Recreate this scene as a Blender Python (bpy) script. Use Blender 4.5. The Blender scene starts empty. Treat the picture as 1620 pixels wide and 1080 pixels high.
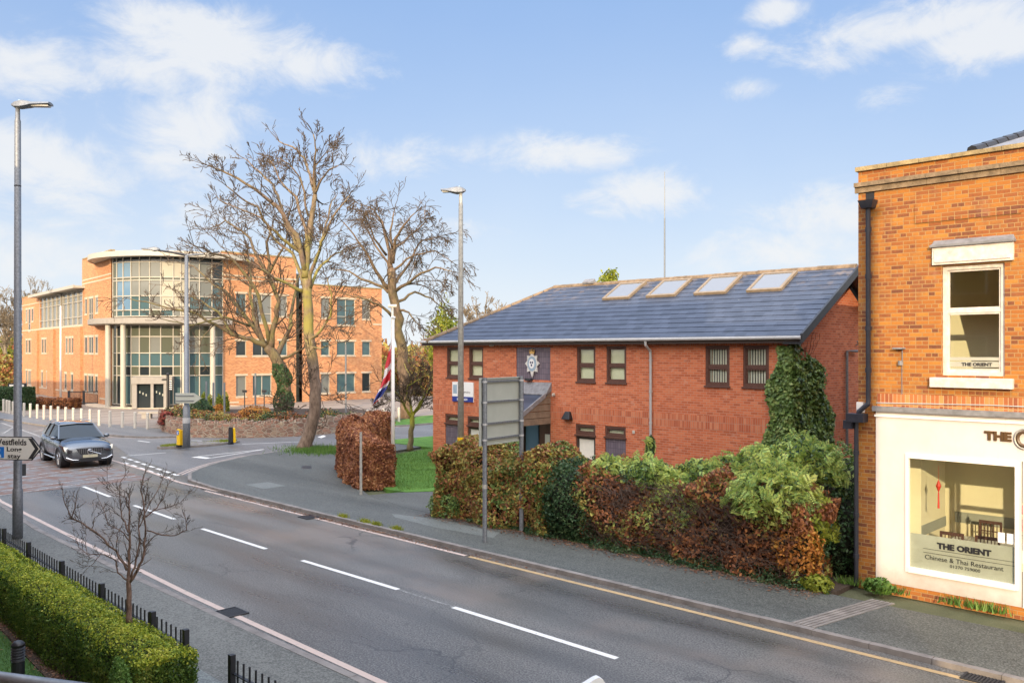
import bpy, math, random
import numpy as np
from mathutils import Vector

# ------------------------------------------------------------------ camera
S = bpy.context.scene
COL = S.collection
FPX, CX, HY, H = 1350.0, 810.0, 556.0, 4.6        # focal length in photo pixels, centre column, horizon row, eye height
YAW = math.radians(44.37)
FW = np.array([-math.sin(YAW), math.cos(YAW), 0.0])
RT = np.array([math.cos(YAW), math.sin(YAW), 0.0])
UP = np.array([0, 0, 1.0])
cam_d = bpy.data.cameras.new("camera")
cam = bpy.data.objects.new("camera", cam_d)
COL.objects.link(cam)
cam.location = (0, 0, H)
cam.rotation_euler = (math.pi / 2, 0, YAW)
cam_d.sensor_width = 36
cam_d.lens = 36 * FPX / 1620
cam_d.shift_y = (HY - 540) / 1620
cam_d.clip_start = 0.05
cam_d.clip_end = 3000
S.camera = cam

def ray(x, y):
    return FW + (x - CX) / FPX * RT + (HY - y) / FPX * UP
def G(x, y, z=0.0):                                # photo pixel -> point on the level z
    d = ray(x, y); t = (z - H) / d[2]
    return np.array([d[0] * t, d[1] * t, z])
def PV(x, y, v):                                   # photo pixel -> point on the plane Y = v
    d = ray(x, y); t = v / d[1]
    return np.array([d[0] * t, v, H + d[2] * t])
def PU(x, y, u):
    d = ray(x, y); t = u / d[0]
    return np.array([u, d[1] * t, H + d[2] * t])
def AT(x, y, Z):
    d = ray(x, y)
    return np.array([0, 0, H]) + d * Z
def CAMXZ(X, Z, z=0.0):
    p = FW * Z + RT * X
    return np.array([p[0], p[1], z])

# ------------------------------------------------------------------ light
SUN_EL = math.radians(14.5)
SX, SY = 0.552, -0.834                              # horizontal direction towards the sun
S.view_settings.view_transform = 'Standard'
S.view_settings.look = 'None'
S.view_settings.gamma = 1
S.view_settings.use_curve_mapping = False
S.view_settings.exposure = 1.25
sun_d = bpy.data.lights.new("sun", 'SUN')
sun_d.energy = 2.1
sun_d.angle = math.radians(0.5)
sun_d.color = (1.0, 0.76, 0.47)
sun = bpy.data.objects.new("sun", sun_d)
COL.objects.link(sun)
sdir = Vector((SX * math.cos(SUN_EL), SY * math.cos(SUN_EL), math.sin(SUN_EL)))
sun.rotation_euler = sdir.to_track_quat('Z', 'Y').to_euler()
sun.location = (0, 0, 40)

W = bpy.data.worlds.new("World"); S.world = W; W.use_nodes = True

class NT:
    """small node-graph helper"""
    def __init__(s, tree):
        s.t = tree; s.n = tree.nodes; s.l = tree.links
    def node(s, typ, **kw):
        n = s.n.new(typ)
        for k, v in kw.items():
            if k.startswith('i_'):
                key = k[2:]
                n.inputs[int(key) if key.isdigit() else key.replace('_', ' ')].default_value = v
            else:
                setattr(n, k, v)
        return n
    def link(s, a, b): s.l.new(a, b)
    def put(s, v, sock):
        if hasattr(v, 'is_output'): s.l.new(v, sock)
        elif isinstance(v, (tuple, list)) and len(v) == 3 and sock.type == 'RGBA': sock.default_value = (*v, 1)
        else: sock.default_value = v
    def math(s, op, a, b=0.0, c=None, clamp=False):
        n = s.n.new('ShaderNodeMath'); n.operation = op; n.use_clamp = clamp
        s.put(a, n.inputs[0]); s.put(b, n.inputs[1])
        if c is not None: s.put(c, n.inputs[2])
        return n.outputs[0]
    def mix(s, fac, a, b, blend='MIX'):
        n = s.n.new('ShaderNodeMix'); n.data_type = 'RGBA'; n.blend_type = blend
        s.put(fac, n.inputs[0]); s.put(a, n.inputs[6]); s.put(b, n.inputs[7])
        return n.outputs[2]
    def noise(s, vec, scale, detail=3, rough=0.55, dist=0.0):
        n = s.n.new('ShaderNodeTexNoise')
        if vec is not None: s.l.new(vec, n.inputs['Vector'])
        n.inputs['Scale'].default_value = scale; n.inputs['Detail'].default_value = detail
        n.inputs['Roughness'].default_value = rough; n.inputs['Distortion'].default_value = dist
        return n.outputs[0]
    def ramp(s, fac, stops, interp='LINEAR'):
        n = s.n.new('ShaderNodeValToRGB'); n.color_ramp.interpolation = interp
        s.put(fac, n.inputs[0])
        e = n.color_ramp.elements
        while len(e) > 1: e.remove(e[-1])
        e[0].position = stops[0][0]; e[0].color = (*stops[0][1], 1) if len(stops[0][1]) == 3 else stops[0][1]
        for p, c in stops[1:]:
            k = e.new(p); k.color = (*c, 1) if len(c) == 3 else c
        return n.outputs[0]
    def smooth(s, x, a, b):
        n = s.n.new('ShaderNodeMapRange'); n.interpolation_type = 'SMOOTHSTEP'
        s.put(x, n.inputs[0]); n.inputs[1].default_value = a; n.inputs[2].default_value = b
        n.inputs[3].default_value = 0; n.inputs[4].default_value = 1
        return n.outputs[0]
    def sep(s, v):
        n = s.n.new('ShaderNodeSeparateXYZ'); s.l.new(v, n.inputs[0]); return n.outputs
    def comb(s, x, y, z=0.0):
        n = s.n.new('ShaderNodeCombineXYZ'); s.put(x, n.inputs[0]); s.put(y, n.inputs[1]); s.put(z, n.inputs[2]); return n.outputs[0]

# sky: Nishita with broken cumulus
w = NT(W.node_tree)
for n in list(w.n): w.n.remove(n)
wout = w.node('ShaderNodeOutputWorld'); wbg = w.node('ShaderNodeBackground')
sky = w.node('ShaderNodeTexSky'); sky.sky_type = 'NISHITA'; sky.sun_disc = False
sky.sun_elevation = SUN_EL; sky.sun_rotation = math.atan2(SX, SY)
sky.altitude = 50; sky.air_density = 1.0; sky.dust_density = 0.6; sky.ozone_density = 1.6
tc = w.node('ShaderNodeTexCoord')
dx, dy, dz = w.sep(tc.outputs['Generated'])
az = w.math('ARCTAN2', dx, dy)
el = w.math('ARCSINE', dz)
BL = [  # photo column, row, half width, half height (pixels), strength
    (60, 105, 120, 50, 1.0), (330, 70, 150, 60, 1.25), (230, 110, 110, 40, .95), (490, 100, 110, 35, .85), (575, 112, 60, 20, .6),
    (50, 262, 150, 60, 1.1), (300, 215, 110, 75, .85), (380, 190, 80, 40, .6), (650, 245, 95, 34, .85), (905, 245, 95, 30, 1.15),
    (1010, 305, 100, 36, 1.0), (1230, 18, 45, 20, .9), (1180, 80, 45, 22, .75), (1195, 138, 42, 20, .8), (1450, 45, 190, 34, 1.15),
    (1560, 60, 150, 40, 1.2), (1320, 92, 110, 22, .8), (1410, 155, 60, 24, .55), (1300, 345, 130, 40, .9), (1230, 390, 170, 36, .9),
    (700, 360, 120, 22, .5), (60, 400, 200, 60, .8), (330, 330, 180, 40, .5)]
nv = w.comb(w.math('MULTIPLY', az, 1.0), w.math('MULTIPLY', el, 1.6), 0.0)
nz1 = w.noise(nv, 11.0, 10, 0.66, 0.5)
nz2 = w.noise(nv, 30.0, 5, 0.6)
nzw = w.noise(nv, 4.0, 3, 0.5)
acc = None
for (bx, by, bw, bh, st) in BL:
    d = ray(bx, by); a0 = math.atan2(d[0], d[1]); hl = math.hypot(d[0], d[1]); e0 = math.atan2(d[2], hl)
    q = ((bx - CX) / FPX) ** 2 + 1
    wa, we = bw / FPX / q, bh / FPX / math.sqrt(q)
    p = w.math('POWER', w.math('DIVIDE', w.math('SUBTRACT', az, a0), wa), 2.0)
    r = w.math('POWER', w.math('DIVIDE', w.math('SUBTRACT', el, e0), we), 2.0)
    m = w.math('MULTIPLY', w.math('EXPONENT', w.math('MULTIPLY', w.math('ADD', p, r), -0.75)), st)
    acc = m if acc is None else w.math('MAXIMUM', acc, m)
dens = w.math('ADD', w.math('MULTIPLY', acc, 0.62), w.math('MULTIPLY', w.math('SUBTRACT', nz1, 0.5), 1.3))
dens = w.math('ADD', dens, w.math('MULTIPLY', w.math('SUBTRACT', nz2, 0.5), 0.22))
cl = w.smooth(dens, 0.14, 0.66)
cl = w.math('MULTIPLY', cl, w.smooth(acc, 0.03, 0.35))
# high thin streaks everywhere outside the frame as well
hz = w.math('EXPONENT', w.math('MULTIPLY', w.math('MAXIMUM', el, 0.0), -4.3))
hz = w.math('MULTIPLY', hz, w.math('ADD', 0.82, w.math('MULTIPLY', nzw, 0.4)), clamp=True)
SKYB, SKYW, SKYC = (1.75, 4.0, 8.7), (7.6, 8.0, 8.2), (7.6, 7.7, 7.8)
base = w.mix(0.6, sky.outputs[0], SKYB)
base = w.mix(hz, base, SKYW)
base = w.mix(w.math('MULTIPLY', cl, 0.85), base, SKYC)
# fill added out of view: brighter sky overhead, wide glow around the sun
cs_ = w.math('ADD', w.math('ADD', w.math('MULTIPLY', dx, float(sdir.x)), w.math('MULTIPLY', dy, float(sdir.y))), w.math('MULTIPLY', dz, float(sdir.z)))
gl_ = w.math('POWER', w.math('MAXIMUM', w.math('MULTIPLY_ADD', cs_, 0.5, 0.5), 0.0), 3.0)
gl_ = w.math('MULTIPLY', gl_, w.smooth(cs_, -0.75, 0.2))
base = w.mix(1.0, base, w.mix(gl_, (0, 0, 0), (30, 25, 19)), 'ADD')
base = w.mix(1.0, base, w.mix(w.smooth(el, 0.46, 1.1), (0, 0, 0), (13, 14, 15.5)), 'ADD')
w.link(base, wbg.inputs[0]); wbg.inputs[1].default_value = 0.05
w.link(wbg.outputs[0], wout.inputs[0])
S.cycles.max_bounces = 6
S.cycles.transparent_max_bounces = 12

# ------------------------------------------------------------------ objects
def link(o, parent=None):
    COL.objects.link(o)
    if parent is not None: o.parent = parent
    return o
def tag(o, label=None, cat=None, group=None, kind=None):
    if label: o['label'] = label
    if cat: o['category'] = cat
    if group: o['group'] = group
    if kind: o['kind'] = kind
    return o
def thing(name, label, cat, loc=(0, 0, 0), group=None):
    o = bpy.data.objects.new(name, None); o.empty_display_size = 0.3
    o.location = loc; link(o); return tag(o, label, cat, group)
def wloc(o):
    v = np.zeros(3)
    while o is not None:
        v += np.array(o.location); o = o.parent
    return v
def dup(root, loc=None, rz=None, label=None, group=None):
    r = root.copy(); COL.objects.link(r)
    if loc is not None: r.location = loc
    if rz is not None: r.rotation_euler = (0, 0, rz)
    if label: r['label'] = label
    if group: r['group'] = group
    for ch in list(root.children):
        c = ch.copy(); COL.objects.link(c); c.parent = r
        for g in list(ch.children):
            d = g.copy(); COL.objects.link(d); d.parent = c
    return r

class MB:
    def __init__(s): s.v = []; s.f = []; s.m = []; s.n = 0; s.cm = 0
    def add(s, vs, fs):
        b = s.n
        for p in vs: s.v.append((float(p[0]), float(p[1]), float(p[2])))
        s.n += len(vs)
        for f in fs: s.f.append(tuple(b + i for i in f)); s.m.append(s.cm)
        return s
    def box(s, x0, x1, y0, y1, z0, z1):
        if x0 > x1: x0, x1 = x1, x0
        if y0 > y1: y0, y1 = y1, y0
        if z0 > z1: z0, z1 = z1, z0
        return s.add([(x0, y0, z0), (x1, y0, z0), (x1, y1, z0), (x0, y1, z0), (x0, y0, z1), (x1, y0, z1), (x1, y1, z1), (x0, y1, z1)],
                     [(3, 2, 1, 0), (4, 5, 6, 7), (0, 1, 5, 4), (1, 2, 6, 5), (2, 3, 7, 6), (3, 0, 4, 7)])
    def hexa(s, b4, t4):      # bottom ring (ccw from above) and top ring
        return s.add(list(b4) + list(t4), [(3, 2, 1, 0), (4, 5, 6, 7), (0, 1, 5, 4), (1, 2, 6, 5), (2, 3, 7, 6), (3, 0, 4, 7)])
    def quad(s, a, b, c, d): return s.add([a, b, c, d], [(0, 1, 2, 3)])
    def poly(s, pts): return s.add(pts, [tuple(range(len(pts)))])
    def prism(s, pts, z0, z1):
        n = len(pts)
        a = 0.5 * sum(pts[i][0] * pts[(i + 1) % n][1] - pts[(i + 1) % n][0] * pts[i][1] for i in range(n))
        if a < 0: pts = pts[::-1]
        vs = [(p[0], p[1], z0) for p in pts] + [(p[0], p[1], z1) for p in pts]
        fs = [tuple(range(n - 1, -1, -1)), tuple(range(n, 2 * n))] + [(i, (i + 1) % n, n + (i + 1) % n, n + i) for i in range(n)]
        return s.add(vs, fs)
    def tube(s, pts, rad, n=8, cap=True):
        pts = [np.array(p, float) for p in pts]; k = len(pts)
        if not hasattr(rad, '__len__'): rad = [rad] * k
        ref = np.array([0, 0, 1.0]); vs = []
        prevx = None
        for i in range(k):
            d = pts[min(i + 1, k - 1)] - pts[max(i - 1, 0)]; L = np.linalg.norm(d); d = d / (L if L > 1e-9 else 1)
            if prevx is None:
                r_ = ref if abs(d[2]) < 0.95 else np.array([1.0, 0, 0])
                x = np.cross(d, r_)
            else: x = prevx - d * np.dot(prevx, d)
            x /= (np.linalg.norm(x) + 1e-12); y = np.cross(d, x); prevx = x
            for j in range(n):
                a = 2 * math.pi * j / n
                vs.append(pts[i] + (x * math.cos(a) + y * math.sin(a)) * rad[i])
        fs = []
        for i in range(k - 1):
            for j in range(n):
                fs.append((i * n + j, i * n + (j + 1) % n, (i + 1) * n + (j + 1) % n, (i + 1) * n + j))
        if cap:
            fs.append(tuple(range(n - 1, -1, -1))); fs.append(tuple((k - 1) * n + j for j in range(n)))
        return s.add(vs, fs)
    def cyl(s, c, r, z0, z1, n=16, r2=None):
        return s.tube([(c[0], c[1], z0), (c[0], c[1], z1)], [r, r if r2 is None else r2], n)
    def disc(s, c, nrm, r, n=16, th=0.02):
        c = np.array(c, float); nrm = np.array(nrm, float); nrm /= np.linalg.norm(nrm)
        return s.tube([c - nrm * th / 2, c + nrm * th / 2], r, n)
    def ball(s, c, r, n=10, m=6, sc=(1, 1, 1)):
        vs = []; fs = []
        for i in range(m + 1):
            ph = math.pi * i / m
            for j in range(n):
                th = 2 * math.pi * j / n
                vs.append((c[0] + r * sc[0] * math.sin(ph) * math.cos(th), c[1] + r * sc[1] * math.sin(ph) * math.sin(th), c[2] - r * sc[2] * math.cos(ph)))
        for i in range(m):
            for j in range(n):
                fs.append((i * n + j, i * n + (j + 1) % n, (i + 1) * n + (j + 1) % n, (i + 1) * n + j))
        return s.add(vs, fs)

def mesh_obj(name, verts, faces, mats, parent=None, smooth=False, midx=None):
    me = bpy.data.meshes.new(name)
    off = wloc(parent) if parent is not None else np.zeros(3)
    v = np.asarray(verts, float).reshape(-1, 3) - off
    me.from_pydata(v.tolist(), [], faces)
    if not isinstance(mats, (list, tuple)): mats = [mats]
    for m in mats: me.materials.append(m)
    if midx is not None and len(mats) > 1: me.polygons.foreach_set('material_index', midx)
    if smooth: me.polygons.foreach_set('use_smooth', [True] * len(me.polygons))
    me.update()
    return link(bpy.data.objects.new(name, me), parent)
def part(name, mb, mats, parent=None, label=None, smooth=False, bevel=0.0):
    o = mesh_obj(name, mb.v, mb.f, mats, parent, smooth, mb.m)
    if label: o['label'] = label
    if bevel > 0:
        b = o.modifiers.new('bevel', 'BEVEL'); b.width = bevel; b.segments = 2; b.limit_method = 'ANGLE'; b.angle_limit = math.radians(40)
    return o
def single(name, mb, mats, label, cat, base, group=None, smooth=False, kind=None, bevel=0.0):
    """a top-level thing that is one mesh; its origin goes to base"""
    o = mesh_obj(name, mb.v, mb.f, mats, None, smooth, mb.m)
    b = Vector([float(c) for c in base])
    for vv in o.data.vertices: vv.co -= b
    o.location = b
    if bevel > 0:
        m = o.modifiers.new('bevel', 'BEVEL'); m.width = bevel; m.segments = 2; m.limit_method = 'ANGLE'
    return tag(o, label, cat, group, kind)
def struct(name, mb, mats, smooth=False):
    o = mesh_obj(name, mb.v, mb.f, mats, None, smooth, mb.m); o['kind'] = 'structure'; return o

def quads_obj(name, V, mats, parent=None, midx=None):
    """V: (N,4,3) array of quads, fast path"""
    N = len(V); off = wloc(parent) if parent is not None else np.zeros(3)
    V = (V - off).astype(np.float32)
    me = bpy.data.meshes.new(name)
    me.vertices.add(N * 4); me.vertices.foreach_set('co', V.reshape(-1))
    me.loops.add(N * 4); me.loops.foreach_set('vertex_index', np.arange(N * 4, dtype=np.int32))
    me.polygons.add(N)
    me.polygons.foreach_set('loop_start', np.arange(0, N * 4, 4, dtype=np.int32))
    me.polygons.foreach_set('loop_total', np.full(N, 4, dtype=np.int32))
    if not isinstance(mats, (list, tuple)): mats = [mats]
    for m in mats: me.materials.append(m)
    if midx is not None: me.polygons.foreach_set('material_index', np.asarray(midx, dtype=np.int32))
    me.update(calc_edges=True); me.validate()
    return link(bpy.data.objects.new(name, me), parent)

RNG = np.random.default_rng(7)
def leafquads(P, Nrm, size, aspect=0.55, spread=0.8, rng=None):
    rng = rng or RNG; n = len(P)
    nr = Nrm + rng.normal(0, spread, (n, 3)); nr /= np.linalg.norm(nr, axis=1, keepdims=True) + 1e-9
    t = rng.normal(0, 1, (n, 3)); t -= nr * np.sum(t * nr, axis=1, keepdims=True); t /= np.linalg.norm(t, axis=1, keepdims=True) + 1e-9
    b = np.cross(nr, t)
    s = (size * rng.uniform(0.65, 1.35, n))[:, None]
    a, c = t * s * 0.5, b * s * 0.5 * aspect
    return np.stack([P - a, P - c + nr * s * 0.06, P + a, P + c + nr * s * 0.06], axis=1)
def sn(P, f, seed=0):
    """cheap smooth 3-D noise, about -1..1"""
    r = np.random.default_rng(seed); o = np.zeros(len(P))
    for k in range(6):
        d = r.normal(0, 1, 3); d /= np.linalg.norm(d)
        o += np.sin(P @ d * f * (0.7 + 0.25 * k) + r.uniform(0, 6.28)) 
    return o / 3.0

# ------------------------------------------------------------------ materials
def newmat(name):
    m = bpy.data.materials.new(name); m.use_nodes = True
    k = NT(m.node_tree); b = k.n['Principled BSDF']
    return m, k, b
def bump(k, b, h, strength=0.4, dist=0.02):
    n = k.node('ShaderNodeBump'); n.inputs['Strength'].default_value = strength; n.inputs['Distance'].default_value = dist
    k.link(h, n.inputs['Height']); k.link(n.outputs[0], b.inputs['Normal'])
def gpos(k):
    g = k.node('ShaderNodeNewGeometry'); return g.outputs['Position'], g
def simple(name, col, rough=0.6, metal=0.0, var=0.15, scale=6.0, bmp=0.0, spec=0.5, coat=0.0):
    m, k, b = newmat(name); P, g = gpos(k)
    n = k.noise(P, scale, 4, 0.6)
    c = k.ramp(n, [(0.25, tuple(x * (1 - var) for x in col)), (0.75, tuple(min(1, x * (1 + var)) for x in col))])
    k.link(c, b.inputs['Base Color']); b.inputs['Roughness'].default_value = rough; b.inputs['Metallic'].default_value = metal
    b.inputs['Specular IOR Level'].default_value = spec; b.inputs['Coat Weight'].default_value = coat
    if bmp > 0: bump(k, b, k.noise(P, scale * 6, 3, 0.6), bmp)
    return m
def brickmat(name, stops, mortar, bw=0.225, bh=0.075, ms=0.008, soldier=False, weather=0.25, wcol=(0.05, 0.03, 0.025), off=0.5, rough=0.85, bstr=0.35, pale=0.0, squash=0):
    m, k, b = newmat(name); P, g = gpos(k)
    px, py, pz = k.sep(P); nx, ny, nz = k.sep(g.outputs['True Normal'])
    s = k.math('GREATER_THAN', k.math('ABSOLUTE', nx), 0.6)
    h = k.math('ADD', k.math('MULTIPLY', s, py), k.math('MULTIPLY', k.math('SUBTRACT', 1.0, s), px))
    vec = k.comb(pz, h) if soldier else k.comb(h, pz)
    t = k.node('ShaderNodeTexBrick'); k.link(vec, t.inputs['Vector'])
    t.offset = off if not soldier else 0.0
    if squash: t.squash = 0.5; t.squash_frequency = squash
    t.inputs['Color1'].default_value = (0, 0, 0, 1); t.inputs['Color2'].default_value = (1, 1, 1, 1); t.inputs['Mortar'].default_value = (.5, .5, .5, 1)
    t.inputs['Scale'].default_value = 1.0; t.inputs['Mortar Size'].default_value = ms; t.inputs['Mortar Smooth'].default_value = 0.3
    t.inputs['Brick Width'].default_value = bw; t.inputs['Row Height'].default_value = bh
    fine = k.noise(P, 30, 3, 0.6)
    v = k.math('ADD', k.math('MULTIPLY', t.outputs['Color'], 0.85), k.math('MULTIPLY', k.math('SUBTRACT', fine, 0.5), 0.35))
    c = k.ramp(v, stops)
    big = k.noise(P, 0.9, 6, 0.7); strk = k.noise(k.comb(k.math('MULTIPLY', h, 2.2), k.math('MULTIPLY', pz, 0.35)), 1.0, 5, 0.7)
    c = k.mix(k.math('MULTIPLY', k.smooth(big, 0.5, 0.72), weather), c, wcol)
    c = k.mix(k.math('MULTIPLY', k.smooth(strk, 0.52, 0.78), weather * 0.8), c, wcol)
    if pale > 0:
        pn = k.noise(P, 2.3, 4, 0.7)
        c = k.mix(k.math('MULTIPLY', k.smooth(pn, 0.6, 0.72), pale), c, (0.6, 0.45, 0.36))
    c = k.mix(t.outputs['Fac'], c, mortar)
    k.link(c, b.inputs['Base Color']); b.inputs['Roughness'].default_value = rough
    hh = k.math('SUBTRACT', k.math('MULTIPLY', fine, 0.3), t.outputs['Fac'])
    bump(k, b, hh, bstr, 0.01)
    return m
def leafmat(name, stops, rough=0.55, transl=0.25, spec=0.3, pscale=1.5):
    """random tint per leaf plus patches of position-based variation"""
    m, k, b = newmat(name); P, g = gpos(k)
    r = g.outputs['Random Per Island']; n = k.noise(P, pscale, 3, 0.6)
    v = k.math('ADD', k.math('MULTIPLY', r, 0.55), k.math('MULTIPLY', k.math('SUBTRACT', n, 0.28), 1.0))
    c = k.ramp(v, stops)
    k.link(c, b.inputs['Base Color']); b.inputs['Roughness'].default_value = rough; b.inputs['Specular IOR Level'].default_value = spec
    tr = k.node('ShaderNodeBsdfTranslucent'); k.link(c, tr.inputs[0])
    mx = k.node('ShaderNodeMixShader'); mx.inputs[0].default_value = transl
    k.link(b.outputs[0], mx.inputs[1]); k.link(tr.outputs[0], mx.inputs[2])
    k.link(mx.outputs[0], k.n['Material Output'].inputs[0])
    return m
def glassmat(name, col, rough=0.05, ior=1.5, alpha=0.0):
    m, k, b = newmat(name)
    b.inputs['Base Color'].default_value = (*col, 1); b.inputs['Roughness'].default_value = rough
    b.inputs['Specular IOR Level'].default_value = 0.45; b.inputs['IOR'].default_value = ior
    if alpha > 0:      # see-through pane
        tr = k.node('ShaderNodeBsdfTransparent'); tr.inputs[0].default_value = (0.93, 0.95, 0.93, 1)
        gl = k.node('ShaderNodeBsdfGlossy'); gl.inputs['Roughness'].default_value = 0.02
        fr = k.node('ShaderNodeLayerWeight'); fr.inputs[0].default_value = 0.5
        mx = k.node('ShaderNodeMixShader'); k.link(k.math('MULTIPLY_ADD', k.math('POWER', fr.outputs[1], 4.0), 0.6, 0.035), mx.inputs[0]); k.link(tr.outputs[0], mx.inputs[1]); k.link(gl.outputs[0], mx.inputs[2])
        k.link(mx.outputs[0], k.n['Material Output'].inputs[0])
    return m
def barkmat(name, a, c, moss, mossamt=0.5, mz0=3.0, mz1=6.0, scale=9):
    m, k, b = newmat(name); P, g = gpos(k)
    x, y, z = k.sep(P); sv = k.comb(x, y, k.math('MULTIPLY', z, 0.35))
    n = k.noise(sv, scale, 5, 0.65); col = k.ramp(n, [(0.3, a), (0.7, c)])
    mn = k.noise(P, 1.1, 4, 0.6)
    f = k.math('MULTIPLY', k.math('MULTIPLY', k.math('MULTIPLY', k.smooth(mn, 0.35, 0.62), k.smooth(z, mz0, mz1)), k.math('SUBTRACT', 1.0, k.math('MULTIPLY', k.smooth(z, 8.5, 11.0), 0.8))), mossamt)
    col = k.mix(f, col, moss)
    k.link(col, b.inputs['Base Color']); b.inputs['Roughness'].default_value = 0.9
    bump(k, b, n, 0.6, 0.03)
    return m
M = {}
RED = [(0.0, (0.16, 0.045, 0.03)), (0.3, (0.33, 0.085, 0.045)), (0.7, (0.42, 0.12, 0.06)), (0.97, (0.5, 0.17, 0.09)), (1.1, (0.6, 0.3, 0.2))]
M['police_brick'] = brickmat('police_brick', [(0.0, (0.4, 0.095, 0.036)), (0.45, (0.53, 0.135, 0.052)), (0.8, (0.6, 0.18, 0.075)), (1.0, (0.62, 0.27, 0.15))], (0.46, 0.25, 0.17), weather=0.25, wcol=(0.3, 0.08, 0.04), pale=0.32)
M['police_soldier'] = brickmat('police_soldier', [(0.0, (0.4, 0.09, 0.035)), (0.6, (0.53, 0.145, 0.06)), (1.0, (0.6, 0.25, 0.13))], (0.4, 0.22, 0.15), soldier=True, weather=0.15, wcol=(0.25, 0.06, 0.035))
M['old_brick'] = brickmat('old_brick', [(0.0, (0.15, 0.052, 0.024)), (0.14, (0.28, 0.088, 0.022)), (0.5, (0.36, 0.128, 0.022)), (0.8, (0.42, 0.168, 0.026)), (1.0, (0.46, 0.235, 0.05))], (0.36, 0.215, 0.085), ms=0.008, weather=0.8, wcol=(0.17, 0.06, 0.035), pale=0.12, bstr=0.6, squash=3)
M['old_soldier'] = brickmat('old_soldier', [(0.0, (0.25, 0.07, 0.03)), (0.5, (0.5, 0.17, 0.05)), (1.0, (0.6, 0.3, 0.1))], (0.5, 0.32, 0.17), soldier=True, weather=0.4, wcol=(0.2, 0.07, 0.04), bstr=0.6)
M['office_brick'] = brickmat('office_brick', [(0.0, (0.38, 0.14, 0.055)), (0.5, (0.52, 0.23, 0.09)), (1.0, (0.6, 0.31, 0.14))], (0.45, 0.3, 0.2), weather=0.2, wcol=(0.36, 0.13, 0.08), bstr=0.2)
M['flat_brick'] = brickmat('flat_brick', RED, (0.4, 0.3, 0.24))
M['stone'] = simple('stone', (0.5, 0.44, 0.35), 0.9, var=0.3, scale=4, bmp=0.5)
M['band_stone'] = simple('band_stone', (0.52, 0.44, 0.33), 0.85, var=0.12)
M['white_paint'] = simple('white_paint', (0.78, 0.75, 0.71), 0.5, var=0.05, scale=2)
M['render_white'] = simple('render_white', (0.66, 0.61, 0.585), 0.55, var=0.05, scale=1.3)
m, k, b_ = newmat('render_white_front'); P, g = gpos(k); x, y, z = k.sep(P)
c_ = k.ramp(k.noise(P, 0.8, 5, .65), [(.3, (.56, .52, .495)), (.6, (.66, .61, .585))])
d_ = k.math('MULTIPLY', k.math('SUBTRACT', 1.0, k.smooth(k.math('ADD', z, k.math('MULTIPLY', k.noise(P, 3, 5, .7), -.5)), -.1, .35)), .55)  # darker dirt tone at the foot, carrying the shading there in the colour
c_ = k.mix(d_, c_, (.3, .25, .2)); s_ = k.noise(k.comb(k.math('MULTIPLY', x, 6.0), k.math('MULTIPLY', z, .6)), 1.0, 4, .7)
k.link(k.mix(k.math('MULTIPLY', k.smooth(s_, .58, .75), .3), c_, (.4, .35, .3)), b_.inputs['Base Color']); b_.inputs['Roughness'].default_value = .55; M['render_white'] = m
M['old_white'] = simple('old_white', (0.62, 0.57, 0.52), 0.7, var=0.25, scale=9, bmp=0.3)
M['lead'] = simple('lead', (0.2, 0.2, 0.21), 0.55, var=0.35, scale=7)
M['brown_wood'] = simple('brown_wood', (0.1, 0.045, 0.032), 0.5, var=0.25, scale=12)
M['dark_wood'] = simple('dark_wood', (0.055, 0.036, 0.03), 0.6, var=0.2)
M['board'] = simple('board', (0.2, 0.145, 0.1), 0.75, var=0.3, scale=5, bmp=0.2)
M['black_metal'] = simple('black_metal', (0.012, 0.013, 0.017), 0.4, var=0.2)
M['dark_metal'] = simple('dark_metal', (0.04, 0.042, 0.048), 0.45, 0.3, var=0.2)
M['galv'] = simple('galv', (0.2, 0.215, 0.235), 0.5, 0.45, var=0.3, scale=22)
M['galv_warm'] = simple('galv_warm', (0.42, 0.41, 0.37), 0.55, 0.35, var=0.3, scale=14)
M['pipe_grey'] = simple('pipe_grey', (0.42, 0.42, 0.42), 0.5, var=0.12)
M['pipe_black'] = simple('pipe_black', (0.022, 0.024, 0.034), 0.45, var=0.3)
M['sign_back'] = simple('sign_back', (0.36, 0.375, 0.33), 0.6, var=0.07, scale=3)
M['sign_white'] = simple('sign_white', (0.66, 0.64, 0.6), 0.45, var=0.05)
M['pure_white'] = simple('pure_white', (0.8, 0.8, 0.8), 0.4, var=0.02)
M['ink'] = simple('ink', (0.015, 0.016, 0.02), 0.5, var=0.1)
M['brown_ink'] = simple('brown_ink', (0.09, 0.05, 0.02), 0.4, var=0.2)
M['blue_sign'] = simple('blue_sign', (0.01, 0.16, 0.55), 0.4, var=0.05)
M['navy_sign'] = simple('navy_sign', (0.015, 0.04, 0.25), 0.4, var=0.05)
M['yellow_plastic'] = simple('yellow_plastic', (0.85, 0.52, 0.01), 0.4, var=0.05)
M['bone'] = simple('bone', (0.5, 0.47, 0.41), 0.6, var=0.08)
M['blind'] = simple('blind', (0.8, 0.78, 0.58), 0.7, var=0.06)
M['blind_pale'] = simple('blind_pale', (0.78, 0.75, 0.66), 0.7, var=0.08)
M['office_frame'] = simple('office_frame', (0.42, 0.395, 0.34), 0.5, var=0.05)
M['concrete'] = simple('concrete', (0.29, 0.27, 0.245), 0.8, var=0.12, scale=3)
M['glass_dark'] = glassmat('glass_dark', (0.02, 0.028, 0.032))
M['glass_teal'] = glassmat('glass_teal', (0.06, 0.11, 0.125), 0.08)
M['glass_blue'] = glassmat('glass_blue', (0.12, 0.21, 0.31), 0.06)
M['glass_grey'] = glassmat('glass_grey', (0.17, 0.18, 0.17), 0.08)
M['glass_cream'] = glassmat('glass_cream', (0.36, 0.34, 0.27), 0.15)
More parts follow.
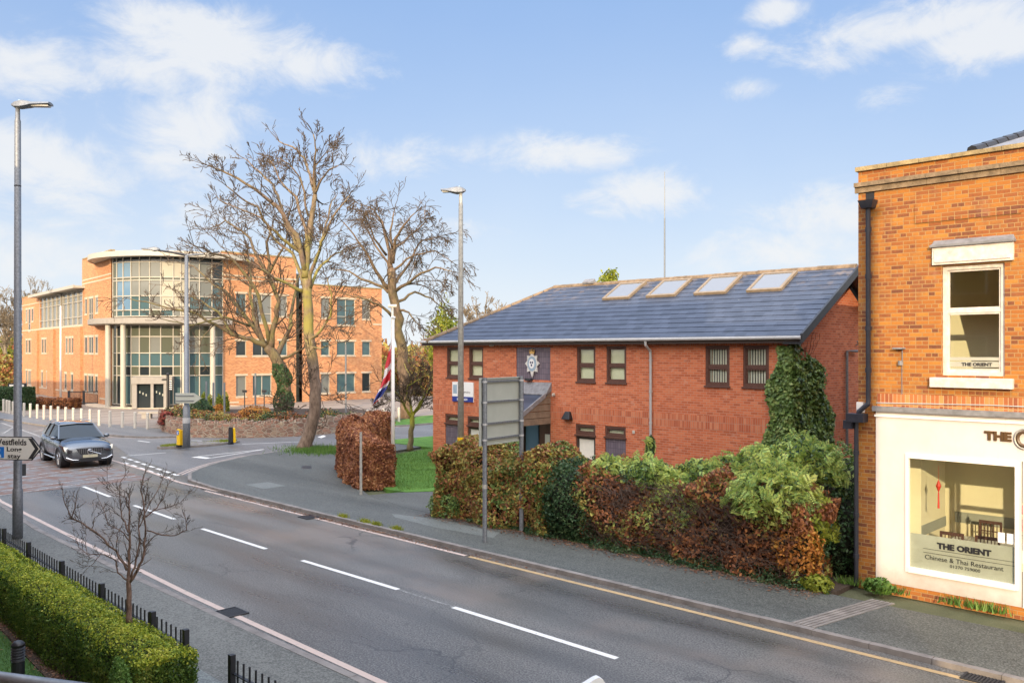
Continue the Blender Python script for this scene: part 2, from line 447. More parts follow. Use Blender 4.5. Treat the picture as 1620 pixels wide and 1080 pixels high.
M['glass_olive'] = glassmat('glass_olive', (0.09, 0.1, 0.075), 0.1)
M['glass_clear'] = glassmat('glass_clear', (0.9, 0.9, 0.9), alpha=1.0)
M['tile_panel'] = brickmat('tile_panel', [(0.0, (0.13, 0.105, 0.135)), (0.6, (0.16, 0.13, 0.165)), (1.0, (0.2, 0.16, 0.19))], (0.045, 0.035, 0.05), bw=0.1, bh=0.2, ms=0.006, off=0.0, weather=0.1, rough=0.5)
M['soil'] = simple('soil', (0.06, 0.04, 0.028), 0.95, var=0.5, scale=9, bmp=0.6)
M['twig'] = simple('twig', (0.09, 0.06, 0.045), 0.85, var=0.3)
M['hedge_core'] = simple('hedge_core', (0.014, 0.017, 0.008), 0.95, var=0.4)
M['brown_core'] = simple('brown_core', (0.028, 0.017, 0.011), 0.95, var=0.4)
M['leaf_box'] = leafmat('leaf_box', [(0.1, (0.03, 0.07, 0.012)), (0.45, (0.07, 0.14, 0.02)), (0.7, (0.16, 0.22, 0.03)), (1.0, (0.3, 0.3, 0.06))], transl=0.3, pscale=2.5)
M['leaf_box_lit_tip'] = leafmat('leaf_box_lit_tip', [(0.1, (0.09, 0.16, 0.02)), (0.35, (0.22, 0.3, 0.03)), (0.65, (0.46, 0.48, 0.05)), (0.9, (0.6, 0.56, 0.1)), (1.0, (0.36, 0.2, 0.12))], transl=0.3, pscale=3.5)  # yellow new growth, lightened to carry the sky light on the hedge top
M['leaf_beech'] = leafmat('leaf_beech', [(0.1, (0.1, 0.035, 0.026)), (0.35, (0.22, 0.08, 0.045)), (0.6, (0.38, 0.16, 0.075)), (0.82, (0.56, 0.28, 0.12)), (1.0, (0.52, 0.36, 0.22))], pscale=1.2)
M['leaf_autumn'] = leafmat('leaf_autumn', [(0.05, (0.05, 0.09, 0.03)), (0.22, (0.17, 0.065, 0.04)), (0.36, (0.42, 0.16, 0.07)), (0.5, (0.2, 0.2, 0.055)), (0.62, (0.5, 0.38, 0.1)), (0.78, (0.18, 0.23, 0.06)), (1.0, (0.6, 0.42, 0.16))], pscale=1.9)
M['leaf_holly'] = leafmat('leaf_holly', [(0.1, (0.018, 0.045, 0.02)), (0.5, (0.04, 0.09, 0.035)), (0.8, (0.1, 0.15, 0.06)), (1.0, (0.2, 0.22, 0.09))], 0.4, pscale=2.5)
M['leaf_brown'] = leafmat('leaf_brown', [(0.1, (0.07, 0.035, 0.022)), (0.35, (0.18, 0.075, 0.04)), (0.6, (0.36, 0.14, 0.06)), (0.85, (0.56, 0.25, 0.085)), (1.0, (0.55, 0.45, 0.12))], pscale=1.6)
M['leaf_orange'] = leafmat('leaf_orange', [(0.1, (0.25, 0.09, 0.03)), (0.5, (0.5, 0.2, 0.04)), (1.0, (0.6, 0.36, 0.07))])
M['leaf_pale'] = leafmat('leaf_pale', [(0.1, (0.16, 0.28, 0.09)), (0.35, (0.31, 0.46, 0.14)), (0.6, (0.5, 0.58, 0.14)), (1.0, (0.66, 0.64, 0.18))], pscale=1.3, transl=0.35)
M['leaf_yellowgreen'] = leafmat('leaf_yellowgreen', [(0.1, (0.1, 0.14, 0.015)), (0.5, (0.24, 0.28, 0.03)), (1.0, (0.42, 0.4, 0.06))])
M['leaf_red'] = leafmat('leaf_red', [(0.1, (0.12, 0.02, 0.02)), (0.5, (0.3, 0.05, 0.05)), (1.0, (0.4, 0.16, 0.08))])
M['leaf_ivy'] = leafmat('leaf_ivy', [(0.1, (0.04, 0.075, 0.02)), (0.4, (0.1, 0.18, 0.045)), (0.7, (0.22, 0.31, 0.09)), (1.0, (0.45, 0.48, 0.17))], 0.35, transl=0.15, pscale=3)
M['leaf_grass'] = leafmat('leaf_grass', [(0.1, (0.045, 0.1, 0.02)), (0.5, (0.1, 0.2, 0.035)), (1.0, (0.22, 0.33, 0.08))], pscale=0.8)
M['leaf_fallen'] = leafmat('leaf_fallen', [(0.1, (0.07, 0.03, 0.02)), (0.5, (0.2, 0.1, 0.06)), (1.0, (0.4, 0.25, 0.15))])
M['bark_tall'] = barkmat('bark_tall', (0.085, 0.055, 0.038), (0.27, 0.195, 0.145), (0.27, 0.245, 0.05), 0.85, 3.5, 6.0)
M['bark_leaning'] = barkmat('bark_leaning', (0.055, 0.038, 0.025), (0.17, 0.12, 0.08), (0.2, 0.19, 0.05), 0.6, 3.0, 6.0)
M['bark_fan'] = barkmat('bark_fan', (0.085, 0.055, 0.036), (0.22, 0.15, 0.1), (0.3, 0.25, 0.06), 0.3)
M['bark_apple'] = barkmat('bark_apple', (0.1, 0.08, 0.04), (0.22, 0.18, 0.09), (0.33, 0.34, 0.03), 0.9, 0.5, 1.5)
M['bark_sapling'] = barkmat('bark_sapling', (0.1, 0.06, 0.045), (0.24, 0.16, 0.12), (0.2, 0.2, 0.1), 0.15, scale=30)
M['bark_twig'] = simple('bark_twig', (0.075, 0.052, 0.034), 0.9, var=.4, scale=1.2)
M['bark_far'] = simple('bark_far', (0.2, 0.16, 0.11), 0.9, var=0.3)

def asphaltmat(name, dark, light, rough, warm=(0.2, 0.165, 0.14), kind='road'):
    m, k, b = newmat(name); P, g = gpos(k)
    x, y, z = k.sep(P)
    fine = k.noise(P, 34, 3, 0.75); mid = k.noise(P, 9, 4, 0.65)
    big = k.noise(k.comb(k.math('MULTIPLY', x, 0.12), k.math('MULTIPLY', y, 0.55)), 1.0, 5, 0.6, 0.6)
    v = k.math('ADD', k.math('MULTIPLY', k.math('SUBTRACT', fine, 0.5), 2.6), k.math('ADD', k.math('MULTIPLY', big, 0.75), k.math('MULTIPLY', k.math('SUBTRACT', mid, 0.5), 0.3)))
    c = k.ramp(v, [(0.1, dark), (0.7, light)])
    if kind == 'road':
        # two wheel tracks per lane, polished and darker, and a paler relaid strip near the far kerb
        tr = None
        for c0 in (8.15, 9.55, 11.15, 12.45):
            a = k.math('EXPONENT', k.math('MULTIPLY', k.math('POWER', k.math('DIVIDE', k.math('SUBTRACT', y, c0), 0.3), 2.0), -1.0))
            tr = a if tr is None else k.math('MAXIMUM', tr, a)
        c = k.mix(k.math('MULTIPLY', tr, k.math('MULTIPLY', mid, 0.6)), c, tuple(q * 0.72 for q in dark))
        rs = k.math('MULTIPLY', k.smooth(y, 10.4, 10.6), k.smooth(k.noise(P, 0.35, 3, 0.5), 0.45, 0.62))
        c = k.mix(k.math('MULTIPLY', rs, 0.55), c, warm)
        r = k.math('ADD', rough, k.math('MULTIPLY', k.math('SUBTRACT', big, 0.5), 0.25))
        r = k.math('SUBTRACT', r, k.math('MULTIPLY', tr, 0.1))
        k.link(r, b.inputs['Roughness'])
        ck = k.node('ShaderNodeTexVoronoi'); ck.feature = 'DISTANCE_TO_EDGE'; ck.inputs['Scale'].default_value = 0.33
        wv = k.n.new('ShaderNodeVectorMath'); wv.operation = 'ADD'; nd = k.node('ShaderNodeTexNoise'); k.link(P, nd.inputs['Vector']); nd.inputs['Scale'].default_value = 1.3; nd.inputs['Detail'].default_value = 5
        k.link(P, wv.inputs[0]); k.link(nd.outputs[1], wv.inputs[1]); k.link(wv.outputs[0], ck.inputs['Vector'])
        cf_ = k.math('MULTIPLY', k.math('LESS_THAN', ck.outputs['Distance'], 0.006), k.smooth(k.noise(P, 0.25, 2), .5, .6))
        c = k.mix(k.math('MULTIPLY', cf_, 0.7), c, (0.025, 0.025, 0.025))
        st = k.noise(P, 1.9, 2, 0.5); c = k.mix(k.math('MULTIPLY', k.smooth(st, .68, .78), .5), c, (0.045, 0.043, 0.04))
    else:
        b.inputs['Roughness'].default_value = rough
    k.link(c, b.inputs['Base Color'])
    bump(k, b, fine, 0.35, 0.01)
    return m
M['asphalt'] = asphaltmat('asphalt', (0.03, 0.029, 0.027), (0.215, 0.208, 0.192), 0.38)
M['side_asphalt'] = asphaltmat('side_asphalt', (0.075, 0.075, 0.078), (0.23, 0.225, 0.22), 0.5, kind='side')
M['path_asphalt'] = asphaltmat('path_asphalt', (0.03, 0.034, 0.031), (0.145, 0.152, 0.138), 0.6, kind='path')
M['near_path'] = asphaltmat('near_path', (0.06, 0.06, 0.052), (0.18, 0.18, 0.16), 0.7, kind='path')
M['patch_pale'] = asphaltmat('patch_pale', (0.08, 0.09, 0.085), (0.21, 0.225, 0.21), 0.6, kind='path')
M['forecourt'] = brickmat('forecourt_paving', [(0.0, (0.2, 0.16, 0.13)), (1.0, (0.33, 0.27, 0.22))], (0.14, 0.12, 0.1), bw=0.4, bh=0.4, weather=0.2)
M['kerb'] = simple('kerb', (0.2, 0.18, 0.165), 0.85, var=0.35, scale=3, bmp=0.4)

def wornmat(name, col, lo=0.42, hi=0.58, scale=7, under=(0.13, 0.135, 0.135)):
    m, k, b = newmat(name); P, g = gpos(k)
    n = k.noise(P, scale, 6, 0.75)
    k.link(k.mix(k.smooth(n, lo, hi), under, col), b.inputs['Base Color']); b.inputs['Roughness'].default_value = 0.6
    return m
M['mark_white'] = wornmat('mark_white', (0.66, 0.65, 0.62), 0.27, 0.45, 14, (0.3, 0.3, 0.29))
M['mark_worn'] = wornmat('mark_worn', (0.5, 0.49, 0.47), 0.4, 0.62)
M['line_faded'] = wornmat('line_faded', (0.5, 0.39, 0.33), 0.2, 0.5, 4, (0.24, 0.21, 0.19))
M['line_yellow'] = wornmat('line_yellow', (0.43, 0.3, 0.15), 0.3, 0.55, 5, (0.3, 0.22, 0.13))
M['antiskid'] = wornmat('antiskid', (0.16, 0.085, 0.055), 0.42, 0.58, 1.3, (0.17, 0.17, 0.17))

# lawn and the wide ground
def lawnmat(name, a, c, d):
    m, k, b = newmat(name); P, g = gpos(k)
    n = k.noise(P, 1.3, 4, 0.6); f = k.noise(P, 40, 3, 0.7)
    v = k.math('ADD', k.math('MULTIPLY', n, 0.6), k.math('MULTIPLY', f, 0.4))
    k.link(k.ramp(v, [(0.3, a), (0.5, c), (0.72, d)]), b.inputs['Base Color']); b.inputs['Roughness'].default_value = 0.9
    bump(k, b, f, 0.8, 0.03)
    return m
M['lawn'] = lawnmat('lawn', (0.035, 0.1, 0.012), (0.075, 0.19, 0.022), (0.14, 0.27, 0.04))
M['lawn_dark'] = lawnmat('lawn_dark', (0.022, 0.06, 0.012), (0.045, 0.12, 0.022), (0.08, 0.17, 0.035))
M['ground'] = lawnmat('ground', (0.05, 0.055, 0.03), (0.09, 0.1, 0.05), (0.14, 0.14, 0.08))

# ------------------------------------------------------------------ ground, roads, pavements
b = MB(); b.quad((-900, -900, -0.02), (900, -900, -0.02), (900, 900, -0.02), (-900, 900, -0.02)); struct('ground', b, M['ground'])
KF = 13.3                                            # far kerb face
NK = 7.02                                            # near kerb face
# centreline of the bend to the left: near kerb and far kerb polylines
near_kerb = [(60, NK), (0, NK), (-18, NK), (-24, 7.15), (-29.7, 7.65), (-36, 8.4), (-44, 9.6), (-54, 11.4), (-70, 13.2), (-120, 15.5)]
far_left = [(-120, 16.6), (-75, 16.75), (-64.9, 17.0), (-56.1, 17.4), (-49.5, 17.7), (-47.0, 18.1), (-45.3, 19.0), (-44.5, 20.4), (-43.6, 23), (-42.2, 27.5), (-41.4, 33), (-41.2, 60), (-41.2, 120)]
corner = [(-35.0, 120), (-35.0, 60), (-35.0, 26), (-35.1, 22.5), (-34.8, 20.4), (-34.2, 18.4), (-33.1, 16.6), (-31.9, 15.2), (-30.9, 14.3), (-29.3, 13.55), (-27.0, 13.32), (-20, KF), (60, KF)]
b = MB(); b.poly([(x, y, 0.0) for x, y in near_kerb[::-1]] + [(60, KF, 0), (-27, KF, 0), (-30.2, 14.0, 0), (-31.9, 15.2, 0), (-46, 17.6, 0), (-47, 18.1, 0)] + [(x, y, 0) for x, y in far_left[:5][::-1]])
struct('main_road', b, M['asphalt'])
b = MB(); b.poly([(-46.9, 17.2, 0.004), (-38, 15.0, 0.004), (-30.6, 14.1, 0.004)] + [(x, y, .004) for x, y in corner[:9][::-1]] + [(x, y, 0.004) for x, y in far_left[5:][::-1]])
struct('side_road', b, M['side_asphalt'])

def slab(name, outer, z, mat):
    b = MB(); b.prism([tuple(p) for p in outer], -0.3, z); return struct(name, b, mat)
def kerbline(name, path, side, w=0.13, h=0.1):
    """stone kerb of separate lengths; side=+1 lies to the left of the path direction"""
    P = [np.array(p, float) for p in path]; b = MB()
    for i in range(len(P) - 1):
        d = P[i + 1] - P[i]; L = np.linalg.norm(d); d /= L; n = np.array([-d[1], d[0]]) * side
        k = max(1, int(round(L / 0.92)))
        for j in range(k):
            if L > 70 and j * L / k > 70: break
            a0 = P[i] + d * (L * j / k + 0.004); a1 = P[i] + d * (L * (j + 1) / k - 0.004)
            q = [a0, a1, a1 + n * w, a0 + n * w]
            if side < 0: q = q[::-1]
            hh = h + random.uniform(-0.004, 0.004)
            b.hexa([(*p, -0.1) for p in q], [(*(p), hh) for p in q])
    return struct(name, b, M['kerb'])
random.seed(3)
kerbline('far_kerb', corner[2:], +1, h=0.085)
kerbline('left_kerb', far_left, +1, h=0.09)
kerbline('near_kerb', near_kerb, +1, h=0.08)
kw = 0.12
def off(path, d):
    P = [np.array(p, float) for p in path]; out = []
    for i, p in enumerate(P):
        t = P[min(i + 1, len(P) - 1)] - P[max(i - 1, 0)]; t /= np.linalg.norm(t)
        out.append(tuple(p + np.array([-t[1], t[0]]) * d))
    return out
# pavement on the far side with the corner in front of the beech hedge
BACK = 15.55
slab('far_pavement', off(corner[2:], kw) + [(60, BACK), (-7.2, BACK), (-19.5, BACK), (-22.1, 16.1), (-27.9, 18.8), (-30.5, 22), (-31.5, 26)], 0.08, M['path_asphalt'])
slab('near_pavement', off(near_kerb, kw) + [(-120, 12.6), (-70, 10.6), (-44, 7.0), (-30, 5.3), (-24, 5.0), (60, 5.0)], 0.075, M['near_path'])
slab('left_pavement', off(far_left[:9], kw) + [(-42.9, 23.5), (-46.5, 22.5), (-51.1, 21.0), (-67, 18.95), (-72, 18.8), (-76, 19.6), (-120, 19)], 0.082, M['side_asphalt'])
slab('forecourt', [(-51.1, 21.0), (-67, 18.95), (-72, 18.8), (-76, 19.6), (-120, 19), (-120, 50), (-60, 60), (-46, 60), (-46.8, 34), (-47.5, 24)], 0.078, M['forecourt'])
slab('side_verge', off(far_left[8:12], kw) + [(-60, 60), (-47.5, 40), (-43.5, 33), (-43, 27)], 0.07, M['lawn'])
# police station lawn, path and the strip under the hedge
slab('police_lawn', [(-30.6, 26), (-29.4, 22.2), (-27.4, 19.5), (-22.5, 17.1), (-21.6, 17.2), (-19.8, 19.9), (-19.8, 40), (-34.8, 60), (-34.9, 26)], 0.1, M['lawn'])
slab('police_path', [(-22.0, 16.05), (-19.5, BACK - .06), (-17.9, BACK - .06), (-17.9, 22.5), (-25.5, 22.6), (-25.5, 21.3), (-20.5, 21.0), (-20.2, 19.5), (-21.8, 17.0)], 0.0845, M['path_asphalt'])
slab('hedge_bed', [(-19.6, BACK), (-6.9, BACK), (-6.9, 40), (-19.6, 40)], 0.07, M['soil'])
slab('garden_lawn', [(60, 4.6), (-45, 4.6), (-45, -12), (60, -12)], 0.02, M['lawn_dark'])
slab('garden_bed', [(60, 5.0), (-24, 5.0), (-30, 5.3), (-45, 6.9), (-45, 5.4), (-24, 4.5), (-16.6, 4.2), (-13, 3.98), (-10, 3.88), (60, 3.85)], 0.045, M['soil'])
# pale repaired strip along the near footway, next to the railings
b = MB(); b.poly([(-30, 5.75, .079), (-30, 5.5, .079), (2, 5.12, .079), (2, 5.42, .079), (-8, 5.55, .079)][::-1]); struct('footway_strip', b, M['patch_pale'])
b = MB()
for q in ([(388, 766), (424, 762), (453, 768), (417, 773)],): b.poly([(*G(x, y, 0.084)[:2], 0.084) for x, y in q][::-1])
struct('footway_patch', b, M['patch_pale'])
def gpoly(b, pts, z):
    q = [(*G(x, y, z)[:2], z) for x, y in pts]
    a = sum(q[i][0] * q[(i + 1) % len(q)][1] - q[(i + 1) % len(q)][0] * q[i][1] for i in range(len(q)))
    b.poly(q if a > 0 else q[::-1])
b = MB(); gpoly(b, [(620, 812), (700, 822), (790, 842), (780, 850), (690, 834), (625, 818)], 0.083)
struct('footway_repair', b, M['patch_pale'])

# ---- road markings
b = MB()
def stripe(b, p, q, w, z=0.004):
    p = np.array(p[:2], float); q = np.array(q[:2], float); d = q - p; d /= np.linalg.norm(d); n = np.array([-d[1], d[0]]) * w / 2
    b.quad((*(p - n), z), (*(q - n), z), (*(q + n), z), (*(p + n), z))
for (x0, y0, x1, y1) in ((320, 836, 421, 868), (478, 886, 630, 932), (717, 960, 976, 1041), (36, 728, 100, 755.5), (120.5, 765, 174, 785.5), (212, 799, 276, 821)):
    stripe(b, G(x0, y0), G(x1, y1), 0.115)
struct('centre_line', b, M['mark_white'])
b = MB()
stripe(b, G(632, 933), G(716, 959), 0.03)
stripe(b, G(3, 669), G(52, 686), 0.12); stripe(b, G(52, 686), G(96, 704), 0.12)
for (x0, y0, x1, y1) in ((27, 676, 34, 671), (52, 683, 78, 677), (4, 686, 24, 674)): stripe(b, G(x0, y0), G(x1, y1), 0.1)
for i in (0, 1, 3, 4, 6, 8, 9, 11, 13):                                   # worn cross bars of the approach markings
    u = -31.2 - i * 0.95
    ya = 7.75 + 0.13 * (-29.7 - u) if u < -29 else 7.3
    stripe(b, (u + 0.5, ya, 0), (u - 0.9 + .2 * (i % 3), 12.9 + 0.06 * i, 0), 0.1, 0.0085)
struct('worn_markings', b, M['mark_worn'])
b = MB()
b.poly([(-30.8, 7.9, .0042), (-30.8, 12.9, .0042), (-46, 13.8, .0042), (-46, 10.2, .0042)][::-1])
struct('buff_surfacing', b, M['antiskid'])
b = MB()
edge = [G(176, 727.6), G(230, 744), G(284, 763), G(345, 777)]
for i in range(3): stripe(b, edge[i], edge[i + 1], 0.13, 0.009)
stripe(b, (-27.0, 13.08), (-20, 13.05), 0.11); stripe(b, (-20, 13.05), (-14.2, 13.03), 0.11); 
P_ = [(*G(x, y)[:2],) for x, y in ((608, 1081), (300, 940), (200, 891), (100, 842), (0, 792))]
P_ = [(20, 7.27)] + P_ + [(-36, 8.68), (-44, 9.9), (-54, 11.7)]
for i in range(len(P_) - 1): stripe(b, P_[i], P_[i + 1], 0.12)
c2 = off(corner[3:9], -0.24)
for i in range(len(c2) - 1): stripe(b, c2[i], c2[i + 1], 0.075, 0.0085)
c3 = off(corner[3:9], -0.42)
for i in range(len(c3) - 1): stripe(b, c3[i], c3[i + 1], 0.07, 0.0085)
c4 = off(far_left[3:11], -0.3)
for i in range(len(c4) - 1): stripe(b, c4[i], c4[i + 1], 0.1, 0.0085)
struct('faded_edge_lines', b, M['line_faded'])
b = MB(); stripe(b, (-14.1, 13.03), (30, 13.03), 0.12); struct('yellow_line', b, M['line_yellow'])
b = MB()
A0, A1 = G(193, 722.5), G(287, 754); B0, B1 = G(196, 731.5), G(276, 758.5)
for (a, c) in ((A0, A1), (B0, B1)):
    a, c = a[:2], c[:2]; L = np.linalg.norm(c - a); n = int(L / 0.9)
    for i in range(n): stripe(b, a + (c - a) * (i / n), a + (c - a) * ((i + 0.62) / n), 0.15, 0.0085)
for q in ([(306, 722), (330, 725), (419, 710.5), (400, 711)], ):
    pass
stripe(b, G(308, 722.5), G(418, 710.5), 0.1, 0.0085); stripe(b, G(331, 725), G(418, 710.7), 0.1, 0.0085); stripe(b, G(308, 722.5), G(331, 725), 0.35, 0.0085)
stripe(b, G(383, 702.5), G(476, 698.5), 0.1, 0.0085); stripe(b, G(200, 721), G(262, 716), 0.1, 0.0085)
stripe(b, G(218, 697), G(237, 699.5), 0.12, 0.0085); stripe(b, G(303, 696.5), G(320, 697.2), 0.12, 0.0085)
gpoly(b, [(502, 691), (512, 688), (516, 690), (508, 692.5)], 0.009)
stripe(b, G(585, 679), G(640, 674), 0.1, 0.0085)
struct('junction_markings', b, M['mark_white'])
# small traffic island
b = MB(); isl = [(-40.2 + 0.75 * math.cos(a), 19.2 + 2.1 * math.sin(a)) for a in np.linspace(0, 2 * math.pi, 20, endpoint=False)]
b.prism(isl, -0.1, 0.11); struct('traffic_island', b, M['kerb'])

# ironwork in the road and footway
def grate(name, c, w, d, ang, label, z, n=9):
    t = thing(name, label, 'drain cover', (c[0], c[1], z))
    ca, sa = math.cos(ang), math.sin(ang)
    def R(x, y): return (c[0] + x * ca - y * sa, c[1] + x * sa + y * ca)
    b = MB(); 
    for (x0, x1, y0, y1) in ((-w / 2, w / 2, -d / 2, -d / 2 + .03), (-w / 2, w / 2, d / 2 - .03, d / 2), (-w / 2, -w / 2 + .03, -d / 2 + .03, d / 2 - .03), (w / 2 - .03, w / 2, -d / 2 + .03, d / 2 - .03)):
        b.hexa([(*R(x0, y0), z), (*R(x1, y0), z), (*R(x1, y1), z), (*R(x0, y1), z)], [(*R(x0, y0), z + .018), (*R(x1, y0), z + .018), (*R(x1, y1), z + .018), (*R(x0, y1), z + .018)])
    part('frame', b, M['dark_metal'], t)
    b = MB()
    for i in range(n):
        x = -w / 2 + .05 + (w - .1) * (i + .5) / n
        b.hexa([(*R(x - .012, -d / 2 + .03), z), (*R(x + .012, -d / 2 + .03), z), (*R(x + .012, d / 2 - .03), z), (*R(x - .012, d / 2 - .03), z)],
               [(*R(x - .012, -d / 2 + .03), z + .014), (*R(x + .012, -d / 2 + .03), z + .014), (*R(x + .012, d / 2 - .03), z + .014), (*R(x - .012, d / 2 - .03), z + .014)])
    part('bars', b, M['dark_metal'], t)
    b = MB(); b.hexa([(*R(-w / 2, -d / 2), z - .02), (*R(w / 2, -d / 2), z - .02), (*R(w / 2, d / 2), z - .02), (*R(-w / 2, d / 2), z - .02)], [(*R(-w / 2, -d / 2), z + .002), (*R(w / 2, -d / 2), z + .002), (*R(w / 2, d / 2), z + .002), (*R(-w / 2, d / 2), z + .002)])
    part('pit', b, M['ink'], t)
    return t
grate('drain_grate', G(366, 969), 0.5, 0.42, 0, 'dark iron gully grate breaking the faded line beside the near kerb', 0.005)
grate('drain_grate', G(1556, 1074), 0.5, 0.42, 0, 'dark iron gully grate at the end of the yellow line in front of the restaurant', 0.005)
grate('drain_grate', (-20.6, 13.0), 0.5, 0.42, 0, 'leaf covered gully grate by the far kerb below the corner footway', 0.005)
b = MB(); b.hexa([(*G(x, y, .083)[:2], .07) for x, y in ((477, 741), (493, 741), (492, 736.5), (478, 736.5))], [(*G(x, y, .083)[:2], .088) for x, y in ((477, 741), (493, 741), (492, 736.5), (478, 736.5))])
single('manhole_cover', b, M['dark_metal'], 'small rectangular manhole cover in the corner footway left of the beech hedge', 'manhole cover', G(485, 739, .083))
# ribbed drain channel across the footway by the restaurant
c0, c1 = G(1320, 968, .085), G(1262, 992, .085)
t = thing('drain_channel', 'ribbed drain channel crossing the footway between hedge end and kerb', 'drain channel', c1)
b = MB()
for i in range(5):
    o = (i - 2) * 0.085
    b.hexa([(c1[0] + o - .03, KF + .14, .07), (c1[0] + o + .03, KF + .14, .07), (c0[0] + .35 + o + .03, 15.75, .07), (c0[0] + .35 + o - .03, 15.75, .07)],
           [(c1[0] + o - .03, KF + .14, .092), (c1[0] + o + .03, KF + .14, .092), (c0[0] + .35 + o + .03, 15.75, .092), (c0[0] + .35 + o - .03, 15.75, .092)])
part('ribs', b, M['kerb'], t)
# ------------------------------------------------------------------ wall frames
class FR:
    """vertical plane through p0 along d; out is the outward side (towards the viewer)"""
    def __init__(s, p0, d):
        s.p0 = np.array(p0[:2], float); s.d = np.array(d[:2], float); s.d /= np.linalg.norm(s.d)
        s.n = np.array([s.d[1], -s.d[0]])
        if np.dot(s.n, -s.p0) < 0: s.n = -s.n
    def P(s, a, o, z): q = s.p0 + s.d * a + s.n * o; return (q[0], q[1], z)
    def hit(s, x, y):
        r = ray(x, y); A = np.array([[s.d[0], -r[0]], [s.d[1], -r[1]]]); a, t = np.linalg.solve(A, -s.p0)
        return a, H + r[2] * t
    def box(s, b, a0, a1, o0, o1, z0, z1):
        if a0 > a1: a0, a1 = a1, a0
        if o0 > o1: o0, o1 = o1, o0
        r = [s.P(a0, o1, 0), s.P(a1, o1, 0), s.P(a1, o0, 0), s.P(a0, o0, 0)]
        ar = sum(r[i][0] * r[(i + 1) % 4][1] - r[(i + 1) % 4][0] * r[i][1] for i in range(4))
        if ar < 0: r = r[::-1]
        b.hexa([(p[0], p[1], z0) for p in r], [(p[0], p[1], z1) for p in r])
    def wall(s, b, a0, a1, z0, z1, ops, depth=0.12, out=0.0, th=0.25):
        """wall panel with openings (a0,a1,z0,z1) and reveals"""
        xs = sorted(set([a0, a1] + [v for o in ops for v in o[:2]])); zs = sorted(set([z0, z1] + [v for o in ops for v in o[2:4]]))
        flip = s.d[0] * s.n[1] - s.d[1] * s.n[0] > 0
        def q(*p): b.add(p[::-1] if flip else p, [(0, 1, 2, 3)])
        for i in range(len(xs) - 1):
            for j in range(len(zs) - 1):
                cx, cz = (xs[i] + xs[i + 1]) / 2, (zs[j] + zs[j + 1]) / 2
                if any(o[0] < cx < o[1] and o[2] < cz < o[3] for o in ops): continue
                q(s.P(xs[i], out, zs[j]), s.P(xs[i + 1], out, zs[j]), s.P(xs[i + 1], out, zs[j + 1]), s.P(xs[i], out, zs[j + 1]))
        for (x0, x1, y0, y1) in ops:
            i_, o_ = out - depth, out
            b.add([s.P(x0, o_, y0), s.P(x0, i_, y0), s.P(x0, i_, y1), s.P(x0, o_, y1)], [(0, 1, 2, 3)])
            b.add([s.P(x1, o_, y0), s.P(x1, i_, y0), s.P(x1, i_, y1), s.P(x1, o_, y1)], [(0, 1, 2, 3)])
            b.add([s.P(x0, o_, y1), s.P(x1, o_, y1), s.P(x1, i_, y1), s.P(x0, i_, y1)], [(0, 1, 2, 3)])
            b.add([s.P(x0, o_, y0), s.P(x1, o_, y0), s.P(x1, i_, y0), s.P(x0, i_, y0)], [(0, 1, 2, 3)])

def text_obj(name, txt, size, fr, a, z, out, mat, parent=None, bold=0.0, ext=0.002, align='LEFT', width=None, height=None):
    """lettering on a wall frame, reading left to right as seen from outside; a,z is the baseline start"""
    c = bpy.data.curves.new('lettering', 'FONT'); c.body = txt; c.size = size; c.extrude = ext; c.offset = bold; c.align_x = align; c.resolution_u = 3
    o = bpy.data.objects.new('lettering', c); COL.objects.link(o); bpy.context.view_layer.update()
    me = bpy.data.meshes.new_from_object(o.evaluated_get(bpy.context.evaluated_depsgraph_get()))
    bpy.data.objects.remove(o); bpy.data.curves.remove(c)
    xs = np.array([v.co[:] for v in me.vertices])
    sx = sy = 1.0
    if width: sx = width / (xs[:, 0].max() - xs[:, 0].min())
    if height: sy = height / (xs[:, 1].max() - xs[:, 1].min())
    x0 = xs[:, 0].min() if align == 'LEFT' else 0; y0 = xs[:, 1].min() if height else 0
    # reading direction must run to the viewer's right
    rd = fr.d if np.dot(fr.d, RT[:2]) > 0 else -fr.d
    off_ = wloc(parent) if parent is not None else np.zeros(3)
    base = np.array(fr.P(a, out, z)) - off_
    for v in me.vertices:
        x, y, w_ = (v.co.x - x0) * sx, (v.co.y - y0) * sy, v.co.z
        p = base + np.array([rd[0] * x + fr.n[0] * w_, rd[1] * x + fr.n[1] * w_, y]); v.co = p
    me.materials.clear(); me.materials.append(mat); me.name = name
    return link(bpy.data.objects.new(name, me), parent)

# ------------------------------------------------------------------ police station
VF = 22.56
PF = FR((0, VF), (1, 0))
UL, UR = -26.56, -11.2
ps = thing('police_station', 'two storey red brick police station with blue grey tiled hipped roof behind the mixed hedge', 'building', (UL, VF, 0))
up = [(-25.72, -24.92), (-24.41, -23.61), (-18.95, -18.13), (-17.66, -16.84), (-13.88, -13.06), (-12.62, -11.8)]
UZ0, UZ1 = 3.57, 4.78
low = [(-25.81, -24.98, 0.9, 2.12), (-24.5, -23.68, 0.75, 2.1), (-19.0, -18.13, 0.85, 2.12), (-17.72, -16.86, 0.85, 2.13)]
panel = (-21.85, -20.17, 3.58, 4.76)
porch_o = (-21.75, -20.16, 0.1, 2.4)
ops = [(a, c, UZ0, UZ1) for a, c in up] + low + [panel, porch_o]
b = MB(); PF.wall(b, UL, UR, 0.55, 4.97, [(o[0], o[1], max(o[2], .55), o[3]) for o in ops], depth=0.12)
b.box(UL, UR, VF, VF + .01, 0.54, 0.549)
VB = 29.4; ZR = 7.17; VR = 25.98
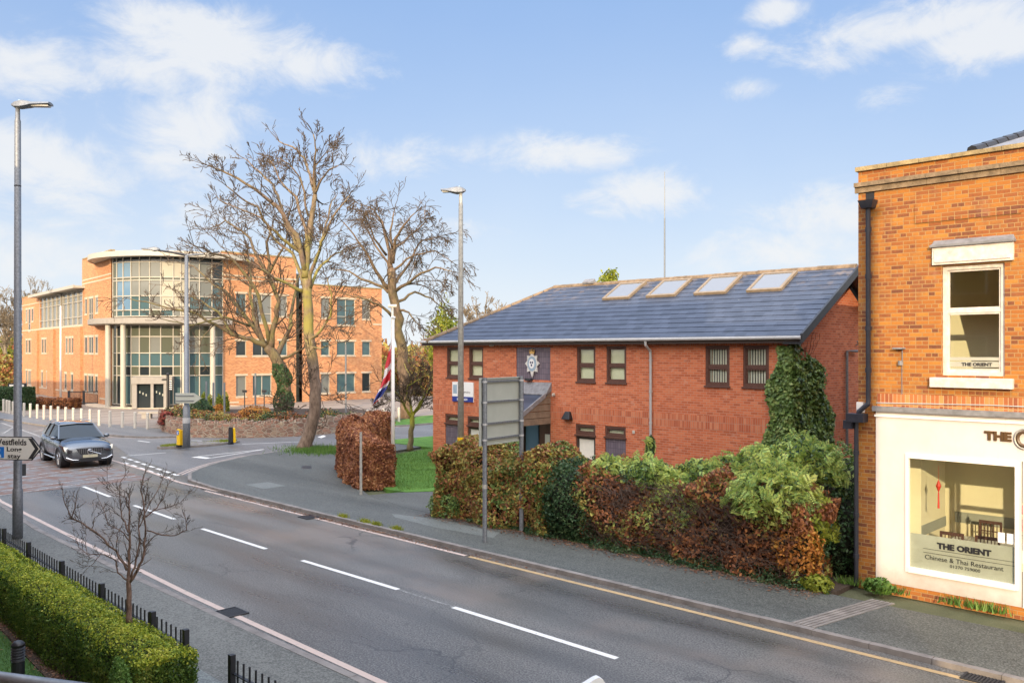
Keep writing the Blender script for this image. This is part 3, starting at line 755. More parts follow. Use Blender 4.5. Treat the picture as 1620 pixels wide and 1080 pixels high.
# gable end (right), back and left
b.add([(UR, VF, .0), (UR, VB, .0), (UR, VB, 4.97), (UR, VR, 6.98), (UR, VF, 4.97)], [(0, 1, 2, 3, 4)])
b.quad((UR, VB, 0), (UL, VB, 0), (UL, VB, 4.97), (UR, VB, 4.97)); b.quad((UL, VB, 0), (UL, VF, 0), (UL, VF, 4.97), (UL, VB, 4.97))
part('wall', b, M['police_brick'], ps)
b = MB()
for (a0, a1) in ((UL - .03, -21.75), (-20.16, UR + .02)): b.box(a0, a1, VF - .03, VF + .0, 0.0, 0.56)
b.box(UR, UR + .02, VF, VB, 0, .56)
part('plinth', b, M['police_brick'], ps)
b = MB()
def band(z0, z1, skip):
    xs = [UL] + [v for s_ in skip for v in s_] + [UR]
    for i in range(0, len(xs), 2): b.box(xs[i], xs[i + 1], VF - .006, VF, z0, z1)
band(4.79, 4.97, []); band(2.26, 2.66, [(-21.75, -20.16)])
b.box(UR, UR + .006, VF - .004, VB, 2.26, 2.66)
part('soldier_course', b, M['police_soldier'], ps)

def sash(parent, fr, a0, a1, z0, z1, mats, rail=None, dep=0.07, fw=0.07, blind=None, sashw=0.045, slats=False, sill=True, name='window'):
    """timber window: outer frame, sashes, panes, sill and blind"""
    b = MB()
    fr.box(b, a0, a0 + fw, -dep, -dep + .05, z0, z1); fr.box(b, a1 - fw, a1, -dep, -dep + .05, z0, z1)
    fr.box(b, a0 + fw, a1 - fw, -dep, -dep + .05, z1 - fw, z1); fr.box(b, a0 + fw, a1 - fw, -dep, -dep + .05, z0, z0 + fw)
    if rail: fr.box(b, a0 + fw, a1 - fw, -dep, -dep + .035, rail - .03, rail + .03)
    w_ = part(name, b, mats['frame'], parent)
    spans = [(z0 + fw, z1 - fw)] if not rail else [(z0 + fw, rail - .03), (rail + .03, z1 - fw)]
    b = MB()
    for (q0, q1) in spans:
        i0, i1 = a0 + fw, a1 - fw
        fr.box(b, i0, i0 + sashw, -dep - .02, -dep + .02, q0, q1); fr.box(b, i1 - sashw, i1, -dep - .02, -dep + .02, q0, q1)
        fr.box(b, i0 + sashw, i1 - sashw, -dep - .02, -dep + .02, q1 - sashw, q1); fr.box(b, i0 + sashw, i1 - sashw, -dep - .02, -dep + .02, q0, q0 + sashw)
    part('sash', b, mats.get('sash', mats['frame']), w_)
    b = MB(); fr.box(b, a0 + fw, a1 - fw, -dep - .012, -dep - .004, z0 + fw, z1 - fw); part('pane', b, mats.get('pane', M['glass_clear']), w_)
    if blind:
        b = MB()
        if slats:
            k = 8
            for i in range(k):
                x = a0 + fw + (a1 - a0 - 2 * fw) * (i + .5) / k
                fr.box(b, x - .024, x + .024, -dep - .07, -dep - .06, z0 + fw, z1 - fw)
        else: fr.box(b, a0 + .02, a1 - .02, -dep - .07, -dep - .06, z0 + .03, z1 - .03)
        part('blind', b, blind, w_)
    b = MB(); fr.box(b, a0, a1, -dep - .4, -dep - .38, z0, z1); part('room_back', b, M['ink'], w_)
    if sill:
        b = MB(); fr.box(b, a0 - .03, a1 + .03, -dep + .05, .045, z0 - .05, z0 + .005); part('sill', b, mats['frame'], w_)
    return w_
BW = {'frame': M['brown_wood'], 'sash': M['brown_wood']}
for i, (a, c) in enumerate(up):
    sash(ps, PF, a, c, UZ0, UZ1, BW, rail=4.14, blind=M['blind'] if i in (0, 1, 2, 3) else M['blind_pale'], slats=i in (4, 5))
for i, (a, c, z0, z1) in enumerate(low):
    zt = z1 - 0.36
    sash(ps, PF, a, c, zt, z1, BW, blind=M['blind'], fw=.08, name='top_light')
    if i in (0, 3):
        b = MB(); PF.box(b, a, c, -.06, -.03, z0, zt - .05); part('tile_infill', b, M['tile_panel'], ps)
    else:
        b = MB(); PF.box(b, a, a + .1, -.1, -.05, z0, zt - .05); PF.box(b, c - .1, c, -.1, -.05, z0, zt - .05); PF.box(b, a + .1, c - .1, -.1, -.05, zt - .14, zt - .05)
        dd = part('panelled_opening', b, M['dark_wood'], ps)
        b = MB(); PF.box(b, a + .1, c - .1, -.11, -.09, z0, zt - .14); part('panel_board', b, M['blind_pale'] if i == 2 else M['sign_white'], dd)
b = MB(); PF.box(b, panel[0], panel[1], -.05, -.02, panel[2], panel[3]); part('tile_panel', b, M['tile_panel'], ps)
# crest: eight pointed star plate, blue ring, white centre and small crown
cx_, cz_ = PF.hit(843, 575); sc = 1.0
badge = MB(); star = []
for i in range(16):
    a = math.pi / 2 + i * math.pi / 8; r = (0.42 if i % 2 == 0 else 0.29) * (1.18 if i in (8,) else 1.0)
    star.append((cx_ + r * math.cos(a) * .83, cz_ + r * math.sin(a) * 1.0))
def plate(b, pts, o0, o1):
    n = len(pts); vs = [(x, VF - o0, z) for x, z in pts] + [(x, VF - o1, z) for x, z in pts]
    b.add(vs, [tuple(range(n)), tuple(range(2 * n - 1, n - 1, -1))] + [(i, n + i, n + (i + 1) % n, (i + 1) % n) for i in range(n)])
plate(badge, star, 0.0, 0.05); bd = part('crest_badge', badge, M['sign_white'], ps)
def oval(rx, rz, n=24): return [(cx_ + rx * math.cos(2 * math.pi * i / n), cz_ + rz * math.sin(2 * math.pi * i / n)) for i in range(n)]
M['badge_blue'] = simple('badge_blue', (0.3, 0.4, 0.5), 0.4, var=.1)
M['badge_navy'] = simple('badge_navy', (0.06, 0.06, 0.13), 0.4, var=.1)
M['gold'] = simple('gold', (0.7, 0.45, 0.15), 0.35, 0.4, var=.2)
b = MB(); plate(b, oval(.215, .27), .052, .062); part('badge_ring', b, M['badge_blue'], bd)
b = MB(); plate(b, oval(.135, .175), .064, .072); part('badge_centre', b, M['pure_white'], bd)
b = MB()
for dx_, dz_ in ((-.045, .04), (.045, .04), (0, -.06)): plate(b, [(cx_ + dx_ + .035 * math.cos(k), cz_ + dz_ + .045 * math.sin(k)) for k in np.linspace(0, 6.28, 8, endpoint=False)], .074, .08)
part('badge_emblem', b, M['badge_navy'], bd)
b = MB(); zc = cz_ + .42
plate(b, [(cx_ - .13, zc + .02), (cx_ - .1, zc - .07), (cx_ + .1, zc - .07), (cx_ + .13, zc + .02), (cx_ + .06, zc), (cx_, zc + .05), (cx_ - .06, zc)], .02, .06)
for k in (-.12, -.06, .06, .12): b.ball((cx_ + k, VF - .05, zc + .05), .025, 8, 5)
b.ball((cx_, VF - .05, zc + .09), .03, 8, 5)
part('badge_crown', b, M['gold'], bd)
# roof
SL = 0.577; cs = 1 / math.sqrt(1 + SL * SL); ER = 22.2; EZ = 5.03
def RP(u, s, h=0.0):                     # point on the front slope, s metres up the slope from the eave
    return (u, ER + s * cs - h * SL * cs, EZ + s * SL * cs + h * cs)
sl_len = (VR - ER) / cs; HUL, RUL, VUR = -26.5, -23.0, -10.66
M['roof_tile'] = None
m, k, bb = newmat('roof_tile'); P, g = gpos(k); x, y, z = k.sep(P)
tb = k.node('ShaderNodeTexBrick'); k.link(k.comb(x, k.math('MULTIPLY', z, 2.0)), tb.inputs['Vector'])
tb.inputs['Color1'].default_value = (0, 0, 0, 1); tb.inputs['Color2'].default_value = (1, 1, 1, 1); tb.inputs['Mortar'].default_value = (0.2, .2, .2, 1)
tb.inputs['Brick Width'].default_value = 0.33; tb.inputs['Row Height'].default_value = 2 * sl_len / 14 * SL * cs; tb.inputs['Mortar Size'].default_value = 0.012; tb.inputs['Scale'].default_value = 1
tb.offset = 0.5; tb.inputs['Mortar Smooth'].default_value = 0.1
nn = k.noise(P, 1.0, 4, .7)
vv = k.math('ADD', k.math('MULTIPLY', tb.outputs['Color'], .55), k.math('MULTIPLY', k.noise(P, 14, 3), .5))
cc = k.ramp(vv, [(.1, (.03, .038, .06)), (.5, (.046, .058, .09)), (.9, (.068, .084, .125))])
lit_lich = k.math('MULTIPLY', k.smooth(k.noise(P, 2.2, 5, .7), .5, .66), k.smooth(z, 6.2, 7.1))
cc = k.mix(k.math('MULTIPLY', lit_lich, .75), cc, (.2, .15, .11))  # lichen near the ridge, warmed to carry sunlight in the tile colour
cc = k.mix(k.smooth(k.noise(P, 9, 2), .75, .8), cc, (.4, .38, .33))
k.link(cc, bb.inputs['Base Color']); bb.inputs['Roughness'].default_value = .42
bump(k, bb, k.noise(P, 60, 2), .2, .01)
M['roof_tile'] = m
b = MB(); rows = 14
for i in range(rows):
    s0, s1 = sl_len * i / rows, sl_len * (i + 1) / rows
    l0 = HUL + (RUL - HUL) * i / rows; l1 = HUL + (RUL - HUL) * (i + 1) / rows
    b.quad(RP(l0, s0, .022), RP(VUR, s0, .022), RP(VUR, s1 + .01, .008), RP(l1, s1 + .01, .008))
    b.quad(RP(l0, s0, -.004), RP(VUR, s0, -.004), RP(VUR, s0, .022), RP(l0, s0, .022))
BE = 2 * VR - ER
b.quad((VUR, VR, ZR + .03), (VUR, BE, EZ), (HUL, BE, EZ), (RUL, VR, ZR + .03))
b.add([(HUL, ER, EZ), (RUL, VR, ZR + .03), (HUL, BE, EZ)], [(0, 1, 2)])
roof = part('roof', b, M['roof_tile'], ps)
M['ridge'] = simple('ridge', (0.2, 0.145, 0.095), 0.9, var=.5, scale=5, bmp=.5)
b = MB()
nk = 30; random.seed(5)
for i in range(nk):                                  # half round ridge tiles laid one by one, with lumps of moss
    u0 = RUL + (VUR - .03 - RUL) * i / nk; u1 = RUL + (VUR - .03 - RUL) * (i + 1) / nk
    z_ = ZR + .0 + random.uniform(-.006, .006)
    b.tube([(u0 + .003, VR, z_), (u1 - .003, VR, z_)], [.125, .118], 10)
hp = [np.array(RP(HUL, -.05, .02)), np.array((RUL, VR, ZR))]
for i in range(12):
    p = hp[0] + (hp[1] - hp[0]) * (i / 12); q = hp[0] + (hp[1] - hp[0]) * ((i + 1) / 12 - .005)
    b.tube([p, q], [.105, .1], 10)
part('ridge_tiles', b, M['ridge'], roof)
b = MB()
b.hexa([(VUR - .02, ER - .02, EZ - .2), (VUR + .05, ER - .02, EZ - .2), (VUR + .05, VR, ZR - .2), (VUR - .02, VR, ZR - .2)], [(VUR - .02, ER - .02, EZ + .06), (VUR + .05, ER - .02, EZ + .06), (VUR + .05, VR, ZR + .05), (VUR - .02, VR, ZR + .05)])
b.hexa([(VUR - .02, VR, ZR - .2), (VUR + .05, VR, ZR - .2), (VUR + .05, BE, EZ - .2), (VUR - .02, BE, EZ - .2)], [(VUR - .02, VR, ZR + .05), (VUR + .05, VR, ZR + .05), (VUR + .05, BE, EZ + .06), (VUR - .02, BE, EZ + .06)])
b.hexa([(UR, ER, EZ - .22), (VUR, ER, EZ - .22), (VUR, VR, ZR - .22), (UR, VR, ZR - .22)], [(UR, ER, EZ - .19), (VUR, ER, EZ - .19), (VUR, VR, ZR - .19), (UR, VR, ZR - .19)])
part('barge_board', b, M['dark_metal'], roof)
b = MB(); b.box(UL - .32, VUR, ER + .06, ER + .1, 4.84, 5.02); b.box(UL - .32, VUR, ER + .1, VF, 4.985, 5.0)
b.box(UL - .36, UL - .32, ER + .06, BE, 4.84, 5.02)
part('fascia', b, M['dark_wood'], roof)
b = MB(); b.tube([(UL - .3, ER, 4.985), (VUR, ER, 4.985)], .055, 8); part('gutter', b, M['pipe_grey'], roof)
M['sky_frame'] = simple('sky_frame', (0.24, 0.185, 0.125), .6, var=.2)
M['glass_sky'] = glassmat('glass_sky', (0.2, 0.22, 0.25), 0.15)
for u0 in (-19.5, -17.56, -15.62, -13.68):
    u1 = u0 + 1.2; s0, s1 = (24.68 - ER) / cs, (25.78 - ER) / cs
    def sb(b, a0, a1, q0, q1, h0, h1):
        b.hexa([RP(a0, q0, h0), RP(a1, q0, h0), RP(a1, q1, h0), RP(a0, q1, h0)], [RP(a0, q0, h1), RP(a1, q0, h1), RP(a1, q1, h1), RP(a0, q1, h1)])
    b = MB(); w_ = .1
    sb(b, u0, u1, s0, s0 + w_, .0, .1); sb(b, u0, u1, s1 - w_, s1, .0, .1); sb(b, u0, u0 + w_, s0 + w_, s1 - w_, .0, .1); sb(b, u1 - w_, u1, s0 + w_, s1 - w_, .0, .1)
    k_ = part('skylight', b, M['sky_frame'], ps)
    b = MB(); sb(b, u0 + w_, u1 - w_, s0 + w_, s1 - w_, .02, .075); part('pane', b, M['glass_sky'], k_)
b = MB(); b.hexa([RP(-21.4, sl_len - .12, .1), RP(-20.9, sl_len - .12, .1), RP(-20.9, sl_len + .1, .05), RP(-21.4, sl_len + .1, .05)], [RP(-21.4, sl_len - .1, .17), RP(-20.9, sl_len - .1, .17), RP(-20.9, sl_len + .1, .2), RP(-21.4, sl_len + .1, .2)])
part('ridge_vent', b, M['lead'], roof)
# pipes and wall fittings
b = MB(); b.tube([(-15.83, ER, 4.93), (-15.83, ER + .02, 4.8), (-15.83, VF - .09, 4.62), (-15.83, VF - .07, 4.4), (-15.83, VF - .07, .3)], .042, 8)
for z_ in (4.3, 3.3, 2.3, 1.3): b.cyl((-15.83, VF - .07), .055, z_, z_ + .06, 8)
part('downpipe', b, M['pipe_grey'], ps, label='pale grey downpipe on the front wall')
p0 = PU(1340, 552, UR + .08); y_ = p0[1]
b = MB(); b.tube([(UR + .08, y_, 1.5), (UR + .08, y_, 4.62), (UR + .08, y_ + .75, 4.62)], .045, 8); b.tube([(UR + .02, y_ + .8, 4.8), (UR + .1, y_ + .82, 4.85), (UR + .1, y_ + .72, 4.93)], .02, 6)
part('waste_pipe', b, M['galv'], ps, label='grey waste pipe with top elbow on the gable')
b = MB(); a, z_ = PF.hit(900, 657); b.hexa([(a - .19, VF - .22, z_ - .13), (a + .19, VF - .22, z_ - .13), (a + .19, VF, z_ - .13), (a - .19, VF, z_ - .13)], [(a - .1, VF - .1, z_ + .14), (a + .1, VF - .1, z_ + .14), (a + .1, VF, z_ + .14), (a - .1, VF, z_ + .14)])
part('flood_light', b, M['black_metal'], ps, bevel=.02)
for (x, y, w_, h_, dd, mt, nm) in ((778.5, 545, .2, .13, .06, 'bone', 'air_vent'), (1003, 683, .09, .11, .04, 'bone', 'junction_box'), (877, 624, .08, .1, .1, 'bone', 'security_camera'), (838, 600, .3, .09, .12, 'dark_metal', 'crest_lamp')):
    a, z_ = PF.hit(x, y); b = MB(); b.box(a - w_ / 2, a + w_ / 2, VF - dd, VF, z_ - h_ / 2, z_ + h_ / 2); part(nm, b, M[mt], ps, bevel=.01)
# porch
b = MB(); PX = -20.16; PL = -21.75; PD = 20.75
b.hexa([(PL, PD, 2.22), (PX, PD, 2.22), (PX, VF, 3.12), (PL, VF, 3.12)], [(PL, PD, 2.3), (PX, PD, 2.3), (PX, VF, 3.2), (PL, VF, 3.2)])
pr = part('porch_roof', b, M['roof_tile'], ps)
b = MB(); b.hexa([(PL - .03, VF - .3, 3.07), (PX + .05, VF - .3, 3.07), (PX + .05, VF - .003, 3.2), (PL - .03, VF - .003, 3.2)], [(PL - .03, VF - .3, 3.1), (PX + .05, VF - .3, 3.1), (PX + .05, VF - .003, 3.5), (PL - .03, VF - .003, 3.5)])
part('lead_flashing', b, M['lead'], pr)
b = MB(); zb = 2.05
for i in range(5):
    z0 = zb + i * .235; z1 = z0 + .215; v0 = PD + max(0, (z0 - 2.22)) / .9 * (VF - PD); v1 = PD + max(0, (z1 - 2.22)) / .9 * (VF - PD)
    if v1 > VF - .05: v1 = VF - .05
    if v0 > VF - .05: break
    b.hexa([(PX - .03, v0, z0), (PX + .014, v0, z0), (PX + .014, VF - .004, z0), (PX - .03, VF - .004, z0)], [(PX - .03, v1, z1), (PX + .004, v1, z1), (PX + .004, VF - .004, z1), (PX - .03, VF - .004, z1)])
b.box(PL, PX - .03, PD, PD + .03, zb, 2.22)
part('porch_boards', b, M['board'], pr)
b = MB(); b.hexa([(PX + .0, PD - .05, 2.14), (PX + .05, PD - .05, 2.14), (PX + .05, VF - .3, 2.99), (PX, VF - .3, 2.99)], [(PX, PD - .05, 2.32), (PX + .05, PD - .05, 2.32), (PX + .05, VF - .3, 3.15), (PX, VF - .3, 3.15)])
part('porch_barge', b, M['lead'], pr)
b = MB(); b.box(PL, PX, VF + .3, VF + .34, .1, 2.4); b.box(PX - .03, PX, VF, VF + .3, .1, 2.4); b.box(PL, PX, VF + .0, VF + .3, 2.38, 2.4)
b.box(PL, PL + .06, VF, VF + .3, .1, 2.4)
lob = part('entrance_lining', b, M['dark_wood'], ps)
b = MB(); b.box(-20.9, -20.3, VF + .25, VF + .298, .1, 2.1); part('entrance_door', b, M['brown_wood'], ps)
b = MB(); b.box(-21.6, -21.0, VF + .25, VF + .298, .9, 2.0); part('entrance_window', b, M['glass_blue'], ps)
b = MB(); a, z_ = PF.hit(860.5, 698); b.box(a - .12, a + .12, VF - .01 + .2, VF + .2, z_ - .24, z_ + .24); part('notice', b, M['sign_white'], ps)
# name board beside the lamp column
b = MB(); b.box(-25.33, -24.12, VF - .05, VF - .003, 2.64, 3.41)
nb = thing('name_board', 'white and blue police name board reading Cheshire Constabulary fixed to the brick wall', 'sign', (-24.7, VF, 2.64))
bo = part('board', b, M['pure_white'], nb)
b = MB(); b.box(-25.33, -24.12, VF - .055, VF - .0505, 2.64, 2.84); part('blue_strip', b, M['navy_sign'], nb)
text_obj('lettering', 'Cheshire', .1, PF, -24.98, 3.13, .052, M['sign_back'], bo, ext=.001)
text_obj('lettering', 'Constabulary', .105, PF, -24.98, 2.99, .052, M['ink'], bo, ext=.001, width=.7)
text_obj('lettering', 'SANDBACH', .11, PF, -25.05, 2.7, .057, M['pure_white'], bo, ext=.001, bold=.004, width=.6)
b = MB(); b.box(-25.28, -25.05, VF - .052, VF - .0505, 2.95, 3.3); part('crest_patch', b, M['badge_blue'], bo)
b = MB(); a, z_ = PF.hit(879, 712); single('yellow_notice', MB().box(a - .14, a + .14, VF - .25, VF - .22, z_ - .16, z_ + .16), M['yellow_plastic'], 'small yellow notice on the wall beside the police porch, just above the hedge', 'sign', (a, VF - .23, z_ - .16))
# mast behind the ridge
mp = AT(1051.5, 440, 34.0); mz = H + (556 - 272) / 1350 * 34.0
t = thing('radio_mast', 'thin tall radio mast rising behind the police station ridge', 'mast', (mp[0], mp[1], 5.5))
part('mast_pole', MB().tube([(mp[0], mp[1], 5.5), (mp[0], mp[1], H + (556 - 345) / 1350 * 34.0)], [.035, .028], 8), M['galv'], t)
part('aerial', MB().tube([(mp[0], mp[1], H + (556 - 345) / 1350 * 34.0), (mp[0], mp[1], mz)], [.018, .012], 6), M['galv'], t)

# ------------------------------------------------------------------ restaurant building
VS = 16.62; SF = FR((0, VS), (1, 0))
SL0 = -6.81; SR = 4.0
rb = thing('restaurant_building', 'old orange brick restaurant building with white painted shopfront at the right edge', 'building', (SL0, VS, 0))
WI = (-5.28, -4.26, 4.17, 6.15)
b = MB(); SF.wall(b, SL0, SR, 3.74, 7.68, [WI], depth=.14); SF.wall(b, SL0, SR, 7.87, 8.1, [], out=.0)
b.quad((SL0, VS + 12, 0), (SL0, VS, 0), (SL0, VS, 8.1), (SL0, VS + 12, 8.1)); b.quad((SR, VS, 0), (SR, VS + 12, 0), (SR, VS + 12, 8.1), (SR, VS, 8.1))
b.quad((SR, VS + 12, 0), (SL0, VS + 12, 0), (SL0, VS + 12, 8.1), (SR, VS + 12, 8.1))
b.box(SL0, -6.46, VS, VS + .2, 0, 3.74)
b.box(SL0 + .005, SR - .005, VS + .3, VS + .32, 7.2, 8.09)
part('brick_wall', b, M['old_brick'], rb)
b = MB(); b.box(-6.45, SR, VS - .008, VS, 3.56, 3.8); part('soldier_course', b, M['old_soldier'], rb)
b = MB(); b.box(-4.9 - .85, -4.0, VS - .02, VS, 6.98, 7.34); part('raised_panel', b, M['old_brick'], rb)
M['mossy_stone'] = simple('mossy_stone', (0.3, 0.23, 0.12), .95, var=.5, scale=5, bmp=.6)
M['cornice_stone'] = simple('cornice_stone', (0.22, 0.16, 0.1), .95, var=.5, scale=6, bmp=.6)
b = MB(); random.seed(8); x = SL0 - .04
while x < SR:
    L = random.uniform(.55, .8); b.box(x, min(x + L - .008, SR), VS - .06, VS + .34, 8.1, 8.17 + random.uniform(0, .012)); x += L
part('coping', b, M['mossy_stone'], rb)
b = MB(); x = SL0 - .05
while x < SR:
    L = random.uniform(.5, .8); r_ = random.uniform(0, .01)
    b.box(x, x + L - .006, VS - .1 - r_, VS, 7.79, 7.87); b.box(x, x + L - .006, VS - .05, VS, 7.68, 7.79); x += L
part('cornice', b, M['cornice_stone'], rb)
H0, H1 = AT(1538, 239, 19.5), AT(1665, 201, 21.5)
b = MB(); b.add([tuple(H0), (3.5, H0[1], H0[2]), (3.5, H1[1], H1[2]), tuple(H1), (H0[0], H1[1] + 4, H0[2])], [(0, 1, 2, 3), (0, 3, 4)]); b.add([tuple(H0), (3.5, H0[1], H0[2]), (3.5, H0[1], 7.5), (H0[0], H0[1], 7.5)], [(3, 2, 1, 0)])
rr = part('slate_roof', b, M['lead'], rb)
b = MB(); P0, P1 = H0, H1
for i in range(8): b.tube([P0 + (P1 - P0) * i / 8, P0 + (P1 - P0) * ((i + 1) / 8 - .01)], [.13, .12], 8)
part('hip_tiles', b, M['dark_metal'], rr)
# upper sash window
WW = {'frame': M['old_white'], 'sash': M['old_white']}
w_ = sash(rb, SF, WI[0], WI[1], WI[2], WI[3], WW, rail=5.33, dep=.1, fw=.07, sashw=.035, sill=False)
for c in list(w_.children):
    if c.name.startswith('room_back'): bpy.data.objects.remove(c)
b = MB()                                     # the room behind it
b.quad((-6.4, VS + .95, 3.9), (-2.4, VS + .95, 3.9), (-2.4, VS + 2.6, 6.5), (-6.4, VS + 2.6, 6.5)); b.quad((-6.4, VS + .26, 3.9), (-6.4, VS + 2.6, 3.9), (-6.4, VS + 2.6, 6.5), (-6.4, VS + .26, 6.5))
b.quad((-2.4, VS + .26, 3.9), (-2.4, VS + 2.6, 3.9), (-2.4, VS + 2.6, 6.5), (-2.4, VS + .26, 6.5)); b.quad((-6.4, VS + .26, 6.5), (-2.4, VS + .26, 6.5), (-2.4, VS + 2.6, 6.5), (-6.4, VS + 2.6, 6.5)); b.quad((-6.4, VS + .26, 3.9), (-2.4, VS + .26, 3.9), (-2.4, VS + 2.6, 3.9), (-6.4, VS + 2.6, 3.9))
M['cream_wall'] = simple('cream_wall', (0.85, 0.78, 0.56), .8, var=.05, scale=1)
part('upper_room', b, M['cream_wall'], rb)
M['frost'] = simple('frost', (0.42, 0.42, 0.35), .35, var=.12, scale=2)
b = MB()
for (z0, z1) in ((4.255, 4.3), (4.325, 4.42), (4.44, 4.5)): SF.box(b, -5.2, -4.34, -.098, -.094, z0, z1)
part('frosted_band', b, M['frost'], w_)
text_obj('lettering', 'THE ORIENT', .1, SF, -4.98, 4.34, -.09, M['ink'], w_, ext=.001, bold=.005, width=.5, height=.062)
b = MB(); SF.box(b, -5.43, -4.11, -.0, .07, 6.18, 6.5); SF.box(b, -5.39, -4.15, .07, .09, 6.22, 6.44); part('lintel', b, M['old_white'], rb)
b = MB(); SF.box(b, -5.46, -4.08, .0, .12, 6.5, 6.54); b.hexa([(-5.46, VS - .12, 6.54), (-4.08, VS - .12, 6.54), (-4.08, VS, 6.54), (-5.46, VS, 6.54)], [(-5.42, VS - .1, 6.56), (-4.12, VS - .1, 6.56), (-4.12, VS, 6.63), (-5.42, VS, 6.63)]); part('lintel_cap', b, M['lead'], rb)
b = MB(); SF.box(b, -5.46, -4.11, .0, .12, 3.95, 4.13); part('window_sill', b, M['old_white'], rb, bevel=.008)
# shopfront
SV = VS - .06; SH = FR((0, SV), (1, 0))
GW = (-5.86, -4.06, 0.56, 2.64)
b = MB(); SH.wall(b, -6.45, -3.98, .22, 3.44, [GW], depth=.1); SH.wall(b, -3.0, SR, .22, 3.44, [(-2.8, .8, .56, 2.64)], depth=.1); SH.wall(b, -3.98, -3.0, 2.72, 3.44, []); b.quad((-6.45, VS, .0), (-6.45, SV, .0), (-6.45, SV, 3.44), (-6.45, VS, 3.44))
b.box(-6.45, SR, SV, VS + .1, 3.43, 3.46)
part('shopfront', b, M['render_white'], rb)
b = MB(); b.box(-6.44, SR, SV + .01, VS, 0, .22); part('plinth', b, M['old_brick'], rb)
b = MB(); b.box(-6.5, SR, SV - .06, VS, 3.465, 3.56); part('lead_capping', b, M['lead'], rb)
b = MB(); b.box(-6.47, SR, SV - .03, SV, 3.36, 3.4); part('fascia_trim', b, M['white_paint'], rb)
b = MB(); z0, z1 = GW[2], GW[3]
SH.box(b, GW[0] - .035, GW[0] + .02, -.06, .03, z0 - .06, z1 + .06); SH.box(b, GW[1] - .02, GW[1] + .035, -.06, .03, z0 - .06, z1 + .06)
SH.box(b, GW[0] + .02, GW[1] - .02, -.06, .03, z1 - .02, z1 + .06); SH.box(b, GW[0] + .02, GW[1] - .02, -.06, .05, z0 - .06, z0 + .03)
sw = part('shop_window', b, M['white_paint'], rb)
b = MB(); SH.box(b, GW[0] + .02, GW[1] - .02, -.05, -.044, z0 + .03, z1 - .02); part('pane', b, M['glass_clear'], sw)
b = MB(); SH.box(b, GW[0] + .02, GW[1] - .02, -.06, -.054, z0 + .03, 1.22); part('frosted_film', b, M['frost'], sw)
text_obj('lettering', 'THE ORIENT', .16, SH, -5.36, 1.0, -.04, M['ink'], sw, ext=.001, bold=.009, width=.9, height=.115)
text_obj('lettering', 'Chinese & Thai Restaurant', .12, SH, -5.57, .78, -.04, M['ink'], sw, ext=.001, bold=.0, width=1.3)
text_obj('lettering', '01270 759000', .08, SH, -5.14, .69, -.04, M['ink'], sw, ext=.001, width=.5)
b = MB(); SH.box(b, -5.6, -4.1, -.042, -.0405, .965, .972); SH.box(b, -5.6, -4.1, -.042, -.0405, .895, .902); part('film_lines', b, M['ink'], sw)
for k, (x, c_) in enumerate(((-4.36, 'pure_white'), (-4.22, 'badge_blue'))):
    b = MB(); SH.box(b, x, x + .11, -.0425, -.04, 1.27, 1.45); part('window_sticker', b, M['pure_white'], sw)
text_obj('fascia_lettering', 'THE', .3, SH, *(-4.56, 3.045), .0, M['brown_ink'], rb, ext=.025, bold=.018, width=.43, height=.165)
b = MB()
ring = [(-3.93 + .15 * math.cos(a), 3.11 + .17 * math.sin(a)) for a in np.linspace(0, 2 * math.pi, 28)]
b.tube([(x, SV - .03, z) for x, z in ring], .016, 6, False); part('fascia_letter_ring', b, M['galv_warm'], rb)
ring = [(-3.93 + .105 * math.cos(a), 3.11 + .12 * math.sin(a)) for a in np.linspace(0, 2 * math.pi, 28)]
b = MB(); b.tube([(x, SV - .03, z) for x, z in ring], .03, 6, False); part('fascia_letter_o', b, M['brown_ink'], rb)
text_obj('fascia_lettering', 'RIENT', .3, SH, *(-3.72, 3.045), .0, M['brown_ink'], rb, ext=.025, bold=.018, height=.165)
b = MB(); SH.box(b, -3.96, -3.9, -.04, .02, .22, 2.72); SH.box(b, -3.06, -3.0, -.04, .02, .22, 2.72); SH.box(b, -3.9, -3.06, -.04, .02, 2.2, 2.28); SH.box(b, -3.9, -3.06, -.04, .02, .22, .4)
dr = part('shop_door', b, M['white_paint'], rb); part('pane', MB().box(-3.9, -3.06, SV + .02, SV + .026, .4, 2.72), M['glass_clear'], dr)
part('added_shop_window', MB().box(-2.8, .8, SV + .05, SV + .056, .56, 2.64), M['glass_clear'], rb)  # unseen window, like the wide glazed door, added to sun the dining room
# dining room
b = MB(); r0, r1, rv, f0, f1 = -6.3, 3.0, VS + 2.9, .16, 3.1
b.quad((r0, rv, f0), (r1, rv, f0), (r1, rv, f1), (r0, rv, f1)); b.quad((r0, VS + .1, f0), (r0, rv, f0), (r0, rv, f1), (r0, VS + .1, f1)); b.quad((r1, VS + .1, f0), (r1, rv, f0), (r1, rv, f1), (r1, VS + .1, f1))
b.quad((r0, VS + .1, f1), (r1, VS + .1, f1), (r1, rv, f1), (r0, rv, f1))
b.box(-6.25, -5.95, VS + .9, VS + 2.3, f0 + .01, f1 - .01); b.box(-5.9, -4.9, rv - .12, rv - .01, 2.3, f1 - .01)
dn = part('dining_room', b, M['cream_wall'], rb)
part('dining_floor', MB().box(r0, r1, VS + .1, rv, .1, .155), M['cornice_stone'], rb)
b = MB(); b.box(-5.94, r1, rv - .03, rv - .005, 1.0, 1.22); b.box(-5.945, -5.93, VS + .9, VS + 2.3, 1.0, 1.2); part('dado_band', b, M['sign_back'], rb)
M['dim_grey'] = simple('dim_grey', (.12, .11, .1), .6)
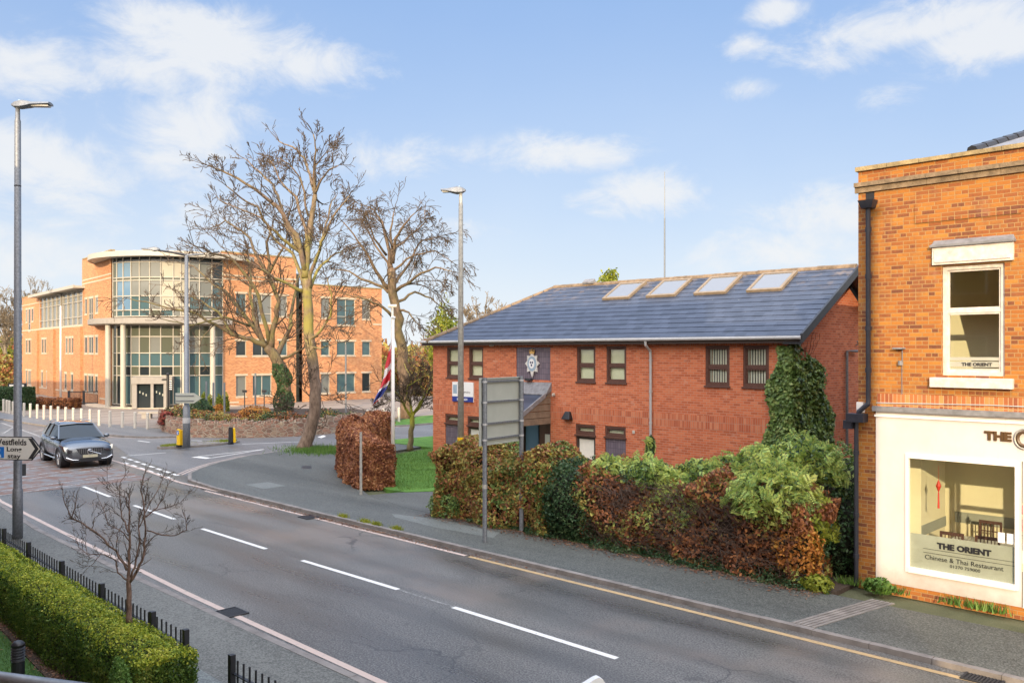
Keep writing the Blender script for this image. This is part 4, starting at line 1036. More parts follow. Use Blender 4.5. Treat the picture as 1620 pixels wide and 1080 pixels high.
b = MB(); b.hexa([(-4.35, VS + .95, 3.05), (-2.7, VS + .95, 1.5), (-2.7, VS + 2.6, 1.5), (-4.35, VS + 2.6, 3.05)], [(-4.35, VS + .95, 3.08), (-2.7, VS + .95, 1.95), (-2.7, VS + 2.6, 1.95), (-4.35, VS + 2.6, 3.08)])
b.box(-4.08, -4.0, VS + 1.7, VS + 1.78, .16, 3.09)
part('staircase', b, M['dim_grey'], rb)
for (x, y_, z0, s_) in ((-5.5, VS + .5, 1.95, 1.0), (-3.86 - .22, VS + .45, 1.7, .9)):
    lt = thing('red_hanging', 'red paper hanging with long tassel, left side of the shop window' if x < -5 else 'red paper hanging at the right edge of the shop window', 'ornament', (x, y_, z0))
    M.setdefault('red_paper', simple('red_paper', (.65, .04, .02), .5, var=.1))
    part('diamond', MB().tube([(x, y_, z0 + .24 * s_), (x, y_, z0 + .12 * s_), (x, y_, z0)], [.004, .05, .004], 6), M['red_paper'], lt)
    part('tassel', MB().tube([(x, y_, z0), (x, y_, z0 - .3 * s_)], [.012, .02], 6), M['red_paper'], lt)
    part('cord', MB().tube([(x, y_, z0 + .24 * s_), (x, y_, z0 + .5 * s_)], .003, 4), M['red_paper'], lt)
def chair(x, y, rz, label):
    t = thing('dining_chair', label, 'chair', (x, y, .16), 'chairs in the restaurant window')
    ca, sa = math.cos(rz), math.sin(rz)
    def T(b):
        b.v = [(x + px * ca - py * sa, y + px * sa + py * ca, pz + .16) for px, py, pz in b.v]; return b
    part('seat', T(MB().box(-.21, .21, -.2, .2, .42, .47)), M['brown_wood'], t, bevel=.01)
    for sx in (-.19, .19):
        for sy in (-.18, .18): part('leg', T(MB().box(sx - .018, sx + .018, sy - .018, sy + .018, 0, .42)), M['brown_wood'], t)
    b = MB(); b.box(-.21, -.17, .17, .2, .47, 1.02); b.box(.17, .21, .17, .2, .47, 1.02); b.box(-.17, .17, .17, .2, .96, 1.02); b.box(-.17, .17, .175, .195, .6, .63); b.box(-.17, .17, .175, .195, .8, .82)
    for i in range(5): b.box(-.13 + i * .06, -.115 + i * .06, .178, .192, .63, .96)
    part('backrest', T(b), M['brown_wood'], t); return t
chair(-5.35, VS + .95, math.pi, 'nearest left dark slatted dining chair behind the shop window')
chair(-4.75, VS + 1.0, math.pi, 'nearest right dark slatted dining chair behind the shop window')
chair(-5.15, VS + 2.3, 0, 'far left dark slatted dining chair across the white table')
chair(-4.45, VS + 2.3, 0, 'far right dark slatted dining chair across the white table')
t = thing('dining_table', 'long dining table under a white cloth behind the shop window', 'table', (-4.95, VS + 1.65, .16))
part('tabletop', MB().box(-5.6, -4.2, VS + 1.3, VS + 2.0, .88, .91), M['pure_white'], t)
part('table_leg', MB().box(-5.5, -5.42, VS + 1.4, VS + 1.48, .16, .88), M['brown_wood'], t); part('table_leg', MB().box(-4.4, -4.32, VS + 1.8, VS + 1.88, .16, .88), M['brown_wood'], t)
part('tablecloth_drop', MB().box(-5.62, -4.18, VS + 1.28, VS + 1.295, .68, .91), M['pure_white'], t)
# rain goods on the left corner
b = MB(); px_ = -6.58
b.hexa([(px_ - .1, VS - .2, 7.35), (px_ + .1, VS - .2, 7.35), (px_ + .1, VS, 7.35), (px_ - .1, VS, 7.35)], [(px_ - .15, VS - .24, 7.5), (px_ + .15, VS - .24, 7.5), (px_ + .15, VS, 7.5), (px_ - .15, VS, 7.5)])
hop = part('rain_hopper', b, M['pipe_black'], rb)
b = MB(); b.box(-6.66, -6.5, VS - .011, VS - .001, 7.53, 7.7); part('outlet_hole', b, M['ink'], rb)
b = MB(); b.tube([(px_, VS - .1, 7.36), (px_, VS - .09, 3.7), (px_, VS - .1, 3.6), (-6.75, VS - .12, 3.44), (-6.78, VS - .12, 3.3)], .048, 8)
for z_ in (6.9, 6.0, 5.0, 4.2): b.cyl((px_, VS - .09), .062, z_, z_ + .09, 8)
part('downpipe', b, M['pipe_black'], rb)
b = MB(); b.box(-6.95, -6.62, VS - .25, VS, 3.24, 3.4); b.box(-7.02, -6.85, VS - .22, VS - .05, 3.1, 3.26); b.tube([(-6.8, VS - .12, 3.25), (-6.8, VS - .12, .1)], .045, 8)
for z_ in (2.6, 1.4, .6): b.cyl((-6.8, VS - .12), .058, z_, z_ + .08, 8)
part('lower_downpipe', b, M['pipe_black'], rb)
b = MB(); b.box(-6.81, -6.68, VS - .09, VS, 3.42, 3.62); part('white_meter_box', b, M['white_paint'], rb)
a, z_ = SF.hit(1424.5, 552); b = MB(); b.box(a - .09, a + .09, VS - .16, VS, z_, z_ + .03); b.box(a + .03, a + .045, VS - .02, VS, z_ - .25, z_); b.cyl((a + .03, VS - .08), .045, z_ - .3, z_ - .22, 8); b.tube([(a + .03, VS - .01, z_ - .3), (a + .03, VS - .01, 3.8)], .008, 4); part('wall_lamp_bracket', b, M['lead'], rb)
b = MB(); b.tube([(-6.45, VS - .03, 3.62), (-4.5, VS - .03, 3.66), (SR, VS - .03, 3.6)], .01, 5); part('cable', b, M['pipe_grey'], rb)
# ------------------------------------------------------------------ office building with the glazed corner
def cx2(X, Z): return CAMXZ(X, Z)[:2]
C0 = cx2(-35.26, 73.0); CL = cx2(-55.9, 97.4)
LW = FR(C0, CL - C0); LL = np.linalg.norm(CL - C0)
E0 = cx2(-24.1, 71.2); E1 = cx2(-12.7, 83.0)
RW = FR(E0, E1 - E0); RLn = RW.hit(604, 600)[0]
RC = np.array([-29.0, 75.0])                       # rotunda centre in camera X,Z
def rpt(th, r): return cx2(RC[0] + r * math.sin(th), RC[1] - r * math.cos(th))
def rth(px, r):                                    # angle on the circle seen in photo column px
    best = None
    for i in range(-1000, 1001):
        th = i / 1000 * 1.62; X = RC[0] + r * math.sin(th); Z = RC[1] - r * math.cos(th)
        e = abs(CX + FPX * X / Z - px) + 0.4 * max(0, abs(th) - 1.5)
        if best is None or e < best[0]: best = (e, th)
    return best[1]
of = thing('office_building', 'large three storey orange brick council offices with curved glazed corner and flat canopies', 'building', (*C0, 0))
TOPT, TOPW, TOPR = 12.9, 10.7, 10.65
s31 = LW.hit(131, 500)[0]; s62 = LW.hit(62.5, 500)[0]
lwin = []; rwin = []
def rect(fr, x0, x1, z0, z1):
    a = sorted([fr.hit(x0, 600)[0], fr.hit(x1, 600)[0]]); return (a[0], a[1], z0, z1)
for (x0, x1) in ((134, 138.5), (140.6, 148), (150.8, 155)): lwin.append(rect(LW, x0, x1, 4.45, 5.9))
for (x0, x1) in ((133.7, 137.7), (139.8, 148), (150.6, 154.6)): lwin.append(rect(LW, x0, x1, 1.05, 2.5))
for (x0, x1, zz) in ((134.5, 138, 7.95), (140.8, 147.5, 7.15), (151, 155.2, 7.95)): lwin.append(rect(LW, x0, x1, zz, 9.3))
for (x0, x1) in ((104, 107), (109, 112), (113.5, 116.8), (66, 69), (70.2, 73), (74.5, 77), (41, 43.6), (45, 48.6), (50, 53)): lwin.append(rect(LW, x0, x1, 4.45, 5.9))
for (x0, x1) in ((102.5, 105.5), (112.5, 116), (65.5, 68), (73.7, 76.7), (41, 43.3), (44.8, 48.8), (50.2, 52.8)): lwin.append(rect(LW, x0, x1, 1.0, 2.5))
for (x0, x1, zz) in ((41, 43.6, 7.9), (45, 48.4, 6.9), (50, 53, 7.9)): lwin.append(rect(LW, x0, x1, zz, 9.3))
for (x0, x1) in ((373.5, 390), (400, 430), (441, 455), (508, 522), (533, 562), (573, 586)):
    rwin.append(rect(RW, x0, x1, .8, 2.55)); rwin.append(rect(RW, x0, x1, 4.25, 5.55 if x0 > 395 else 5.5)); rwin.append(rect(RW, x0, x1, 7.1 if x0 in (400, 533) else 7.7, 9.5))
b = MB()
LW.wall(b, 0, s31, 0, TOPT, [o for o in lwin if o[1] < s31], depth=.15)
bays = [(s31 + .1, LW.hit(99, 500)[0]), (LW.hit(97, 500)[0] + .3, LW.hit(62.8, 500)[0])]
LW.wall(b, s31, s62, 0, 7.0, [o for o in lwin if s31 < o[0] < s62 and o[3] < 7], depth=.15)
LW.wall(b, s62, LL, 0, TOPW, [o for o in lwin if o[0] > s62], depth=.15)
LW.box(b, s31, s31 + .3, -9, -.01, 7.0, TOPT - .01); LW.box(b, s62 - .25, s62, -4, -.01, 7, TOPW - .01); LW.box(b, LL - .3, LL, -9, -.01, 0, TOPW - .01)
LW.box(b, .02, LL, -9, -8.7, 0, 10)
# short return from the tower corner to the glazing, and the reveal on the other side
g0 = rpt(rth(177, 6.2), 6.25); T2 = FR(C0, np.array(g0) - C0); tl = np.linalg.norm(np.array(g0) - C0)
T2.wall(b, 0, tl, 0, TOPT, [], 0)
RW.wall(b, 0, RW.hit(468.5, 500)[0], 0, TOPT, [o for o in rwin if o[1] < RW.hit(468, 500)[0]], depth=.15)
RW.wall(b, RW.hit(478, 500)[0], RLn, 0, TOPR, [o for o in rwin if o[0] > RW.hit(478, 500)[0]], depth=.15)
RW.box(b, RLn - .3, RLn, -14, -.01, 0, TOPR - .01); RW.box(b, RW.hit(468.5, 500)[0] - .3, RW.hit(468.5, 500)[0], -8, -.01, 0, TOPT - .01); RW.box(b, 0.02, RLn, -14, -13.8, 0, 10)
RW.box(b, 0, .3, -8, -.01, 7.2, TOPT - .01)
part('brick_wall', b, M['office_brick'], of)
for fr, a0, a1, zt in ((LW, 0, s31, TOPT), (T2, 0, tl, TOPT), (LW, s62, LL, TOPW), (RW, -.1, RW.hit(468.5, 500)[0], TOPT), (RW, RW.hit(478, 500)[0], RLn + .05, TOPR)):
    b = MB(); fr.box(b, a0, a1, -.3, .06, zt, zt + .1); part('parapet_coping', b, M['mossy_stone'], of)
def sband(fr, x0, x1, o1, z0, z1):
    b = MB(); fr.box(b, x0, x1, 0, o1, z0, z1); part('stone_band', b, M['band_stone'], of)
for z0 in (10.62, 10.95): sband(LW, 0, s31, .03, z0, z0 + .12); sband(T2, 0, tl, .03, z0, z0 + .12); sband(RW, 0, RW.hit(468.5, 500)[0], .03, z0, z0 + .12)
sband(LW, s31, LL, .04, 6.88, 7.02); sband(LW, s62, LL, .03, 9.75, 9.85)
sband(LW, s31 + .1, LL, .03, .75, .87); sband(T2, 0, tl, .03, .55, .68); sband(RW, 0, 1.4, .03, .25, .4); sband(RW, RW.hit(590, 500)[0], RLn, .03, 7.15, 7.3)
b = MB()
for (x0, x1) in ((120, 131), (78, 88), (53.5, 62)):
    a = sorted([LW.hit(x0, 600)[0], LW.hit(x1, 600)[0]]); LW.box(b, a[0], a[1], 0, .22, 0, 6.85)
part('pilasters', b, M['office_brick'], of)
def owin(fr, o, gm):
    a0, a1, z0, z1 = o
    b = MB(); f = .055 if a1 - a0 > .7 else .03; e_ = 0 if fr is RW else .1
    fr.box(b, a0, a0 + f, -.14 + e_, -.08 + e_, z0, z1); fr.box(b, a1 - f, a1, -.14 + e_, -.08 + e_, z0, z1); fr.box(b, a0 + f, a1 - f, -.14 + e_, -.08 + e_, z1 - f, z1); fr.box(b, a0 + f, a1 - f, -.14 + e_, -.08 + e_, z0, z0 + f)
    if a1 - a0 > 1.3:
        fr.box(b, (a0 + a1) / 2 - .03, (a0 + a1) / 2 + .03, -.14 + e_, -.08 + e_, z0 + f, z1 - f)
    if z1 - z0 > 2: fr.box(b, a0 + f, a1 - f, -.14 + e_, -.09 + e_, z0 + .75, z0 + .81)
    w_ = part('window', b, M['office_frame'], of)
    part('pane', MB() if 0 else (lambda q: (fr.box(q, a0, a1, -.145 + e_, -.141 + e_, z0, z1), q)[1])(MB()), gm, w_)
    b = MB(); fr.box(b, a0 - .05, a1 + .05, -.05, .04, z0 - .13, z0); part('sill', b, M['band_stone'], w_)
    b = MB(); fr.box(b, a0 - .12, a1 + .12, -.02, .025, z1, z1 + .16); part('lintel', b, M['band_stone'], w_)
random.seed(11)
for o in lwin: owin(LW, o, M[random.choice(['glass_dark', 'glass_dark', 'glass_teal', 'glass_grey' if o[2] > 7 else 'glass_dark'])])
for o in rwin: owin(RW, o, M[random.choice(['glass_teal', 'glass_teal', 'glass_grey', 'glass_dark'])])
# dark recessed slot between the two right hand blocks
b = MB(); sa0, sa1 = RW.hit(468.5, 500)[0], RW.hit(478, 500)[0]; RW.box(b, sa0, sa1, -.6, -.5, 0, 11.6); part('stair_glazing', b, M['glass_olive'], of)
b = MB()
for z0 in np.arange(.6, 11.5, 1.1): RW.box(b, sa0, sa1, -.5, -.47, z0, z0 + .06)
part('stair_transoms', b, M['dark_metal'], of)
# roof light bays over the left wing
for i, (a0, a1) in enumerate(bays):
    gb = MB(); fbx = MB(); n = 5 if i else 4
    LW.box(gb, a0, a1, -.12, -.1, 7.02, 10.25)
    by = part('roof_bay', gb, M['glass_grey'], of)
    for k in range(n + 1):
        x = a0 + (a1 - a0) * k / n; LW.box(fbx, x - .05, x + .05, -.1, .02, 7.02, 10.25)
    for z0 in (7.02, 7.75, 9.15, 9.7, 10.17): LW.box(fbx, a0, a1, -.08, .0, z0, z0 + .08)
    part('bay_frame', fbx, M['office_frame'], by)
    b = MB(); LW.box(b, a0 - .8, a1 + .9, -3, .9, 10.3, 10.5); LW.box(b, a0 - .8, a1 + .9, .84, .95, 10.28, 10.56); part('bay_canopy', b, M['office_frame'], by)
b = MB(); LW.box(b, s31, s62, -3.1, -3.0, 7, 10.3); part('bay_back', b, M['glass_dark'], of)
b = MB(); LW.box(b, s31, s62, -3.0, -.14, 6.9, 6.99); part('bay_floor', b, M['office_frame'], of)
# rotunda glazing: panes cell by cell, mullions and transoms
mull = [177.8, 184, 194, 206.5, 220, 236.4, 254, 274, 286, 299.5, 316, 335.7, 353]

TH = [rth(x, 6.2) for x in mull]
UPZ = [7.45, 7.95, 9.1, 10.35, 10.6, 11.85]; LOZ = [0.3, 2.65, 3.4, 4.47, 5.8, 6.75]
gm = ['glass_teal', 'glass_blue', 'glass_dark', 'glass_grey', 'glass_cream', 'glass_olive']
Mi = {g_: i for i, g_ in enumerate(gm)}
ucol = [['glass_olive', 'glass_olive', 'glass_olive', 'glass_olive'], ['glass_teal', 'glass_blue', 'glass_blue', 'glass_blue'], ['glass_teal', 'glass_blue', 'glass_blue', 'glass_blue'], ['glass_teal', 'glass_teal', 'glass_grey', 'glass_grey'], ['glass_teal', 'glass_teal', 'glass_grey', 'glass_grey'],
        ['glass_olive', 'glass_grey', 'glass_grey', 'glass_grey'], ['glass_teal', 'glass_cream', 'glass_cream', 'glass_cream'], ['glass_grey', 'glass_cream', 'glass_cream', 'glass_cream'], ['glass_cream'] * 4, ['glass_olive', 'glass_teal', 'glass_grey', 'glass_grey'], ['glass_olive', 'glass_teal', 'glass_grey', 'glass_grey'], ['glass_dark', 'glass_teal', 'glass_teal', 'glass_dark']]
lcol = [['glass_olive'] * 5, ['glass_dark', 'glass_olive', 'glass_dark', 'glass_olive', 'glass_dark']] + [['glass_teal', 'glass_dark', 'glass_teal', 'glass_olive', 'glass_olive'], ['glass_teal', 'glass_olive', 'glass_teal', 'glass_grey', 'glass_olive']] * 5
lcol = lcol[:12]
gb = MB(); gl2 = MB()
def cell(t0, t1, z0, z1, c):
    gb = gl2 if z1 < 7 else globals()['gb']
    gb.cm = Mi[c]; p, q = rpt(t0, 6.12), rpt(t1, 6.12); gb.quad((*p, z0), (*q, z0), (*q, z1), (*p, z1))
for i in range(12):
    rows_ = [(7.45, 7.95), (7.95, 9.1), (9.1, 10.35), (10.6, 11.85)]
    for j, (z0, z1) in enumerate(rows_): cell(TH[i], TH[i + 1], z0, z1, ucol[i][j])
    cell(TH[i], TH[i + 1], 10.35, 10.6, 'glass_olive'); cell(TH[i], TH[i + 1], 11.85, 12.3, 'glass_dark')
    for j in range(5): cell(TH[i], TH[i + 1], LOZ[j], LOZ[j + 1], lcol[i][j])
part('upper_glazing', gb, [M[g_] for g_ in gm], of); part('lower_glazing', gl2, [M[g_] for g_ in gm], of)
b = MB()
def arcbar(b, r0, r1, z0, z1, ths):
    for i in range(len(ths) - 1):
        a, c = rpt(ths[i], r0), rpt(ths[i + 1], r0); d_, e = rpt(ths[i], r1), rpt(ths[i + 1], r1)
        r = [d_, e, c, a]; b.hexa([(*p, z0) for p in r], [(*p, z1) for p in r])
for x in mull + [245, 186]:
    th = rth(x, 6.2) if x < 240 or x > 250 else rth(245, 6.2)
    if x in (245, 186): continue
    p = rpt(th, 6.15)
    b.cyl(p, .05, .3, 6.75, 6); b.cyl(p, .05, 7.45, 12.3, 6)
fine = list(np.linspace(TH[0], TH[-1], 22))
for z0 in (7.42, 7.93, 9.07, 10.33, 10.57, 11.83, .28, 2.62, 3.38, 4.45, 5.78, 6.7): arcbar(b, 6.13, 6.2, z0, z0 + .075, fine)
part('glazing_frame', b, M['office_frame'], of)
b = MB(); ths = list(np.linspace(-1.75, 1.25, 26)); arcbar(b, 4.0, 7.4, 12.25, 12.36, ths); arcbar(b, 7.3, 7.45, 12.2, 12.62, ths); arcbar(b, 3.0, 7.3, 12.36, 12.5, ths)
part('upper_canopy', b, M['office_frame'], of)
b = MB(); ths = list(np.linspace(-1.95, .92, 26)); arcbar(b, 5.9, 7.35, 6.8, 7.3, ths); arcbar(b, 7.35, 7.45, 6.85, 7.25, ths)
part('lower_canopy', b, M['concrete'], of)
for x, r in ((170.8, 6.95), (194.8, 6.9), (292, 6.9), (336.5, 6.9)):
    p = rpt(rth(x, r), r); part('column', MB().cyl(p, .21, 0.06, 6.8, 16), M['office_frame'], of, smooth=False)
b = MB(); ths = list(np.linspace(-1.7, 1.0, 20)); arcbar(b, .1, 7.6, .04, .14, ths); part('entrance_plinth', b, M['band_stone'], of)
# entrance porch
pz = 67.2
def CA(x, Z): return CAMXZ((x - CX) / FPX * Z, Z)[:2]
EP = FR(CA(208, pz), CA(273, pz + .7) - CA(208, pz)); 
def ex(x): return EP.hit(x, 600)[0]
b = MB(); EP.box(b, ex(207.5), ex(272), -2.5, 0, 2.05, 2.6); EP.box(b, ex(208.5), ex(216), -2.0, -.05, .1, 2.05); EP.box(b, ex(238), ex(242.5), -.6, -.05, .1, 2.05); EP.box(b, ex(258.5), ex(265), -2, -.05, .1, 2.05)
ep = part('entrance_porch', b, M['concrete'], of)
for (x0, x1) in ((216, 238), (242.5, 258.5)):
    b = MB(); EP.box(b, ex(x0), ex(x1), -.4, -.36, .1, 2.05); d_ = part('entrance_door', b, M['glass_dark'], of)
    for k in range(3):
        b = MB(); xx = x0 + 3 + k * 5; EP.box(b, ex(xx), ex(xx + 1.8), -.355, -.35, 1.3 - .12 * k, 1.48 - .12 * k); part('door_notice', b, M['sign_back'], d_)
# flat roofs so nothing is hollow from above
b = MB(); LW.box(b, .1, s31 + .2, -9, -.1, 12.3, 12.4); LW.box(b, s62, LL, -9, -.1, 10.2, 10.3); RW.box(b, .1, sa0, -14, -.1, 12.3, 12.4); RW.box(b, sa1, RLn, -14, -.1, 10.2, 10.3); LW.box(b, s31, s62, -9, -3.1, 10.2, 10.3)
part('flat_roof', b, M['lead'], of)
# ------------------------------------------------------------------ apartment block the picture is taken from (unseen, stepped heights shaped to cast the street's shade)
ab = thing('apartment_block', 'brick apartment block behind the near garden on this side of the road', 'building', (-20, -1, 0))
BLK = [(-33.0, -9.0, 11.0), (-9.0, 1.6, 13.7), (1.6, 5.0, 12.5)]
b = MB()
for (x0, x1, h) in BLK: b.box(x0, x1 - .001, -12, -0.7, 0, h)
part('brick_wall', b, M['flat_brick'], ab)
b = MB()
for (x0, x1, h) in BLK: b.box(x0 + .01, x1 - .02, -12.1, -.5, h, h + .2)
part('parapet', b, M['concrete'], ab)
for i in range(12):
    for z0 in (.9, 3.9, 6.7):
        x = -31.5 + i * 3.0
        if abs(x + .6) < 1.8 and z0 == 3.9: continue
        b = MB(); b.box(x, x + 1.2, -.72, -.66, z0, z0 + 1.3); ww = part('window', b, M['white_paint'], ab)
        b = MB(); b.box(x + .07, x + 1.13, -.68, -.65, z0 + .07, z0 + 1.23); part('pane', b, M['glass_dark'], ww)
ab = thing('added_terrace', 'unseen brick terrace added along this side of the road to cast shade', 'building', (-80, -1, 0))
part('brick_wall', MB().box(-100, -52, -9, -1.5, 0, 11.0), M['flat_brick'], ab)  # terrace out of view, added to shade the far road and forecourt
b = MB(); b.add([(-100.3, -9.3, 11.0), (-51.7, -9.3, 11.0), (-51.7, -1.2, 11.0), (-100.3, -1.2, 11.0), (-100.3, -5.2, 12.2), (-51.7, -5.2, 12.2)], [(3, 2, 5, 4), (1, 0, 4, 5), (0, 3, 4), (2, 1, 5), (3, 0, 1, 2)]); part('roof', b, M['roof_tile'], ab)
# balcony rail of that block, its top just in the corner of the view
p0, p1 = AT(-30, 1066, 2.0), AT(100, 1083, 2.0)
t = thing('balcony_rail', 'grey balcony handrail crossing the bottom left corner', 'railing', (p0[0], p0[1], 2.9))
q0 = p0 - (p1 - p0) * 1.5; q1 = p1 + (p1 - p0) * .6
part('handrail', MB().tube([q0, q1], .012, 10), M['galv'], t, smooth=True)
b = MB()
for k in range(8):
    p = q0 + (q1 - q0) * (k + .5) / 8; b.tube([p, p - np.array([0, 0, .9])], .006, 6)
part('balusters', b, M['galv'], t)

# ------------------------------------------------------------------ lamp columns
def lamp_head(t, cx, cy, z, ang, L=.62):
    """flat LED lantern reaching along ang from the column top"""
    b = MB(); ca, sa = math.cos(ang), math.sin(ang)
    prof = [(-.14, .04, .025), (-.05, .1, .09), (.1, .14, .12), (.26, .15, .085), (.36, .16, .05), (L, .15, .035)]
    vs = []; 
    for (x, w_, h_) in prof:
        for (sy, sz) in ((-1, -.6), (-.75, .6), (0, 1), (.75, .6), (1, -.6), (0, -1)):
            y = w_ * sy; zz = h_ * sz + x * .04
            vs.append((cx + x * ca - y * sa, cy + x * sa + y * ca, z + zz))
    n = 6; fs = [(i * n + j, i * n + (j + 1) % n, (i + 1) * n + (j + 1) % n, (i + 1) * n + j) for i in range(len(prof) - 1) for j in range(n)]
    fs += [tuple(range(n - 1, -1, -1)), tuple((len(prof) - 1) * n + j for j in range(n))]
    b.add(vs, fs); hd = part('lamp_head', b, M['galv'], t, smooth=False)
    M.setdefault('led', simple('led', (.5, .5, .48), .3))
    b = MB(); 
    q = [(cx + x * ca - y * sa, cy + x * sa + y * ca) for x, y in ((.34, -.09), (L - .03, -.09), (L - .03, .09), (.34, .09))]
    b.hexa([(*p, z - .052 + .01) for p in q], [(*p, z - .03 + .01) for p in q]); part('led_panel', b, M['led'], hd)
    b = MB(); b.ball((cx + .04 * ca, cy + .04 * sa, z + .095), .035, 8, 5); part('photocell', b, M['badge_blue'], hd)
camr = math.atan2(RT[1], RT[0])
p = G(28, 851, .075)
t = thing('street_lamp', 'tall grey galvanised lamp column on the near footway carrying the Westfields direction sign', 'street lamp', p)
tz = H + (556 - 178) / 1350 * 21.2
part('column', MB().tube([(p[0], p[1], .07), (p[0], p[1], 1.25), (p[0], p[1], 1.3), (p[0], p[1], tz - .35), (p[0], p[1], tz - .3), (p[0], p[1], tz)], [.115, .115, .095, .07, .055, .05], 16), M['galv'], t, smooth=True)
lamp_head(t, p[0], p[1], tz + .05, camr + .06, .78)
part('band_clip', MB().cyl(p, .1, 1.0, 1.06, 16).cyl(p, .078, 8.6, 8.63, 16), M['dark_metal'], t)
LP1 = p
p = CAMXZ((729 - CX) / FPX * 23.9, 23.9)
t = thing('street_lamp', 'slim lamp column rising behind the left end of the mixed hedge', 'street lamp', p)
tz = H + (556 - 304) / 1350 * 23.9
part('column', MB().tube([(p[0], p[1], .05), (p[0], p[1], tz - .35), (p[0], p[1], tz - .3), (p[0], p[1], tz)], [.1, .062, .05, .045], 14), M['galv_warm'], t, smooth=True)
part('yellow_sleeve', MB().cyl(p, .1, 1.95, 2.2, 14), M['yellow_plastic'], t)
lamp_head(t, p[0], p[1], tz + .05, camr + math.pi - .15, .55)
p = G(295, 711)
t = thing('street_lamp', 'lamp column with long bracket arm standing on the junction island', 'street lamp', p)
Z3 = 40.1; tz = H + (556 - 404) / 1350 * Z3
part('column', MB().tube([(p[0], p[1], .1), (p[0], p[1], 2.0), (p[0], p[1], 2.05), (p[0], p[1], tz)], [.17, .16, .12, .08], 14), M['galv'], t, smooth=True)
part('white_band', MB().cyl(p, .172, 1.25, 1.5, 14), M['pipe_grey'], t)
e0 = np.array([p[0], p[1], tz]); e1 = AT(250, 396, Z3 - .3)
part('bracket_arm', MB().tube([e0, e0 + (e1 - e0) * .5 + np.array([0, 0, .02]), e1], [.06, .05, .045], 8), M['dark_metal'], t)
part('bracket_stub', MB().tube([e0, AT(322, 402, Z3 + .2)], [.05, .04], 8), M['galv'], t)
lamp_head(t, e1[0] - RT[0] * .05, e1[1] - RT[1] * .05, e1[2] + .06, camr + math.pi, .7)
bk = MB(); q = AT(278, 621, Z3 - .25)
t2 = thing('direction_sign', 'grey back of a pointed direction sign clamped to the island lamp column', 'sign', AT(297, 630, Z3))
def facing(p, u_px, w_px, Z, fwd=0.0):
    pass
FS = FR(AT(278, 630, Z3 - .3)[:2], RT[:2]); a0 = 0; a1 = (307 - 278) / FPX * Z3; at = (319 - 278) / FPX * Z3
z0, z1 = H - (637 - 556) / FPX * Z3, H - (621 - 556) / FPX * Z3
n_ = 5; pts = [(a0, z0), (a1, z0), (at, (z0 + z1) / 2), (a1, z1), (a0, z1)]
b = MB(); b.add([FS.P(a, 0, z) for a, z in pts] + [FS.P(a, .03, z) for a, z in pts], [tuple(range(5)), tuple(range(9, 4, -1))] + [(i, 5 + i, 5 + (i + 1) % 5, (i + 1) % 5) for i in range(5)])
part('sign_plate', b, M['sign_back'], t2)
b = MB(); FS.box(b, a0, a1, .03, .06, z0 + .1, z0 + .14); FS.box(b, a0, a1, .03, .06, z1 - .14, z1 - .1); part('sign_rails', b, M['galv'], t2)
# white lamp column far behind the flag, in front of the fan shaped tree
p = CAMXZ((621 - CX) / FPX * 46, 46)
t = thing('street_lamp', 'pale lamp post standing behind the flagpole beside the fan shaped tree', 'street lamp', p)
part('column', MB().tube([(p[0], p[1], 0), (p[0], p[1], H + (556 - 486) / FPX * 46)], [.1, .07], 10), M['galv_warm'], t, smooth=True)
part('lamp_head', MB().tube([(p[0] - .16, p[1] - .16, H + (556 - 484) / FPX * 46), (p[0] + .16, p[1] + .16, H + (556 - 484) / FPX * 46)], [.09, .09], 8), M['bone'], t)

# ------------------------------------------------------------------ direction sign on the near lamp column
Zs = 20.45
DF = FR(AT(-30, 700, Zs)[:2], (AT(72, 700, Zs - .25) - AT(-30, 700, Zs))[:2])
def dh(x, y): return DF.hit(x, y)
t = thing('direction_sign', 'white arrow sign reading Westfields Long stay on the tall lamp column', 'sign', AT(28, 708, Zs))
zt, zb_ = dh(28, 689.5)[1], dh(28, 726.5)[1]
aL, aR, aT = dh(-60, 700)[0], dh(56, 700)[0], dh(71, 700)[0]
def pent(o, m):
    return [(aL + m, zb_ + m), (aR - m * .5, zb_ + m), (aT - m * 1.3, (zt + zb_) / 2), (aR - m * .5, zt - m), (aL + m, zt - m)]
def pplate(b, pts, o0, o1):
    n = len(pts); b.add([DF.P(a, o0, z) for a, z in pts] + [DF.P(a, o1, z) for a, z in pts], [tuple(range(n)), tuple(range(2 * n - 1, n - 1, -1))] + [(i, n + i, n + (i + 1) % n, (i + 1) % n) for i in range(n)])
b = MB(); pplate(b, pent(0, 0), 0.10, .125); part('sign_border', b, M['ink'], t)
b = MB(); pplate(b, pent(0, .02), .1255, .128); sp = part('sign_face', b, M['sign_white'], t)
b = MB(); xa, xb, xc = dh(50.5, 700)[0], dh(61.5, 700)[0], dh(67.5, 700)[0]; zm = (zt + zb_) / 2; hh = (zt - zb_) / 2 - .035; w5 = .1
pplate(b, [(xa, zm - hh), (xa + w5, zm - hh), (xc - .005, zm), (xa + w5, zm + hh), (xa, zm + hh), (xb - .005, zm)], .1285, .13); part('chevron', b, M['dark_metal'], sp)
text_obj('lettering', 'Westfields', .2, DF, dh(-3.5, 700)[0], zt - .195, .13, M['ink'], sp, ext=.0015, bold=.004, width=dh(48, 700)[0] - dh(-3.5, 700)[0])
text_obj('lettering', 'Long', .145, DF, dh(17, 700)[0], zt - .345, .13, M['ink'], sp, ext=.0015, bold=.003, width=dh(40.5, 700)[0] - dh(17, 700)[0])
text_obj('lettering', 'stay', .145, DF, dh(18.5, 700)[0], zt - .505, .13, M['ink'], sp, ext=.0015, bold=.003, width=dh(39, 700)[0] - dh(18.5, 700)[0])
